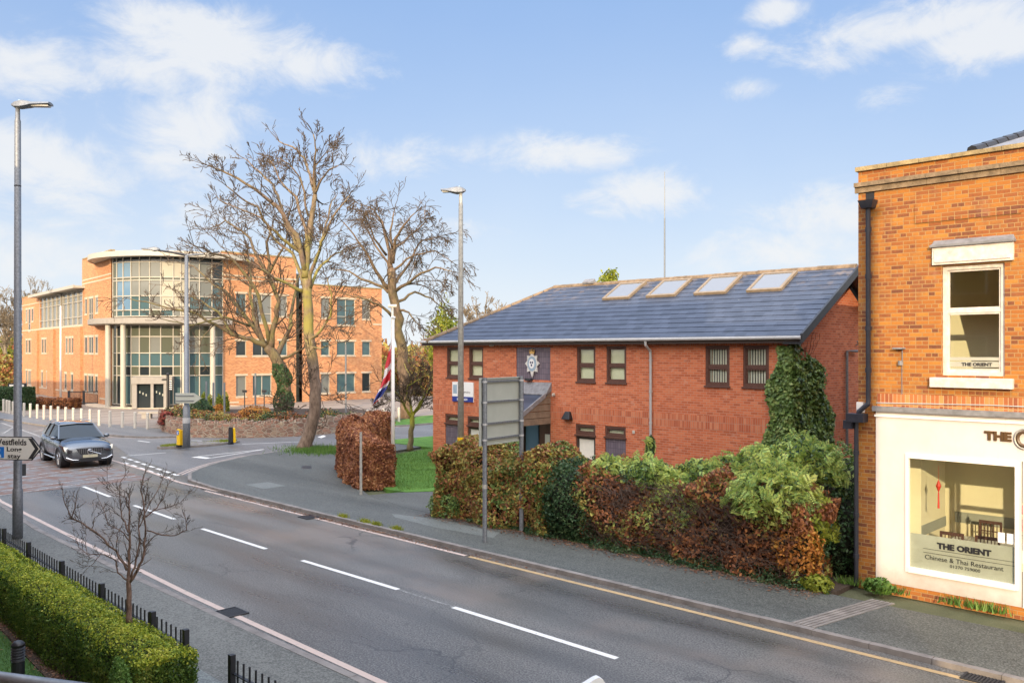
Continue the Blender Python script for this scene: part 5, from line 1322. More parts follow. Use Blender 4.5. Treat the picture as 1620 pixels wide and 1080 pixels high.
b = MB(); DF.box(b, dh(-10, 700)[0], dh(12.7, 700)[0], .1285, .131, zb_ + .05, zb_ + .31); bp = part('parking_panel', b, M['blue_sign'], sp)
text_obj('parking_lettering', 'P', .2, DF, dh(-5, 700)[0], zb_ + .14, .1325, M['pure_white'], t, ext=.001, bold=.008, width=.2)
text_obj('parking_lettering', '95', .09, DF, dh(3, 700)[0], zb_ + .065, .1325, M['pure_white'], t, ext=.001, bold=.002)
b = MB(); DF.box(b, dh(26, 700)[0], dh(33, 700)[0], .06, .1, zb_ + .1, zb_ + .15); DF.box(b, dh(26, 700)[0], dh(33, 700)[0], .06, .1, zt - .15, zt - .1); part('bracket', b, M['galv'], t)
b = MB(); q = AT(34.5, 742, 21.0); b.box(q[0] - .05, q[0] + .05, q[1] - .08, q[1] + .08, q[2] - .16, q[2] + .13)
single('small_tag', b, M['dark_metal'], 'small dark tag strapped to the tall lamp column below the direction sign', 'tag', q)

# ------------------------------------------------------------------ big sign seen from behind, two posts
pa = G(767, 857, .08); pb = CAMXZ((825 - CX) / FPX * 21.45, 21.45)
BF = FR(pa[:2], (pb - pa)[:2]); BW_ = np.linalg.norm((pb - pa)[:2])
t = thing('road_sign', 'large sign seen from behind on two grey posts in front of the mixed hedge', 'sign', pa)
for q in (pa, pb): part('post', MB().cyl(q, .055, .05, 3.98, 14), M['galv'], t, smooth=False)
part('post_collar', MB().cyl(pa, .06, 1.35, 1.45, 14), M['galv_warm'], t)
b = MB(); z0, z1 = 2.36, 3.97; BF.box(b, -.1, BW_ + .08, -.1, -.075, z0, z1); pn = part('panel_back', b, M['sign_back'], t)
b = MB(); BF.box(b, -.1, BW_ + .08, -.075, -.045, z1 - .025, z1); BF.box(b, -.1, BW_ + .08, -.075, -.045, z0, z0 + .02); BF.box(b, -.1, -.08, -.075, -.04, z0 + .02, z1 - .025); part('edge_trim', b, M['sign_back'], pn)
for z_ in (3.86, 3.37, 2.85, 2.48):
    b = MB(); BF.box(b, -.09, BW_ + .07, -.075, -.03, z_, z_ + .045); part('rail', b, M['galv'], t)
    b = MB()
    for q in (pa, pb): b.cyl(q, .062, z_ + .0, z_ + .04, 14)
    part('post_clip', b, M['pipe_grey'], t)
p = G(571, 782, .08)
single('marker_post', MB().tube([(p[0], p[1], .05), (p[0], p[1], 2.05)], [.045, .04], 8), M['galv_warm'], 'thin weathered grey post at the near corner of the copper beech hedge', 'post', p)

# ------------------------------------------------------------------ flagpole and flag
p = G(622, 761, .1); Zf = 30.0
t = thing('flagpole', 'white flagpole on the police station lawn behind the beech hedge', 'flagpole', p)
part('pole', MB().tube([(p[0], p[1], .1), (p[0], p[1], H + (556 - 506) / FPX * Zf)], [.065, .045], 12), M['white_paint'], t, smooth=True)
part('finial', MB().ball((p[0], p[1], H + (556 - 503) / FPX * Zf), .09, 10, 6, (1, 1, .6)), M['white_paint'], t)
M['flag_red'] = simple('flag_red', (.55, .03, .04), .7, var=.1); M['flag_blue'] = simple('flag_blue', (.05, .07, .3), .7, var=.1); M['flag_white'] = simple('flag_white', (.7, .66, .64), .7, var=.05)
left = [(619, 536), (615, 556), (610, 576), (607, 596), (602, 612), (594, 628), (589, 641)]
right = [(621, 537), (621, 560), (620.5, 580), (617, 600), (611, 616), (602, 630), (590.5, 641)]
fb = MB(); n = 40; mcols = 8
def lerp(tab, s):
    x = s * (len(tab) - 1); i = min(int(x), len(tab) - 2); f = x - i
    return np.array(tab[i]) * (1 - f) + np.array(tab[i + 1]) * f
vs = []
for i in range(n + 1):
    s_ = i / n; l, r = lerp(left, s_), lerp(right, s_)
    for j in range(mcols + 1):
        f = j / mcols; q = l * (1 - f) + r * f; vs.append(AT(q[0], q[1], Zf - .03 + .1 * math.sin(f * 9 + s_ * 4) * (.4 + s_)))
for i in range(n):
    for j in range(mcols):
        s_ = (i + .5) / n * 10 + (j - mcols / 2) * .22
        c = 0 if s_ < .8 else 1 if s_ < 3.2 else 0 if s_ < 4.3 else 1 if s_ < 6.0 else 0 if s_ < 6.6 else 2 if s_ < 8.6 else 0 if s_ < 9.2 else 1
        fb.cm = c; a = i * (mcols + 1) + j; fb.f.append((a, a + 1, a + mcols + 2, a + mcols + 1)); fb.m.append(c)
fb.v = [tuple(q) for q in vs]
single('flag', fb, [M['flag_white'], M['flag_red'], M['flag_blue']], 'red white and blue flag hanging limp at half mast from the white flagpole', 'flag', AT(619, 590, Zf))
single('halyard', MB().tube([(p[0] - .06, p[1] - .04, 1.2), (p[0] - .06, p[1] - .04, H + (556 - 510) / FPX * Zf)], .008, 4), M['flag_white'], 'thin rope running up the white flagpole', 'rope', (p[0], p[1], 1.2))

# ------------------------------------------------------------------ keep left bollards on the island
def keep_left(x, y, label, sign_toward=True):
    p = G(x, y, .1); t = thing('keep_left_bollard', label, 'bollard', (p[0], p[1], .11), 'traffic bollards on the junction island')
    part('base', MB().box(p[0] - .1, p[0] + .1, p[1] - .1, p[1] + .1, .11, .2), M['ink'], t)
    b = MB()
    b.hexa([(p[0] - .16, p[1] - .05, .2), (p[0] + .16, p[1] - .05, .2), (p[0] + .16, p[1] + .05, .2), (p[0] - .16, p[1] + .05, .2)], [(p[0] - .13, p[1] - .05, .95), (p[0] + .13, p[1] - .05, .95), (p[0] + .13, p[1] + .05, .95), (p[0] - .13, p[1] + .05, .95)])
    part('shell', b, M['yellow_plastic' if sign_toward else 'ink'], t, bevel=.02)
    b = MB(); b.hexa([(p[0] + .0, p[1] + .07, .2), (p[0] + .15, p[1] + .07, .2), (p[0] + .15, p[1] + .2, .2), (p[0] + .0, p[1] + .2, .2)], [(p[0] + .0, p[1] + .07, .9), (p[0] + .13, p[1] + .07, .9), (p[0] + .13, p[1] + .18, .9), (p[0] + .0, p[1] + .18, .9)])
    part('rear_shell', b, M['yellow_plastic'], t, bevel=.02)
    if sign_toward:
        fp = FR((p[0] - .16, p[1] - .053), (1, 0))
        d_ = part('blue_disc', MB().disc((p[0], p[1] - .056, .78), (0, 1, 0), .115, 18, .012), M['blue_sign'], t)
        b = MB(); b.add([(p[0] + .05, p[1] - .066, .86), (p[0] + .07, p[1] - .066, .83), (p[0] - .01, p[1] - .066, .75), (p[0] - .035, p[1] - .066, .775)], [(0, 1, 2, 3)]); b.add([(p[0] - .06, p[1] - .066, .71), (p[0] - .055, p[1] - .066, .8), (p[0] + .03, p[1] - .066, .715)], [(0, 1, 2)])
        part('white_arrow', b, M['pure_white'], d_)
keep_left(283, 707, 'yellow keep left bollard with blue arrow disc beside the island lamp column')
keep_left(365, 703, 'second traffic bollard, black front and yellow back, alone at the far end of the island', False)

# ------------------------------------------------------------------ white posts
pr0 = None
px = [187 / 1, ] 
xs = [(5.5, 651.2), (10.5, 652.6), (14.8, 653.6), (20.5, 655.5), (29, 657.3), (38, 658.7), (48, 659.8), (59, 661.3), (69.6, 662.8), (80.6, 664.2), (92, 665.6), (104, 667), (116, 668.5), (129, 669.8), (142.5, 671.3), (157, 673), (173.7, 674.8), (193.7, 676), (213.5, 677), (233.5, 678.3)]
for i, (x, y) in enumerate(xs):
    p = G(x, y, .08)
    if pr0 is None:
        pr0 = thing('white_post', 'slim white post in the row along the office forecourt', 'bollard', p, 'white posts along the forecourt')
        part('post', MB().cyl(p, .085, .05, 1.0, 12), M['bone'], pr0); part('cap', MB().tube([(p[0], p[1], 1.0), (p[0], p[1], 1.03)], [.085, .06], 12), M['bone'], pr0)
    else: dup(pr0, p)
q0 = None
for (x, y) in ((581.5, 672), (606.7, 670), (631, 667.5)):
    p = G(x, y, .05); q = dup(pr0, p, label='slim white post at the grass edge beyond the side road', group='white posts beyond the side road')

# ------------------------------------------------------------------ railings along the near footway
def railing(us, label, name='railing'):
    z0, z1 = .075, .96
    pts = [np.array(q, float) for q in us]
    t = thing('metal_railing', label, 'railing', (*pts[0], z0))
    k = 0
    for i, p in enumerate(pts):
        q = MB(); q.box(p[0] - .035, p[0] + .035, p[1] - .035, p[1] + .035, z0 - .05, z1 + .04); part('post', q, M['black_metal'], t, bevel=.004)
    for i in range(len(pts) - 1):
        d = pts[i + 1] - pts[i]; L = np.linalg.norm(d); d /= L; n = np.array([-d[1], d[0]])
        b = MB()
        for z_ in (.2, z1 - .18): 
            r = [pts[i] + d * .035 - n * .02, pts[i + 1] - d * .035 - n * .02, pts[i + 1] - d * .035 + n * .02, pts[i] + d * .035 + n * .02]
            b.hexa([(*c, z_) for c in r], [(*c, z_ + .012) for c in r])
        m_ = int(round(L / .145))
        for j in range(1, m_):
            p = pts[i] + d * (L * j / m_); b.box(p[0] - .009, p[0] + .009, p[1] - .009, p[1] + .009, .12, z1)
        part('picket_panel', b, M['black_metal'], t)
    return t
railing([(-23.8, 5.36), (-21.6, 5.28), (-19.58, 5.2), (-17.84, 5.15), (-15.83, 5.09), (-13.85, 5.03), (-11.85, 4.98), (-10.78, 4.96)], 'long black metal railing with square posts between box hedge and near footway')
railing([(-9.49, 4.93), (-7.5, 4.93), (-5.5, 4.93), (-3.5, 4.93), (-1.5, 4.93), (.5, 4.93)], 'shorter black railing starting at bottom centre past the gap')
# garden bollard light
Zb = 10.6; p = CAMXZ((28.5 - CX) / FPX * 10.66, 10.66, .02)
t = thing('bollard_light', 'black garden bollard light with louvred domed top on the lawn', 'lamp', p)
part('post', MB().cyl(p, .075, .0, .74, 18), M['black_metal'], t, smooth=False)
b = MB()
for k in range(5): b.tube([(p[0], p[1], .76 + k * .034), (p[0], p[1], .768 + k * .034), (p[0], p[1], .784 + k * .034)], [.082, .082, .062], 18)
part('louvres', b, M['dark_metal'], t)
part('lens', MB().cyl(p, .058, .74, .94, 16), M['galv'], t)
part('dome', MB().tube([(p[0], p[1], .93), (p[0], p[1], .955), (p[0], p[1], .985), (p[0], p[1], 1.0)], [.082, .078, .05, .01], 18), M['black_metal'], t, smooth=True)
# white finger sign at the very bottom, only its rounded end shows
b = MB(); q = AT(945, 1066, 6.0); WF = FR(q[:2], -RT[:2] - FW[:2] * .35)
pts = [(.0, -.04), (-.03, .0), (.0, .03), (.9, -.33), (.9, -.63), (.02, -.32)]
t = thing('finger_sign', 'white rounded end of a sign board at the bottom edge of the view', 'sign', (q[0], q[1], q[2] - .6))
zq = q[2]; RRr = [(-.02, -.02), (-.045, -.06), (-.055, -.13), (-.05, -.4), (.85, -.75), (.85, -.36), (.04, -.01), (.01, -.003)]
b = MB(); n = len(RRr); b.add([WF.P(a, 0, zq + z_) for a, z_ in RRr] + [WF.P(a, .05, zq + z_) for a, z_ in RRr], [tuple(range(n)), tuple(range(2 * n - 1, n - 1, -1))] + [(i, n + i, n + (i + 1) % n, (i + 1) % n) for i in range(n)])
part('board', b, M['pure_white'], t); part('post', MB().tube([WF.P(.5, -.05, 0), WF.P(.5, -.05, zq - .3)], .03, 8), M['galv'], t)
# ------------------------------------------------------------------ foliage helpers
def blob(parent, name, c, r, n, size, mats, zmin=0.0, aspect=.55, lump=.18, seed=0, fill=.35, core='hedge_core', corescale=.8, label=None, shape=1.0):
    """leafy mass: c centre, r radii; leaves through an uneven shell round a dark core of stems"""
    rg = np.random.default_rng(seed); c = np.array(c, float); r = np.array(r, float)
    d = rg.normal(0, 1, (n, 3)); d /= np.linalg.norm(d, axis=1, keepdims=True)
    k = 1 + lump * sn(d * 2.2 + c[None, :] * .7, 1.6, seed + 5) + lump * .6 * sn(d * 5 + c[None, :], 2.1, seed + 9)
    rad = np.where(rg.random(n) < fill, rg.uniform(.55, 1, n), rg.uniform(.9, 1.06, n))
    P = c + d * r * (k * rad)[:, None]
    ok = P[:, 2] > zmin; P = P[ok]; d = d[ok]
    Q = leafquads(P, d / r * r.min(), size, aspect, .75, rg)
    if core:
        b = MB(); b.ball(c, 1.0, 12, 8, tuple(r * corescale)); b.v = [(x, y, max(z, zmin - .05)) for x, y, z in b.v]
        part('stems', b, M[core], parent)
    o = quads_obj(name, Q, mats, parent)
    if label: o['label'] = label
    return o
def shrub(nm, label, cat, c, r, n, size, mat, group=None, **kw):
    t = thing(nm, label, cat, (c[0], c[1], kw.get('zmin', 0)), group); blob(t, 'foliage', c, r, n, size, M[mat], **kw); return t
def hedge(nm, label, path, hw, h, n, size, mat, seed=0, z0=.05, bump_=.07, core='hedge_core', aspect=.55, topf=None, spread=.8, ends=True, cat='hedge', tip=None, mix=None, sh=.25, shin=.1):
    path = [np.array(p, float) for p in path]; seg = [np.linalg.norm(path[i + 1] - path[i]) for i in range(len(path) - 1)]; Lt = sum(seg)
    t = thing(nm, label, cat, (*((path[0] + path[-1]) / 2), z0)); rg = np.random.default_rng(seed)
    per = 2 * (h - z0) + 2 * hw; ne = int(n * (2 * hw) / Lt * 1.1) if ends else 0
    s = rg.uniform(0, Lt, n); q = rg.uniform(0, per, n); cum = np.cumsum([0] + seg)
    idx = np.clip(np.searchsorted(cum, s, side='right') - 1, 0, len(seg) - 1)
    A = np.array(path)[idx]; B = np.array(path)[idx + 1]; f = ((s - cum[idx]) / np.array(seg)[idx])[:, None]
    base = A + (B - A) * f; dd = (B - A) / np.linalg.norm(B - A, axis=1, keepdims=True); nn = np.stack([-dd[:, 1], dd[:, 0]], 1)
    hh = np.full(n, h) if topf is None else h * topf(s / Lt)
    o = np.zeros(n); z = np.zeros(n); N3 = np.zeros((n, 3)); sd = h - z0
    a = q < sd; o[a] = -hw; z[a] = z0 + q[a] / sd * (hh[a] - z0); N3[a, :2] = -nn[a]
    c = (q >= sd) & (q < 2 * sd); o[c] = hw; z[c] = z0 + (q[c] - sd) / sd * (hh[c] - z0); N3[c, :2] = nn[c]
    e = q >= 2 * sd; o[e] = rg.uniform(-hw, hw, e.sum()); z[e] = hh[e]; N3[e, 2] = 1
    P = np.concatenate([base + nn * o[:, None], z[:, None]], 1)
    # round the shoulders
    rr_ = np.clip((z - (hh - sh)) / sh, 0, 1); P[:, 2] -= np.where(e, (np.abs(o) / hw) ** 3 * shin * 1.3, 0); P[:, :2] -= nn * (np.sign(o) * rr_ * rr_ * shin * (np.abs(o) / hw))[:, None]
    if ends:
        for end, sg in ((0, -1), (-1, 1)):
            p = path[end]; dv = (path[1] - path[0]) / seg[0] if end == 0 else (path[-1] - path[-2]) / seg[-1]; nv_ = np.array([-dv[1], dv[0]])
            oo = rg.uniform(-hw, hw, ne); zz = rg.uniform(z0, h * (1 if topf is None else float(topf(np.array([0.0 if end == 0 else 1.0]))[0])), ne)
            P = np.concatenate([P, np.concatenate([p + nv_ * oo[:, None], zz[:, None]], 1)]); m_ = np.zeros((ne, 3)); m_[:, :2] = dv * sg; N3 = np.concatenate([N3, m_])
    k = bump_ * (sn(P, 2.5, seed + 1) + .5 * sn(P, 7, seed + 2)) + rg.normal(0, .02, len(P)) - np.where(rg.random(len(P)) < .3, rg.uniform(0, .15, len(P)), 0)
    P = P + N3 * k[:, None]
    Q = leafquads(P, N3, size, aspect, spread, rg)
    b = MB(); m = .13 + bump_
    for i in range(len(path) - 1):
        d = (path[i + 1] - path[i]) / seg[i]; nv_ = np.array([-d[1], d[0]]); w_ = max(hw - m, .05)
        ns = max(1, int(seg[i] / .6))
        for j in range(ns):
            p = path[i] + d * (seg[i] * j / ns + (.32 if i == 0 and j == 0 else 0)); q_ = path[i] + d * (seg[i] * (j + 1) / ns - (.32 if i == len(path) - 2 and j == ns - 1 else 0))
            sm = (cum[i] + seg[i] * (j + .5) / ns) / Lt; ht = h * (1 if topf is None else float(topf(np.array([sm]))[0])) - m
            r = [p - nv_ * w_, q_ - nv_ * w_, q_ + nv_ * w_, p + nv_ * w_]; b.hexa([(*c_, z0 - .04) for c_ in r], [(*c_, ht) for c_ in r])
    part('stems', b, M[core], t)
    if mix:
        pn = sn(P, 2.0, seed + 7) + .5 * sn(P, 5, seed + 8) + rg.normal(0, .45, len(P)); mi = np.zeros(len(P), int)
        for q_, (th, mm) in enumerate(mix): mi[pn > th] = q_ + 1
        quads_obj('foliage', Q, [M[mat]] + [M[mm] for th, mm in mix], t, midx=mi)
    elif tip: quads_obj('foliage', Q, [M[mat], M[tip]], t, midx=(P[:, 2] > h - .075 + .05 * rg.normal(0, 1, len(P))).astype(int))
    else: quads_obj('foliage', Q, M[mat], t)
    return t

# ------------------------------------------------------------------ bare trees
class Twigs:
    def __init__(s): s.a = []
    def seg(s, p, q, r0, r1): s.a.append((*p, *q, r0, r1))
    def quads(s, k=3):
        A = np.array(s.a); p, q, r0, r1 = A[:, :3], A[:, 3:6], A[:, 6:7], A[:, 7:8]
        d = q - p; L = np.linalg.norm(d, axis=1, keepdims=True); d = d / np.maximum(L, 1e-9)
        ref = np.where(np.abs(d[:, 2:3]) < .9, np.array([[0, 0, 1.0]]), np.array([[1.0, 0, 0]])); x = np.cross(d, ref); x /= np.linalg.norm(x, axis=1, keepdims=True); y = np.cross(d, x)
        out = []
        e = np.minimum(r0, L * .2)
        for j in range(k):
            a0, a1 = 2 * math.pi * j / k, 2 * math.pi * (j + 1) / k
            v0 = x * math.cos(a0) + y * math.sin(a0); v1 = x * math.cos(a1) + y * math.sin(a1)
            out.append(np.stack([p - d * e + v0 * r0, p - d * e + v1 * r0, q + v1 * r1, q + v0 * r1], 1))
        return np.concatenate(out)
def grow(tw, rnd, p, d, L, r, lvl, P):
    """wandering twig with side shoots; P: dict of habit"""
    ns = P['segs'][lvl] if lvl < len(P['segs']) else 3
    p = np.array(p, float); d = np.array(d, float); d /= np.linalg.norm(d)
    sl = L / ns; pts = [p]
    for i in range(ns):
        f = (i + 1) / ns
        d = d + rnd.normal(0, P['wander'], 3) + np.array([0, 0, P['trop'] * (1 - f) + P['droop'] * f]) * .5
        d /= np.linalg.norm(d); q = p + d * sl
        r1 = max(r * (1 - .75 * f), P['rmin'])
        tw.seg(p, q, max(r * (1 - .75 * (i / ns)), P['rmin']), r1)
        if lvl < P['levels']:
            k = P['kids'][lvl] / ns
            m_ = int(k) + (rnd.random() < k - int(k))
            for _ in range(m_):
                if f < .2: continue
                a = rnd.normal(0, 1, 3); a -= d * np.dot(a, d); a /= np.linalg.norm(a) + 1e-9
                an = math.radians(rnd.uniform(*P['angle'])); dd = d * math.cos(an) + a * math.sin(an)
                grow(tw, rnd, p + (q - p) * rnd.random(), dd, L * rnd.uniform(*P['ratio']) * (1.1 - .5 * f), r1 * .7, lvl + 1, P)
        p = q
DEF = dict(segs=[5, 4, 3, 3], wander=.2, trop=.32, droop=.05, rmin=.011, levels=3, kids=[4, 3, 1.6], angle=(25, 50), ratio=(.5, .75))
RS = .78
def bare_tree(nm, label, Z, limbs, bark, habit, kidlen, density=1.0, seed=0, extra=0, extra_from=None, group=None, cat='tree', kr=.45, squash_top=False, sx_=(484, 440)):
    """limbs: list of (pixel polyline, r0, r1, depth drift); the first is the trunk"""
    H_ = dict(DEF); H_.update(habit); rnd = np.random.default_rng(seed)
    base = AT(*limbs[0][0][0], Z); t = thing(nm, label, cat, base, group)
    tb = MB(); tw = Twigs()
    for li, (px, r0, r1, drift) in enumerate(limbs):
        r0 *= RS; r1 *= RS
        if squash_top: px = [(sx_[0] + (x - sx_[0]) * .95, sx_[1] + (y - sx_[1]) * .91) if y < sx_[1] else (x, y) for x, y in px]
        n = len(px); pts = []
        for i, (x, y) in enumerate(px):
            f = i / (n - 1); d0 = drift[0] if isinstance(drift, tuple) else 0; d1 = drift[1] if isinstance(drift, tuple) else drift
            pts.append(AT(x, y, Z + d0 + (d1 - d0) * f))
        # subdivide with a little wander
        fine = [pts[0]]; 
        for i in range(n - 1):
            L = np.linalg.norm(pts[i + 1] - pts[i]); k = 3
            for j in range(1, k + 1):
                q = pts[i] + (pts[i + 1] - pts[i]) * j / k
                if not (j == k): q = q + rnd.normal(0, .03 * L, 3)
                fine.append(q)
        m = len(fine); rad = [r0 + (r1 - r0) * (i / (m - 1)) ** .8 for i in range(m)]
        if li == 0: rad[0] *= 1.35; rad[1] *= 1.08
        tb.tube(fine, rad, 10 if r0 > .12 else 6)
        if li == 0 and not H_.get('trunk_kids'): continue
        tot = sum(np.linalg.norm(fine[i + 1] - fine[i]) for i in range(m - 1))
        nk = max(2, int(tot * density))
        for k in range(nk):
            f = rnd.uniform(.12, 1.0); i = min(int(f * (m - 1)), m - 2); p = fine[i] + (fine[i + 1] - fine[i]) * rnd.random()
            d = fine[i + 1] - fine[i]; d /= np.linalg.norm(d)
            a = rnd.normal(0, 1, 3); a -= d * np.dot(a, d); a /= np.linalg.norm(a)
            an = math.radians(rnd.uniform(25, 65)); dd = d * math.cos(an) + a * math.sin(an)
            grow(tw, rnd, p, dd, kidlen * rnd.uniform(.5, 1.1) * (1.2 - .75 * f), max(rad[i] * kr * rnd.uniform(.65, 1.1), H_['rmin'] * 1.5), 0, H_)
        d = fine[-1] - fine[-2]; grow(tw, rnd, fine[-1], d, kidlen * .55, r1, 1, H_); grow(tw, rnd, fine[-1], d + rnd.normal(0, .3, 3), kidlen * .5, r1 * .8, 1, H_)
    part('trunk', tb, M[bark], t, smooth=True)
    quads_obj('crown', tw.quads(), M['bark_twig'] if bark != 'bark_far' else M[bark], t)
    return t
def T3(pts): return [(300 + x / 3.086, 170 + y / 3.086) for x, y in pts]
def T4(pts): return [(340 + x / 3.6, 460 + y / 3.6) for x, y in pts]
def T7(pts): return [(80 + x / 3.857, 720 + y / 3.857) for x, y in pts]

bare_tree('bare_tree', 'tallest bare tree with pale flaking trunk and yellow mossy limbs on the pavement corner', 39.8, [
    ([(481, 712), (488, 690), (497, 655), (500, 612), (494, 565), (488, 525), (487, 480), (484, 440)], .4, .27, 0),
    (T3([(565, 830), (572, 720), (575, 640), (600, 480), (615, 385)]), .25, .13, .3),
    (T3([(615, 390), (590, 280), (560, 190), (500, 130), (430, 100)]), .11, .035, (.3, 1.5)), (T3([(615, 390), (610, 250), (620, 150), (605, 60)]), .1, .03, (.3, -1)),
    (T3([(612, 385), (650, 300), (690, 250), (735, 228)]), .09, .025, (.3, -1.6)), (T3([(600, 340), (640, 200), (700, 130)]), .06, .02, (.3, 2)),
    (T3([(565, 800), (520, 600), (420, 450), (330, 375), (220, 300), (120, 250), (60, 228)]), .17, .03, -2.5), (T3([(560, 720), (470, 560), (430, 420), (400, 330), (300, 240), (250, 190)]), .13, .028, 2.5),
    (T3([(545, 700), (470, 640), (380, 560), (320, 450), (230, 400), (160, 340)]), .12, .03, -3.2), (T3([(575, 640), (520, 400), (450, 330), (400, 220), (360, 180)]), .11, .025, 1.5),
    (T3([(560, 880), (500, 700), (420, 640), (340, 510), (200, 450), (115, 402)]), .13, .025, 3.0), (T3([(580, 500), (540, 300), (480, 220), (420, 190)]), .07, .02, -1.0),
    (T3([(575, 900), (610, 760), (640, 680), (680, 560), (730, 470), (790, 390)]), .15, .03, -2.2), (T3([(640, 680), (670, 540), (700, 420), (730, 380)]), .08, .022, (-1, 1.5)),
    (T3([(590, 880), (650, 760), (720, 700), (790, 680)]), .12, .03, 2.4), (T3([(560, 900), (480, 860), (400, 830), (330, 780), (260, 730)]), .12, .03, -2.8),
    (T3([(570, 760), (600, 620), (600, 540), (660, 500)]), .08, .02, 3), (T4([(520, 300), (600, 230), (660, 140), (665, 20), (640, -70)]), .1, .03, -1.2), (T4([(530, 320), (600, 330), (700, 295)]), .06, .02, -1),
    (T4([(540, 600), (500, 560), (440, 520)]), .04, .012, -1), (T4([(545, 590), (570, 540), (640, 470)]), .04, .012, .8), (T4([(520, 650), (470, 672), (410, 650)]), .045, .015, -.6), (T4([(545, 560), (620, 600), (720, 640)]), .04, .012, .5)],
    'bark_tall', dict(rmin=.0125), 1.9, 1.35, seed=4, squash_top=True)
bare_tree('bare_tree', 'leaning broad bare tree with ivy clad trunk behind the stone wall', 56.5, [
    (T4([(400, 690), (398, 560), (385, 470), (340, 370), (300, 320)]), .58, .4, 0),
    (T4([(300, 320), (200, 270), (100, 250), (0, 190), (-130, 120), (-330, 80), (-500, 40)]), .25, .03, -3.5), (T4([(280, 300), (220, 150), (200, 20), (200, -130), (180, -260)]), .22, .05, 2),
    (T4([(320, 330), (335, 200), (365, 60), (300, -100), (295, -280), (330, -380)]), .28, .06, -1), (T4([(350, 380), (410, 250), (440, 100), (470, -60), (520, -200)]), .25, .05, 3),
    (T4([(290, 310), (160, 130), (60, 0), (-100, -120), (-200, -160)]), .22, .04, 4), (T4([(310, 310), (250, 30), (100, -180), (-60, -240), (-120, -260)]), .2, .035, -4),
    (T4([(295, -100), (200, -300), (60, -400), (-40, -350)]), .16, .03, (-1, 2)), (T4([(300, -80), (400, -260), (420, -380)]), .15, .03, (-1, -3)),
    (T4([(100, 250), (20, 120), (-120, 40), (-260, -20)]), .15, .03, (-1, 1)), (T4([(385, 385), (500, 330), (580, 260)]), .14, .04, -2), (T4([(0, 190), (-60, 250), (-90, 330)]), .06, .02, (-1.5, -3)), (T4([(200, 200), (60, 150), (-150, 200), (-300, 160)]), .13, .03, -5)],
    'bark_leaning', dict(droop=-.12, wander=.17, rmin=.016), 3.2, .95, seed=9)
bare_tree('bare_tree', 'fan shaped bare tree with arching drooping twigs left of the police station', 58.0, [
    ([(640, 662), (640, 600), (634, 540), (626, 490), (620, 455), (619, 425)], .5, .36, 0),
    (T3([(985, 790), (965, 660), (940, 560), (900, 500), (860, 480)]), .2, .04, 2), (T3([(990, 760), (1005, 640), (1050, 570), (1100, 515)]), .2, .04, -2), (T3([(985, 740), (980, 600), (1000, 500)]), .17, .04, 1),
    (T3([(1000, 860), (1060, 780), (1130, 650), (1240, 625)]), .17, .035, 3), (T3([(1000, 900), (1100, 830), (1200, 780), (1280, 800)]), .17, .035, -3.5), (T3([(1010, 950), (1100, 900), (1180, 930), (1240, 980)]), .15, .035, 2.5),
    (T3([(1020, 990), (1070, 1000), (1120, 1060)]), .13, .04, -2), (T3([(970, 880), (910, 800), (870, 720), (820, 650), (750, 560)]), .19, .04, -2.5), (T3([(970, 900), (880, 850), (780, 800), (690, 790)]), .17, .035, 3.5),
    (T3([(980, 820), (880, 620), (840, 560)]), .14, .035, 4), (T3([(990, 1020), (920, 960), (840, 930), (720, 900)]), .15, .035, -3), (T3([(960, 720), (900, 640), (850, 520), (840, 470)]), .12, .03, -4), (T3([(1000, 700), (1060, 640), (1150, 560), (1150, 490)]), .12, .03, 4), (T3([(990, 800), (1100, 720), (1200, 700), (1290, 760)]), .13, .03, 1)],
    'bark_fan', dict(trop=.05, droop=-.42, wander=.12, rmin=.016, kids=[5, 3.5, 2], segs=[6, 5, 4, 3]), 3.4, 1.05, seed=21)
bare_tree('apple_tree', 'small mossy spreading tree on the police lawn beside the flagpole', 39.6, [
    ([(649, 712), (650, 690), (652, 665), (652, 655)], .17, .14, 0), ([(652, 660), (641, 645), (634, 628), (618, 612), (600, 602)], .1, .025, -.8), ([(652, 658), (665, 642), (675, 620), (688, 600)], .1, .025, .6),
    ([(652, 655), (645, 625), (650, 600), (640, 575)], .08, .02, .8), ([(655, 652), (672, 628), (665, 605), (672, 585)], .07, .02, -.9), ([(640, 640), (645, 610), (665, 598), (684, 590)], .05, .02, (-.4, -1)), ([(637, 635), (622, 630), (605, 640)], .05, .015, 1)],
    'bark_apple', dict(rmin=.009, kids=[5, 4, 2], trop=.3), 1.25, 4.5, seed=5)
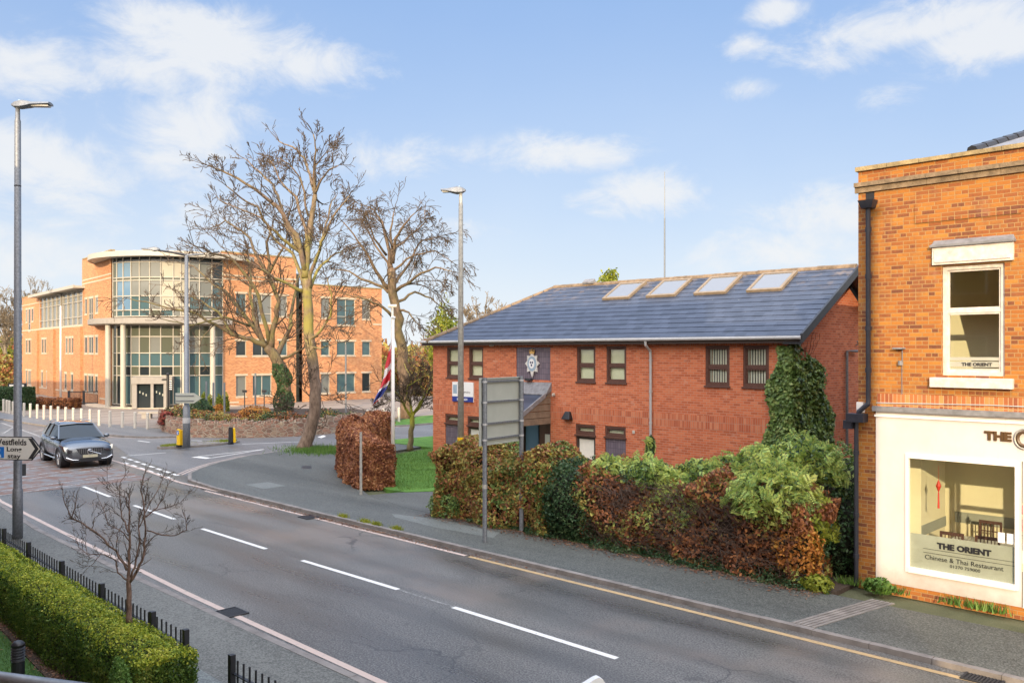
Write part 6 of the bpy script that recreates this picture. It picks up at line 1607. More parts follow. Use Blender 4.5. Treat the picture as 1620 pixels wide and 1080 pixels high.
bare_tree('sapling', 'young bare sapling with upswept twigs growing out of the box hedge', 11.64, [
    (T7([(480, 1020), (478, 900), (477, 800), (478, 740)]), .05, .042, 0),
    (T7([(478, 780), (478, 650), (484, 560), (478, 430), (482, 330), (480, 235)]), .034, .009, .05), (T7([(485, 770), (530, 700), (565, 620), (578, 500), (572, 340), (548, 210), (578, 100)]), .03, .006, -.12), (T7([(490, 745), (520, 640), (545, 520), (540, 400), (575, 300), (590, 200)]), .022, .006, .2),
    (T7([(465, 700), (400, 580), (290, 480), (190, 410), (125, 385), (90, 300), (75, 215)]), .024, .006, -.15), (T7([(128, 385), (150, 320), (156, 262)]), .011, .007, (-.12, -.15)), (T7([(465, 760), (410, 715), (400, 640), (330, 605), (230, 605), (170, 560), (150, 500)]), .016, .004, .25),
    (T7([(480, 520), (430, 460), (350, 420), (290, 260)]), .013, .004, -.25), (T7([(475, 470), (435, 380), (425, 290), (418, 200), (460, 90)]), .015, .004, .2), (T7([(590, 458), (680, 485), (760, 488), (830, 455), (825, 390), (808, 350)]), .014, .005, -.2),
    (T7([(578, 375), (650, 320), (690, 260), (725, 165)]), .014, .004, .25), (T7([(600, 350), (700, 320), (790, 290), (858, 215)]), .01, .003, -.3), (T7([(540, 440), (590, 330), (650, 220), (695, 120)]), .011, .004, .3), (T7([(400, 560), (405, 480), (440, 420), (500, 430)]), .009, .004, .1),
    (T7([(250, 450), (270, 380), (320, 350)]), .008, .003, -.1), (T7([(300, 610), (250, 670), (200, 680)]), .006, .003, .2), (T7([(225, 600), (210, 520), (215, 470)]), .006, .003, .2), (T7([(480, 330), (450, 250), (350, 200), (345, 90)]), .008, .003, -.2)],
    'bark_sapling', dict(rmin=.002, kids=[3, 2.5, 0], levels=2, trop=.6, wander=.13, segs=[3, 3, 2], ratio=(.35, .55), angle=(25, 50)), .3, 16, seed=2, cat='young tree')
# ivy on the leaning trunk
t = thing('trunk_ivy', 'dark ivy wrapped round the leaning tree trunk above the stone wall', 'ivy', AT(450, 640, 56.2))
rg = np.random.default_rng(1); n = 3000; f = rg.random(n); ax = [AT(449, 650, 56.5), AT(449, 600, 56.5), AT(440, 575, 56.5)]
P = np.where((f < .6)[:, None], ax[0] + (ax[1] - ax[0]) * (f / .6)[:, None], ax[1] + (ax[2] - ax[1]) * ((f - .6) / .4)[:, None])
a = rg.uniform(0, 6.28, n); Nn = np.stack([np.cos(a), np.sin(a), 0 * a], 1); P = P + Nn * (.5 + .16 * sn(P, 3, 3))[:, None]
quads_obj('foliage', leafquads(P, Nn, .13, .7, .6, rg), M['leaf_holly'], t)

# far trees
FH = dict(rmin=.03, kids=[6, 5, 2], levels=2, trop=.2)
def far_tree(nm, label, x, ytop, ybase, w, Z, seed, bark='bark_far', bare=True, mat=None, n=3500, group='trees on the skyline'):
    hpx = ybase - ytop; rnd = random.Random(seed)
    if bare:
        tk = [(x, ybase), (x + 1, ybase - hpx * .3), (x, ybase - hpx * .45)]; limbs = [(tk, .35, .25, 0)]
        for i in range(9):
            a = math.radians(-70 + 140 * i / 8 + rnd.uniform(-8, 8)); L = hpx * .5
            limbs.append(([(x, ybase - hpx * rnd.uniform(.35, .5)), (x + math.sin(a) * w * .3, ybase - hpx * .5 - math.cos(a) * L * .35), (x + math.sin(a) * w * .5, ybase - hpx * .52 - math.cos(a) * L * .75)], .16, .04, rnd.uniform(-3, 3)))
        return bare_tree(nm, label, Z, limbs, bark, FH, max(2.0, hpx / FPX * Z * .22), .9, seed=seed, group=group)
    c = AT(x, (ytop + ybase) / 2, Z); rx = w / 2 / FPX * Z; rz = hpx / 2 / FPX * Z
    t = thing(nm, label, 'tree', (c[0], c[1], 0), group)
    part('trunk', MB().tube([(c[0], c[1], 0), (c[0], c[1], c[2])], [.25, .12], 6), M['bark_far'], t)
    blob(t, 'crown', c, (rx, rx, rz), n, .32 * Z / 80, M[mat], lump=.28, seed=seed, fill=.6, core='hedge_core', corescale=.55); return t
far_tree('skyline_tree', 'rounded bare tree on the skyline just left of the police station hip', 765, 468, 600, 76, 85, 3)
far_tree('skyline_tree', 'bare spreading tree rising behind the left office wing roof bays', 56, 440, 600, 62, 130, 5)
far_tree('skyline_tree', 'half leafless tree at the far left edge behind the tall lamp column', 8, 455, 620, 66, 115, 6)
far_tree('skyline_tree', 'bare tree peeping between the fan tree and the police station eaves', 690, 520, 640, 60, 95, 12)
far_tree('autumn_tree', 'golden leaved tree touching the left tip of the police station roof', 703, 486, 600, 50, 75, 7, bare=False, mat='leaf_yellowgreen')
far_tree('autumn_tree', 'rusty leaved tree left of the office building', 12, 570, 645, 44, 100, 8, bare=False, mat='leaf_autumn')
far_tree('autumn_tree', 'olive green tree low behind the house gable at the far left', -2, 530, 640, 40, 120, 18, bare=False, mat='leaf_yellowgreen')
far_tree('evergreen_tree', 'pointed yellow green conifer tip showing above the police station ridge', 966, 424, 520, 34, 44, 9, bare=False, mat='leaf_yellowgreen', n=3000)
far_tree('evergreen_tree', 'bushy top of a yellow green shrub left of the conifer tip behind the ridge', 946, 440, 520, 26, 45, 19, bare=False, mat='leaf_yellowgreen', n=1200)
far_tree('autumn_tree', 'brownish leafy tree filling the gap right of the office building', 640, 560, 640, 60, 100, 10, bare=False, mat='leaf_autumn')
far_tree('autumn_tree', 'mid green leafy tree behind the small mossy tree', 672, 560, 650, 46, 88, 11, bare=False, mat='leaf_autumn')
rg = np.random.default_rng(30); t = None
n = 26000; a = rg.uniform(-.75, .75, n); R_ = rg.uniform(150, 200, n); X = R_ * np.tan(a); z = rg.uniform(0, 1, n) ** 1.2 * (6.5 + 1.5 * np.sin(X * .11) + 1.2 * np.sin(X * .37 + 1))
P = FW * R_[:, None] + RT * X[:, None]; P[:, 2] = z
o = quads_obj('far_woodland', leafquads(P, np.tile(np.array([[0, 0, 1.0]]), (n, 1)), 2.0, .7, 1.2, rg), M['leaf_autumn']); o['label'] = 'distant autumn woodland along the horizon'; o['category'] = 'woodland'; o['kind'] = 'stuff'

# houses far off
def house(label, x0, x1, ytop, yeave, Z, d=9):
    p = AT(x0, 600, Z)[:2]; q = AT(x1, 600, Z)[:2]; fr = FR(p, q - p); L = np.linalg.norm(q - p); ze = H + (556 - yeave) / FPX * Z; zr = H + (556 - ytop) / FPX * Z
    t = thing('house', label, 'house', (*p, 0)); b = MB(); fr.box(b, 0, L, -d, 0, 0, ze)
    b.add([fr.P(0, 0, ze), fr.P(L, 0, ze), fr.P(L / 2, 0, zr)], [(0, 1, 2)]); b.add([fr.P(0, -d, ze), fr.P(L, -d, ze), fr.P(L / 2, -d, zr)], [(0, 1, 2)]); part('wall', b, M['office_brick'], t)
    b = MB(); b.quad(fr.P(-.3, .2, ze - .1), fr.P(L / 2, .2, zr + .1), fr.P(L / 2, -d - .2, zr + .1), fr.P(-.3, -d - .2, ze - .1)); b.quad(fr.P(L + .3, .2, ze - .1), fr.P(L / 2, .2, zr + .1), fr.P(L / 2, -d - .2, zr + .1), fr.P(L + .3, -d - .2, ze - .1)); part('roof', b, M['ridge'], t)
    b = MB(); fr.box(b, L * .78, L * .88, 0, .05, ze - 1.0, ze + .0)
    w_ = part('window', b, M['white_paint'], t); b = MB(); fr.box(b, L * .795, L * .865, .05, .07, ze - .9, ze - .1); part('pane', b, M['glass_dark'], w_)
house('house with pale gable edge half hidden by the tall lamp column at far left', 2, 44, 563, 571, 125)
house('brown roofed house glimpsed behind the small mossy tree', 640, 690, 562, 592, 105)

# ------------------------------------------------------------------ stone wall and planted bed
wp = [G(x, y)[:2] for x, y in ((252, 679), (256, 684), (272, 688.5), (300, 691.5), (350, 692.5), (420, 692), (470, 690), (521, 686), (575, 679))]
wp[0] = G(250, 672)[:2]
t = thing('stone_wall', 'low rough stone retaining wall with jagged upright coping round the planted bed', 'wall', (*wp[3], 0))
m, k, bb = newmat('rubble'); P_, g = gpos(k); vo = k.node('ShaderNodeTexVoronoi'); x, y, z = k.sep(P_)
k.link(k.comb(k.math('ADD', x, y), k.math('MULTIPLY', z, 2.3)), vo.inputs['Vector']); vo.inputs['Scale'].default_value = 2.6
ve = k.node('ShaderNodeTexVoronoi'); ve.feature = 'DISTANCE_TO_EDGE'; k.link(vo.inputs['Vector'].links[0].from_socket, ve.inputs['Vector']); ve.inputs['Scale'].default_value = 2.6
cc = k.ramp(k.noise(vo.outputs['Position'], 3.1, 2), [(.3, (.12, .06, .045)), (.45, (.36, .2, .14)), (.55, (.2, .12, .09)), (.7, (.46, .35, .24))]); ed = k.smooth(ve.outputs['Distance'], .02, .09)
cc = k.mix(k.math('MULTIPLY', k.math('SUBTRACT', k.noise(P_, 5, 4), .4), 1.2, clamp=True), cc, (.1, .085, .055))
k.link(k.mix(ed, (.36, .3, .23), cc), bb.inputs['Base Color']); bb.inputs['Roughness'].default_value = .95; bump(k, bb, ed, .8, .03); M['rubble'] = m
b = MB(); c = MB(); random.seed(2); WH = .74
for i in range(len(wp) - 1):
    d = wp[i + 1] - wp[i]; L = np.linalg.norm(d); d /= L; nv_ = np.array([-d[1], d[0]])
    if np.dot(nv_, wp[i]) < 0: nv_ = -nv_
    r = [wp[i] - d * .02, wp[i + 1] + d * .02, wp[i + 1] + nv_ * .35 + d * .02, wp[i] + nv_ * .35 - d * .02]
    ar = sum(r[q][0] * r[(q + 1) % 4][1] - r[(q + 1) % 4][0] * r[q][1] for q in range(4))
    if ar < 0: r = r[::-1]
    b.hexa([(*q, 0) for q in r], [(*q, WH) for q in r])
    s = 0
    while s < L - .05:
        w_ = random.uniform(.1, .2); h_ = random.uniform(.1, .3); p = wp[i] + d * s; q = wp[i] + d * min(s + w_ - .015, L)
        r = [p, q, q + nv_ * .3, p + nv_ * .3]
        ar = sum(r[e][0] * r[(e + 1) % 4][1] - r[(e + 1) % 4][0] * r[e][1] for e in range(4))
        if ar < 0: r = r[::-1]
        m_ = sum(np.array(q_) for q_ in r) / 4; c.hexa([(*q_, WH) for q_ in r], [(*(m_ + (q_ - m_) * .75), WH + h_) for q_ in r]); s += w_
part('wall_face', b, M['rubble'], t); part('coping', c, M['rubble'], t)
back = [G(620, 668)[:2], G(560, 660)[:2], G(420, 660)[:2], G(300, 662)[:2]]
b = MB(); b.prism([tuple(p + np.array([-.1, .2])) for p in wp] + [tuple(p) for p in back], 0.0, .62); struct('raised_bed', b, M['soil'])
rg = np.random.default_rng(77); n = 16000; L_ = [np.linalg.norm(wp[i + 1] - wp[i]) for i in range(len(wp) - 1)]; ii = rg.choice(len(L_), n, p=np.array(L_) / sum(L_)); f_ = rg.random(n)[:, None]
A_ = np.array(wp)[ii]; B_ = np.array(wp)[ii + 1]; d_ = (B_ - A_) / np.linalg.norm(B_ - A_, axis=1, keepdims=True); nv2 = np.stack([-d_[:, 1], d_[:, 0]], 1); nv2 *= np.sign(np.sum(nv2 * A_, 1))[:, None]
P2 = A_ + (B_ - A_) * f_ + nv2 * (.32 + rg.random(n)[:, None] * 2.2); zz_ = .62 + rg.random(n) * (.42 + .22 * np.sin(P2[:, 1] * 2.1) + .15 * np.sin(P2[:, 0] * 5)); P_ = np.concatenate([P2, zz_[:, None]], 1)
o = quads_obj('bed_plants', leafquads(P_, np.tile([[0, 0, 1.0]], (n, 1)), .13, .55, 1.0, rg), [M['leaf_autumn'], M['leaf_holly'], M['leaf_brown']], None, midx=np.digitize(sn(P_, .9, 5) + rg.normal(0, .3, n), [.0, .7])); o['label'] = 'mixed low plants filling the raised bed behind the stone wall'; o['category'] = 'ground cover'; o['kind'] = 'stuff'
def bs(nm, label, x, yt, yb, w_, Z, mat, n=1800, size=.11, cat='shrub', **kw):
    rz = (yb - yt) / 2 / FPX * Z; c = AT(x, (yt + yb) / 2, Z); rx = w_ / 2 / FPX * Z
    return shrub(nm, label, cat, c, (rx, rx * .8, rz), n, size, mat, zmin=.5, seed=int(x), **kw)
bs('shrub', 'red berried shrub spilling over the left end of the stone wall', 262, 650, 690, 26, 48.3, 'leaf_red', 1500)
bs('shrub', 'green shrub with red tips behind the island lamp column', 283, 642, 680, 36, 49.5, 'leaf_autumn', 2000)
bs('shrub', 'large rounded dark green shrub above the left part of the stone wall', 319, 632, 684, 46, 49.5, 'leaf_holly', 4200)
bs('shrub', 'green shrub draping over the stone wall below the grey posts', 345, 652, 690, 50, 48.5, 'leaf_autumn', 2500)
bs('shrub', 'bright orange shrub between the two grey posts above the wall', 346, 641, 664, 22, 51.5, 'leaf_orange', 1500)
bs('shrub', 'orange and yellow low shrub behind the middle of the stone wall', 404, 642, 668, 54, 51.5, 'leaf_orange', 2600)
bs('shrub', 'dull purple shrub at the middle of the planted bed', 372, 654, 678, 30, 50, 'leaf_beech', 1500)
bs('shrub', 'olive green ground shrub left of the tall tree trunk', 440, 658, 680, 70, 50, 'leaf_autumn', 2600)
bs('shrub', 'dark green low shrub right of the tall tree trunk', 525, 652, 680, 66, 51, 'leaf_holly', 3000)
bs('shrub', 'trimmed green shrub at the right end of the stone wall', 560, 655, 682, 36, 51, 'leaf_box', 2000)
bs('shrub', 'brown twiggy shrub behind the copper beech hedge', 470, 655, 676, 40, 52, 'leaf_brown', 1500)
for i, (x, yt, lab) in enumerate(((322, 622, 'leftmost of the small yellow green conifers above the wall'), (333, 626, 'second small yellow conifer from the left above the wall'), (347, 624, 'third small yellow green conifer, in front of the rotunda column'), (357, 622, 'rightmost small yellow green conifer with brown base'))):
    bs('small_conifer', lab, x, yt, 662, 14, 54 + i, 'leaf_yellowgreen', 1300, .1, cat='conifer', group='small conifers in the bed')
for (x, yb, yt, Z, lab) in ((326.5, 656, 603, 50.5, 'left grey sign post standing in the planted bed'), (337.5, 652, 605, 52, 'middle grey sign post in the bed by the orange shrub'), (355, 667, 605, 49, 'right grey sign post rising just behind the stone wall'), (404, 655, 590, 56, 'thin pale post in front of the office windows'), (547, 660, 545, 56, 'tall thin pale post in front of the right office windows')):
    p = AT(x, yb, Z); single('grey_post', MB().tube([p, AT(x, yt, Z)], .06, 8), M['galv'], lab, 'post', p)
# forecourt furniture
p = G(265.5, 659, .08); zt_ = H + (556 - 594) / FPX * (FPX * 4.52 / 103)
t = thing('finger_post', 'black pedestrian finger post in front of the office entrance', 'sign post', p)
part('pole', MB().tube([(p[0], p[1], .08), (p[0], p[1], zt_)], .09, 10), M['black_metal'], t); part('ball_finial', MB().ball((p[0], p[1], zt_ + .08), .12, 8, 6), M['black_metal'], t)
FP_ = FR(p[:2], RT[:2]); b = MB(); FP_.box(b, -.36, -.09, -.03, .03, zt_ - .35, zt_ - .2); b.tube([FP_.P(-.36, 0, zt_ - .28), FP_.P(-.45, 0, zt_ - .28)], [.07, .01], 6); part('finger', b, M['black_metal'], t)
b = MB(); FP_.box(b, .09, .34, -.04, .04, zt_ - 1.0, zt_ - .3); f_ = part('finger', b, M['black_metal'], t)
b = MB()
for k in range(5): FP_.box(b, .13, .3, .041, .045, zt_ - .95 + k * .14, zt_ - .9 + k * .14)
part('white_lettering', b, M['pure_white'], f_)
p = G(235, 662, .08); t = thing('stone_bench', 'low stone slab bench near the end of the white posts', 'bench', p); BFr = FR(p[:2], RT[:2])
b = MB(); BFr.box(b, -.7, 1.9, -.45, 0, .42, .55); part('seat', b, M['concrete'], t)
for x0 in (-.5, 1.0): b = MB(); BFr.box(b, x0, x0 + .6, -.4, -.05, .08, .42); part('leg', b, M['concrete'], t)
p0, p1 = G(109, 639.5, .08), G(156, 639, .08); t = thing('metal_fence', 'dark metal pedestrian barrier beside the left office wing', 'fence', p0); fr = FR(p0[:2], (p1 - p0)[:2]); L = np.linalg.norm(p1 - p0)
for s_ in (0, L * .5, L): b = MB(); fr.box(b, s_ - .09, s_ + .09, -.05, .05, .05, 1.25); part('post', b, M['dark_metal'], t)
b = MB(); fr.box(b, .09, L - .09, -.02, .02, .16, .24); fr.box(b, .09, L - .09, -.02, .02, 1.12, 1.2); part('rail', b, M['dark_metal'], t)
b = MB()
for k in range(24):
    s_ = L * (k + .5) / 24
    if abs(s_ - L / 2) > .15: fr.box(b, s_ - .012, s_ + .012, -.01, .01, .24, 1.12)
part('bars', b, M['dark_metal'], t)
for (x, lab) in ((52, 'cycle hoop beside the forecourt flower bed, right one'), (29, 'cycle hoop half hidden by the lamp column, left one')):
    p = G(x, 645, .08); fr = FR(p[:2], RT[:2]); b = MB(); b.tube([fr.P(-.33, 0, .05), fr.P(-.33, 0, .7), fr.P(-.25, 0, .83), fr.P(.25, 0, .83), fr.P(.33, 0, .7), fr.P(.33, 0, .05)], .03, 8)
    single('cycle_hoop', b, M['bone'], lab, 'bike rack', p, 'cycle hoops on the forecourt')
p = G(96, 642, .08); t = thing('white_pole', 'white pole standing in front of the left office wing', 'pole', p); part('pole', MB().tube([p, (p[0], p[1], H + (556 - 484) / FPX * (FPX * 4.52 / 86))], [.1, .06], 10), M['white_paint'], t, smooth=True)
Zn = 68; fr = FR(AT(13, 620, Zn)[:2], RT[:2]); sc_ = Zn / FPX
t = thing('notice_board', 'two panel pale notice board in a dark frame behind the tall lamp column', 'notice board', fr.P(0, 0, 0)); z0, z1 = H - 88 * sc_, H - 50 * sc_
b = MB(); fr.box(b, 0, 28 * sc_, -.06, 0, z0 + .2, z1); fr.box(b, 0, .1, -.05, .04, 0, z1); fr.box(b, 27 * sc_, 27 * sc_ + .1, -.05, .04, 0, z1); part('frame', b, M['dark_metal'], t)
b = MB(); fr.box(b, 2 * sc_, 13 * sc_, 0, .03, z0 + .35, z1 - .1); fr.box(b, 15 * sc_, 25 * sc_, 0, .03, z0 + .35, z1 - .1); part('notices', b, M['blind_pale'], t)
for (x0, x1, yt, yb, Z, mat, lab) in ((-10, 45, 612, 650, 66, 'leaf_holly', 'dark green clipped hedge at far left behind the white posts'), (40, 120, 630, 646, 68, 'leaf_brown', 'low brown shrubs in front of the left office wing')):
    p, q = AT(x0, 640, Z)[:2], AT(x1, 640, Z)[:2]; hedge('shrub_row' if 'brown' in mat else 'clipped_hedge', lab, [p, q], .8, H - (yt - 556) / FPX * Z, 4000, .14, mat, seed=3)
for (x, y, lab) in ((387, 640, 'left dark bracket post by the ground floor office windows'), (418, 640, 'right dark bracket post by the ground floor office windows')):
    p = G(x, y + 5, .05); single('dark_post', MB().tube([p, (p[0], p[1], 1.3)], .05, 6).box(p[0] - .2, p[0] + .2, p[1] - .1, p[1] + .1, 1.3, 1.5), M['dark_metal'], lab, 'post', p)

# ------------------------------------------------------------------ hedges round the police station
hedge('beech_hedge', 'copper brown beech hedge on the corner beside the marker post', [(-22.95, 17.0), (-25.2, 17.85), (-27.4, 19.2), (-29.4, 22.0)], .6, 1.95, 30000, .105, 'leaf_beech', seed=4, bump_=.08, sh=.6, shin=.24, core='brown_core', topf=lambda s: .78 + .24 * np.clip(s * 2.2, 0, 1) + .03 * np.sin(s * 14))
hedge('evergreen_hedge', 'dark evergreen hedge between police station wall and side road', [(-27.8, 27.2), (-33, 29.6)], .8, 1.75, 7000, .13, 'leaf_holly', seed=6, bump_=.12)
def tA(s): return .98 + .1 * np.sin(s * 9) + .06 * np.sin(s * 23)
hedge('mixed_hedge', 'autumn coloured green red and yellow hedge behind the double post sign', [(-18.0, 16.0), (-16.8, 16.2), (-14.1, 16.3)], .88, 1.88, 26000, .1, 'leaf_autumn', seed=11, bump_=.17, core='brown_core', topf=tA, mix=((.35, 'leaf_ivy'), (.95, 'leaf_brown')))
shrub('evergreen_shrub', 'dark green glossy evergreen shrub between the autumn hedge and brown hedge', 'shrub', (-13.45, 16.25, .95), (1.05, .95, 1.05), 15000, .07, 'leaf_holly', seed=3, zmin=.05, lump=.1)
shrub('evergreen_shrub', 'small dark green shrub growing at the left foot of the mixed hedge', 'shrub', (-17.7, 15.6, .35), (.6, .4, .45), 4000, .07, 'leaf_ivy', seed=4, zmin=.05)
shrub('evergreen_shrub', 'dark green shrub top behind the double post sign', 'shrub', (-17.0, 17.0, 1.35), (.8, .6, .85), 5000, .08, 'leaf_ivy', seed=14, zmin=.05)
def tC(s): return .95 + .08 * np.sin(s * 11 + 1) + .05 * np.sin(s * 31)
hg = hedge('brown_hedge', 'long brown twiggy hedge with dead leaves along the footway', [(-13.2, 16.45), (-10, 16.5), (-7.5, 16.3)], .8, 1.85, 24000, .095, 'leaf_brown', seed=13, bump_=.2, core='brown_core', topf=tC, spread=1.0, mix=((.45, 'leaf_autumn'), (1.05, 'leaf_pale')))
tw = Twigs(); rnd = np.random.default_rng(5)
for i in range(1500):
    p = np.array([rnd.uniform(-13.0, -7.6), rnd.uniform(15.55, 15.75), rnd.uniform(.2, 1.7)]); d = np.array([rnd.normal(0, 1), -rnd.uniform(.0, .3), rnd.normal(0, .45)]); d /= np.linalg.norm(d); L = rnd.uniform(.15, .5); q = p + d * L
    tw.seg(p, p + d * L * .5 + rnd.normal(0, .02, 3), .006, .004); tw.seg(p + d * L * .5, q, .004, .002)
quads_obj('bare_twigs', tw.quads(), M['twig'], hg)
def elder(c, r, n, lab, seed, mat='leaf_pale', size=.085):
    """loose shrub made of arching sprays of narrow leaflets"""
    t = thing('leafy_shrub', lab, 'shrub', (c[0], c[1], .05), 'pale green shrubs growing through the hedge'); rg = np.random.default_rng(seed); c = np.array(c, float); r = np.array(r, float)
    ns = n // 14; d = rg.normal(0, 1, (ns, 3)); d[:, 2] = np.abs(d[:, 2]) * .9 - .2; d /= np.linalg.norm(d, axis=1, keepdims=True)
    tip = c + d * r * (rg.uniform(.7, 1.12, ns) * (1 + .15 * sn(d, 3, seed)))[:, None]
    out = []; tw = Twigs()
    for i in range(ns):
        a = d[i] * np.array([1, 1, .55]) + rg.normal(0, .55, 3); a /= np.linalg.norm(a); L = rg.uniform(.12, .26); s0 = tip[i] - a * L
        side = np.cross(a, rg.normal(0, 1, 3)); side /= np.linalg.norm(side); up_ = np.cross(side, a)
        tw.seg(s0, tip[i], .004, .002)
        for k in range(14):
            f = (k // 2 + 1) / 7; sg = 1 if k % 2 else -1; ll = size * (1.1 - .5 * f); base_ = s0 + a * L * f + np.array([0, 0, -.05 * f * f])
            o_ = side * sg * ll * .85 + a * ll * .45; e = base_ + o_; w_ = np.cross(o_, up_); w_ = w_ / (np.linalg.norm(w_) + 1e-9) * ll * .24; mid = base_ + o_ * .5
            out.append([base_, mid - w_, e, mid + w_])
    quads_obj('foliage', np.array(out), M[mat], t)
    for i in range(0, ns, 12): tw.seg(np.array([c[0] + rg.normal(0, .1), c[1] + rg.normal(0, .1), .1]), tip[i] - d[i] * .2, .012, .005)
    quads_obj('stems', tw.quads(), M['twig'], t)
    blob(t, 'inner_foliage', c, r * .8, 1500, .08, M['leaf_holly'], lump=.2, seed=seed, core=None); return t
elder((-8.35, 16.1, 1.5), (.95, .8, .95), 17000, 'largest pale green feathery shrub at the right end of the brown hedge', 1)
elder((-9.3, 17.0, 1.75), (.9, .8, .8), 12000, 'pale blue green feathery shrub behind the right half of the brown hedge', 2)
elder((-8.3, 17.4, 2.0), (1.0, .8, .85), 12000, 'tallest pale feathery shrub in front of the ivy corner', 3)
elder((-7.6, 16.3, 1.0), (.45, .5, .8), 6000, 'yellow green feathery shrub hanging beside the dark gap by the downpipe', 4, 'leaf_yellowgreen')
elder((-11.6, 16.3, 1.7), (.65, .6, .5), 7000, 'pale green shrub tuft on the brown hedge below the grey downpipe', 5)
elder((-12.75, 16.2, 1.65), (.45, .5, .45), 4500, 'leftmost pale green tuft on the brown hedge below the tile panel', 6)
elder((-10.4, 16.5, 1.7), (.55, .5, .5), 6000, 'pale green tuft at the middle of the brown hedge top', 7)
elder((-11.9, 16.9, 2.3), (.12, .12, .3), 700, 'single tall pale green shoot beside the grey downpipe', 8)
shrub('evergreen_shrub', 'very dark evergreen shrub in the gap between gable and restaurant', 'shrub', (-8.3, 20.2, 1.0), (1.6, 1.4, 1.35), 9000, .09, 'leaf_ivy', seed=31, zmin=.05)
shrub('evergreen_shrub', 'dark glossy shrub low against the restaurant corner downpipe', 'shrub', (-7.35, 17.6, .7), (.6, .9, 1.1), 5000, .08, 'leaf_holly', seed=33, zmin=.05)
shrub('orange_shrub', 'orange brown leaved shrub at the right foot of the brown hedge', 'shrub', (-7.75, 15.85, .75), (.5, .35, .55), 2600, .09, 'leaf_orange', seed=35, zmin=.05)
# ivy on the gable corner
t = thing('wall_ivy', 'dense green ivy climbing the right hand corner of the police station', 'ivy', (UR, VF, 0)); rg = np.random.default_rng(8)
n = 30000; z = rg.uniform(0, 5.0, n); v = VF + rg.uniform(-.1, 2.9, n); zz = z / 5
right_ = 1.0 + 1.35 * np.sin(np.clip((z - .2) / 4.3, 0, 1) * 3.0) * 1.0 + .25 * np.sin(z * 5) ; ok = (v - VF < right_ * np.where(z > 4.2, np.clip((5.05 - z) / .7, 0, 1), 1) + .3 * sn(np.stack([v, z, z], 1), 2, 1))
gap = (z > 4.0) & (v - VF > .35) & (v - VF < .8) & (rg.random(n) < .8); ok &= ~gap; P = np.stack([UR + .04 + np.abs(rg.normal(0, .06, n)) + .07 * (1 + sn(np.stack([v, z, v], 1), 2.5, 3)), v, z], 1)[ok]
quads_obj('side_foliage', leafquads(P, np.tile([[1.0, 0, .3]], (len(P), 1)), .11, .8, .55, rg), M['leaf_ivy'], t)
n = 8000; z = rg.uniform(0, 4.75, n); wd = .28 + .35 * np.sin(np.clip(z / 4.8, 0, 1) * 3.14) + .12 * np.sin(z * 4); u = UR + .15 - rg.random(n) ** 1.3 * (wd + .15)
P = np.stack([u, VF - .05 - np.abs(rg.normal(0, .05, n)), z], 1); quads_obj('front_foliage', leafquads(P, np.tile([[0, -1.0, .3]], (n, 1)), .1, .8, .5, rg), M['leaf_ivy'], t)
tw = Twigs(); rnd = np.random.default_rng(3)
for i in range(60):
    p = np.array([UR + .01, VF + rnd.uniform(-0, 1.6), rnd.uniform(2.5, 4.6)])
    for k in range(6): q = p + np.array([0, rnd.normal(.02, .08), rnd.uniform(.05, .16)]); tw.seg(p, q, .006, .004); p = q
quads_obj('stems', tw.quads(), M['twig'], t)
# box hedge in the foreground, small conifer
hedge('box_hedge', 'long clipped box hedge with yellow green top in the near garden', [(-24.2, 4.98), (-20, 4.66), (-10.3, 4.5)], .37, .9, 125000, .034, 'leaf_box', seed=17, bump_=.035, aspect=.6, z0=.02, tip='leaf_box_lit_tip')
shrub('small_conifer', 'small rounded green conifer poking up at the bottom edge by the box hedge', 'conifer', CAMXZ((191 - CX) / FPX * 9.5, 9.5, .5), (.15, .15, .6), 9000, .03, 'leaf_grass', seed=41, zmin=.0)

# ------------------------------------------------------------------ ground cover
def cover(nm, label, cat, n, fn, size, mat, aspect=.5, seed=0, up=1.0, spread=.7):
    rg = np.random.default_rng(seed); P = fn(rg, n); o = quads_obj(nm, leafquads(P, np.tile([[0, 0, up]], (len(P), 1)), size, aspect, spread, rg), M[mat]); o['label'] = label; o['category'] = cat; o['kind'] = 'stuff'; return o
def ivybase(rg, n):
    u = rg.uniform(-18, -6.9, n); w_ = .35 + .1 * np.sin(u * 3) + .06 * np.sin(u * 9); f = rg.random(n); v = 15.75 - w_ * f; z = .09 + .3 * (1 - f) * rg.random(n); return np.stack([u, v, z], 1)
cover('ground_ivy', 'low ivy and weeds along the foot of the hedges by the footway', 'ground cover', 8000, ivybase, .06, 'leaf_holly', seed=1)
cover('leaf_litter', 'fallen brown leaves scattered along the hedge foot', 'fallen leaves', 2600, lambda rg, n: (lambda u: np.stack([u, 15.55 - np.abs(rg.normal(0, .28, n)), np.full(n, .1)], 1))(rg.uniform(-18.3, -7, n)), .06, 'leaf_fallen', seed=2, spread=.25)
cover('gutter_debris', 'dark leaf debris lying in the far gutter', 'fallen leaves', 1500, lambda rg, n: (lambda u: np.stack([u, 13.22 - np.abs(rg.normal(0, .09, n)), np.full(n, .015)], 1))(-21 + np.abs(rg.normal(0, 4.2, n)) * np.sign(rg.normal(0.5, 1, n))), .055, 'leaf_fallen', seed=3, spread=.25)
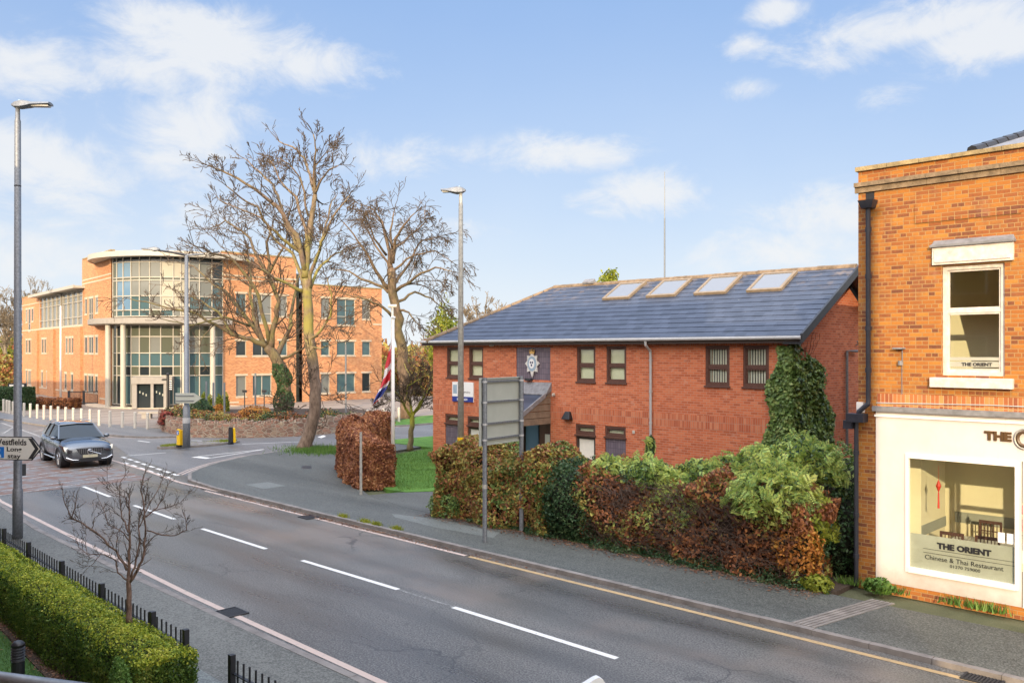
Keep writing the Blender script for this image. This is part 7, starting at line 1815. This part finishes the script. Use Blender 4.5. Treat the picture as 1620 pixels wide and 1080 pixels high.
def blades(nm, label, n, fn, h, mat, seed):
    rg = np.random.default_rng(seed); P = fn(rg, n); n = len(P); a = rg.uniform(0, 6.28, n); hh = h * rg.uniform(.5, 1.3, n); w_ = h * .09
    t_ = np.stack([np.cos(a), np.sin(a), 0 * a], 1) * w_; lean = np.stack([rg.normal(0, .3, n) * hh, rg.normal(0, .3, n) * hh, hh], 1)
    Q = np.stack([P - t_, P + t_, P + lean + t_ * .2, P + lean - t_ * .2], 1); o = quads_obj(nm, Q, M[mat]); o['label'] = label; o['category'] = 'grass'; o['kind'] = 'stuff'
def inpoly(P, poly):
    x, y = P[:, 0], P[:, 1]; ins = np.zeros(len(P), bool); n = len(poly)
    for i in range(n):
        (x0, y0), (x1, y1) = poly[i], poly[(i + 1) % n]; c = ((y0 > y) != (y1 > y)) & (x < (x1 - x0) * (y - y0) / (y1 - y0 + 1e-12) + x0); ins ^= c
    return ins
def lawnpts(rg, n):
    P = np.stack([rg.uniform(-31, -20, n), rg.uniform(16.5, 30, n), np.full(n, .1)], 1); return P[inpoly(P, [(-29.4, 21.5), (-21.9, 17.2), (-20.4, 20.9), (-25.6, 21.3), (-25.6, 22.7), (-26.6, 23), (-26.6, 29), (-31.5, 29)])]
blades('lawn_grass', 'green grass of the police station lawn', 60000, lawnpts, .06, 'leaf_grass', 1)
blades('garden_grass', 'grass of the near garden lawn', 45000, lambda rg, n: (lambda u: np.stack([u, 3.84 + np.clip(-10 - u, 0, 20) * .048 - rg.random(n) * 2.2, np.full(n, .02)], 1))(rg.uniform(-22, -8.5, n)), .035, 'leaf_grass', 2)
blades('verge_grass', 'grass tufts round the foot of the tallest tree', 5000, lambda rg, n: np.stack([-33.6 + rg.normal(0, .9, n), 21.8 + rg.normal(0, .7, n), np.full(n, .08)], 1), .12, 'leaf_grass', 3)
blades('gutter_weeds', 'small weeds in the kerb joints of the far footway', 700, lambda rg, n: (lambda c: np.stack([np.array([-18.6, -18.1, -17.3, -19.6])[c] + rg.normal(0, .1, n), np.array([13.45, 13.45, 13.47, 13.45])[c] + rg.normal(0, .04, n), np.full(n, .08)], 1))(rg.integers(0, 4, n)), .09, 'leaf_yellowgreen', 4)
blades('island_weeds', 'grass and moss on the traffic island', 2500, lambda rg, n: (lambda a, r: np.stack([-40.2 + .65 * r * np.cos(a), 19.2 + 1.95 * r * np.sin(a), np.full(n, .1)], 1))(np.where(rg.random(n) < .5, 1.57, -1.57) + rg.normal(0, .5, n), .6 + .4 * rg.random(n)), .08, 'leaf_yellowgreen', 5)
blades('wall_weeds', 'grass tufts along the foot of the restaurant wall', 380, lambda rg, n: (lambda c: np.stack([np.array([-6.9, -6.2, -4.95, -4.45])[c] + rg.normal(0, .16, n), 16.45 + rg.normal(0, .05, n), np.full(n, .08)], 1))(rg.integers(0, 4, n)), .14, 'leaf_grass', 6)
shrub('weed_clump', 'bright green leafy weed clump at the restaurant shopfront corner', 'weed', (-6.3, 16.3, .2), (.28, .14, .16), 500, .08, 'leaf_grass', seed=51, zmin=.07, core=None)
shrub('weed_clump', 'bright green weed on the footway edge left of the corner downpipe', 'weed', (-7.2, 15.6, .18), (.3, .2, .18), 700, .08, 'leaf_yellowgreen', seed=52, zmin=.07, core=None)
cover('bed_litter', 'brown leaf litter on the soil strip in front of the box hedge', 'fallen leaves', 2500, lambda rg, n: (lambda u: np.stack([u, 4.1 + np.clip(-10 - u, 0, 20) * .035 - np.abs(rg.normal(0, .12, n)), np.full(n, .055)], 1))(rg.uniform(-24, -8, n)), .045, 'leaf_fallen', seed=9, spread=.3)
# ------------------------------------------------------------------ the car
m, k, bb = newmat('car_paint'); bb.inputs['Base Color'].default_value = (.13, .145, .165, 1); bb.inputs['Metallic'].default_value = .85; bb.inputs['Roughness'].default_value = .22; bb.inputs['Coat Weight'].default_value = 1.0; bb.inputs['Coat Roughness'].default_value = .04; M['car_paint'] = m
M['car_glass'] = glassmat('car_glass', (.008, .014, .018), .03); M['car_glass'].node_tree.nodes['Principled BSDF'].inputs['Specular IOR Level'].default_value = .45; M['tyre'] = simple('tyre', (.018, .018, .018), .85); M['chrome'] = simple('chrome', (.7, .7, .7), .15, 1.0, var=.02); M['rim'] = simple('rim', (.35, .35, .36), .3, .9)
M['plate'] = simple('plate', (.5, .47, .33), .4); m, k, bb = newmat('headlamp'); bb.inputs['Base Color'].default_value = (.8, .78, .7, 1); bb.inputs['Emission Color'].default_value = (1, .93, .72, 1); bb.inputs['Emission Strength'].default_value = .18; bb.inputs['Roughness'].default_value = .1; M['headlamp'] = m
cf = (G(100, 737) + G(165, 735)) / 2
car = thing('parked_car' if 0 else 'car', 'dark grey estate style SUV driving towards the junction with headlamps on', 'car', (0, 0, 0))
def loft(stations, zfun=None):
    b = MB(); n = None; vs = []; 
    for st in stations:
        x, prof = st; full = [(x, y, z) for y, z in prof] + [(x, -y, z) for y, z in prof[::-1] if y > 1e-6]
        n = len(full); vs += full
    k_ = len(stations); fs = [(i * n + j, (i + 1) * n + j, (i + 1) * n + (j + 1) % n, i * n + (j + 1) % n) for i in range(k_ - 1) for j in range(n)]
    fs += [tuple(range(n)), tuple((k_ - 1) * n + j for j in range(n - 1, -1, -1))]
    b.add(vs, fs); return b
def bp(w_, zb, zs, zt, tuck=.88):
    return [(0, zb), (w_ * .8, zb), (w_ * .97, zb + .12), (w_ * 1.0, (zb + zs) / 2), (w_ * .985, zs - .1), (w_ * tuck, zs), (w_ * .5, zt - .01), (0, zt)]
body = loft([(.87, bp(.5, .38, .72, .78)), (.84, bp(.72, .28, .78, .86)), (.74, bp(.87, .24, .86, .95)), (.5, bp(.93, .22, .95, 1.03)), (0, bp(.95, .24, 1.0, 1.09)), (-.5, bp(.95, .26, 1.03, 1.13)), (-.9, bp(.945, .26, 1.04, 1.13)), (-2.0, bp(.94, .26, 1.07, 1.13)), (-2.8, bp(.955, .26, 1.1, 1.14)), (-3.35, bp(.94, .28, 1.12, 1.15)), (-3.7, bp(.86, .34, 1.08, 1.12)), (-3.82, bp(.7, .45, 1.0, 1.02))])
bo = part('body', body, M['car_paint'], car, smooth=True); ss = bo.modifiers.new('subdivision', 'SUBSURF'); ss.levels = 1; ss.render_levels = 2
gh = loft([(-.42, [(0, 1.08), (.8, 1.06), (.84, 1.07), (.8, 1.09), (0, 1.12)]), (-1.3, [(0, 1.08), (.82, 1.06), (.86, 1.1), (.63, 1.57), (0, 1.61)]), (-2.0, [(0, 1.08), (.82, 1.06), (.865, 1.12), (.64, 1.62), (0, 1.645)]), (-2.9, [(0, 1.08), (.82, 1.08), (.85, 1.14), (.62, 1.58), (0, 1.62)]), (-3.45, [(0, 1.1), (.78, 1.1), (.8, 1.14), (.57, 1.45), (0, 1.5)]), (-3.62, [(0, 1.1), (.75, 1.1), (.76, 1.12), (.7, 1.14), (0, 1.16)])])
part('glasshouse', gh, M['car_glass'], car, smooth=False)
rf = loft([(-1.24, [(0, 1.6), (.6, 1.555), (.655, 1.56), (.6, 1.6), (0, 1.63)]), (-1.4, [(0, 1.6), (.6, 1.575), (.665, 1.575), (.6, 1.63), (0, 1.655)]), (-2.0, [(0, 1.62), (.6, 1.6), (.67, 1.6), (.6, 1.655), (0, 1.675)]), (-2.9, [(0, 1.59), (.6, 1.56), (.655, 1.565), (.59, 1.62), (0, 1.65)]), (-3.5, [(0, 1.5), (.5, 1.47), (.59, 1.44), (.54, 1.5), (0, 1.55)])])
part('roof', rf, M['car_paint'], car, smooth=True)
b = MB()
for sy in (-1, 1):
    b.tube([(-.42, sy * .84, 1.07), (-1.3, sy * .64, 1.58)], [.035, .03], 6); b.tube([(-1.3, sy * .65, 1.58), (-2.9, sy * .65, 1.59), (-3.48, sy * .58, 1.46), (-3.62, sy * .76, 1.13)], [.025, .025, .03, .04], 6)
    b.tube([(-1.98, sy * .875, 1.1), (-1.95, sy * .66, 1.61)], .028, 6); b.tube([(-2.85, sy * .87, 1.12), (-2.8, sy * .655, 1.59)], .05, 6)
part('pillars', b, M['car_paint'], car)
b = MB()
for sy in (-1, 1): b = MB(); b.tube([(-1.35, sy * .6, 1.66), (-1.45, sy * .6, 1.7), (-3.0, sy * .58, 1.68), (-3.1, sy * .58, 1.63)], .018, 6); part('roof_rail', b, M['chrome'], car)

for ax_ in (0, -2.865):
    for sy in (-1, 1):
        b = MB(); b.tube([(ax_, sy * .7, .36), (ax_, sy * .93, .36)], .36, 24); w_ = part('wheel', b, M['tyre'], car, smooth=False)
        b = MB(); b.tube([(ax_, sy * .925, .36), (ax_, sy * .94, .36)], .25, 20); part('rim_back', b, M['ink'], w_)
        b = MB()
        for k in range(5):
            a = k * 2 * math.pi / 5; b.tube([(ax_, sy * .945, .36), (ax_ + .24 * math.cos(a), sy * .945, .36 + .24 * math.sin(a))], [.04, .028], 5)
        b.tube([(ax_ + .245 * math.cos(a), sy * .943, .36 + .245 * math.sin(a)) for a in np.linspace(0, 2 * math.pi, 21)], .018, 5, False); part('rim', b, M['rim'], w_)
        b = MB(); b.tube([(ax_ + .43 * math.cos(a), sy * .945, .38 + .42 * math.sin(a)) for a in np.linspace(-.25, math.pi + .25, 16)], .035, 6); part('wheel_arch', b, M['dark_metal'], car)
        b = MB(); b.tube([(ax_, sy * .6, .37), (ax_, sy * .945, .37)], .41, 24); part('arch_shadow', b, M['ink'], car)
def fx(b, x, y0, y1, z0, z1, d=.03, slope=0): b.hexa([(x - d, y0, z0), (x, y0, z0), (x, y1, z0), (x - d, y1, z0)], [(x - d - slope, y0, z1), (x - slope, y0, z1), (x - slope, y1, z1), (x - d - slope, y1, z1)])
b = MB(); b.hexa([(.8, -.36, .56), (.885, -.36, .56), (.885, .36, .56), (.8, .36, .56)], [(.77, -.5, .78), (.868, -.5, .78), (.868, .5, .78), (.77, .5, .78)]); gr = part('grille', b, M['ink'], car)
b = MB()
for i in range(11): y = -.4 + i * .08; b.box(.868, .884, y - .006, y + .006, .58, .76)
part('grille_bars', b, M['rim'], gr)
b = MB(); b.tube([(.893, .1 * math.cos(a), .635 + .1 * math.sin(a)) for a in np.linspace(0, 2 * math.pi, 20)], .018, 6, False); b.tube([(.887, .4, .52), (.887, -.1 + .02, .7)], .016, 6); part('round_badge', b, M['chrome'], gr)
b = MB(); fx(b, .9, -.27, .27, .42, .53, .02); part('number_plate', b, M['plate'], car)
b = MB(); b.hexa([(.8, -.62, .26), (.872, -.55, .26), (.872, .55, .26), (.8, .62, .26)], [(.8, -.45, .4), (.872, -.35, .4), (.872, .35, .4), (.8, .45, .4)]); part('lower_grille', b, M['ink'], car)
for sy in (-1, 1):
    b = MB(); b.hexa([(.78, sy * .5, .7), (.86, sy * .5, .7), (.7, sy * .87, .7), (.6, sy * .87, .7)] if sy < 0 else [(.6, .87, .7), (.7, .87, .7), (.86, .5, .68), (.78, .5, .68)], [(.74, sy * .5, .77), (.84, sy * .5, .77), (.66, sy * .9, .86), (.56, sy * .9, .86)] if sy < 0 else [(.56, .9, .86), (.66, .9, .86), (.84, .5, .77), (.74, .5, .77)])
    part('headlight', b, M['headlamp'], car)
    b = MB(); b.tube([(.865, sy * .42, .34), (.84, sy * .62, .35), (.76, sy * .84, .44)], [.012, .02, .028], 6); part('fog_trim', b, M['chrome'], car)
    b = MB(); b.ball((-.6, sy * 1.0, 1.12), .12, 10, 6, (.7, 1, .65)); part('wing_mirror', b, M['car_paint'], car, smooth=True)
    b = MB(); b.tube([(-.5, sy * .88, 1.085), (-2.8, sy * .9, 1.13), (-3.4, sy * .84, 1.16)], .012, 5); b.tube([(-.5, sy * .955, .33), (-2.4, sy * .955, .33)], .03, 6); part('side_trim', b, M['chrome'], car)
    for xh in (-1.55, -2.5): b = MB(); b.box(xh - .1, xh + .1, sy * .955 - .015, sy * .955 + .015, .92, .95); part('door_handle', b, M['car_paint'], car)
b = MB()
for sy in (-1, 1):
    for x in (-.75, -1.98, -2.75): b.box(x - .004, x + .004, sy * .956 - .004, sy * .956 + .004, .35, 1.05)
part('door_gaps', b, M['ink'], car)
ang = math.atan2(-.093, .996)
car.location = (cf[0] + .05, cf[1], .004); car.rotation_euler = (0, 0, ang)
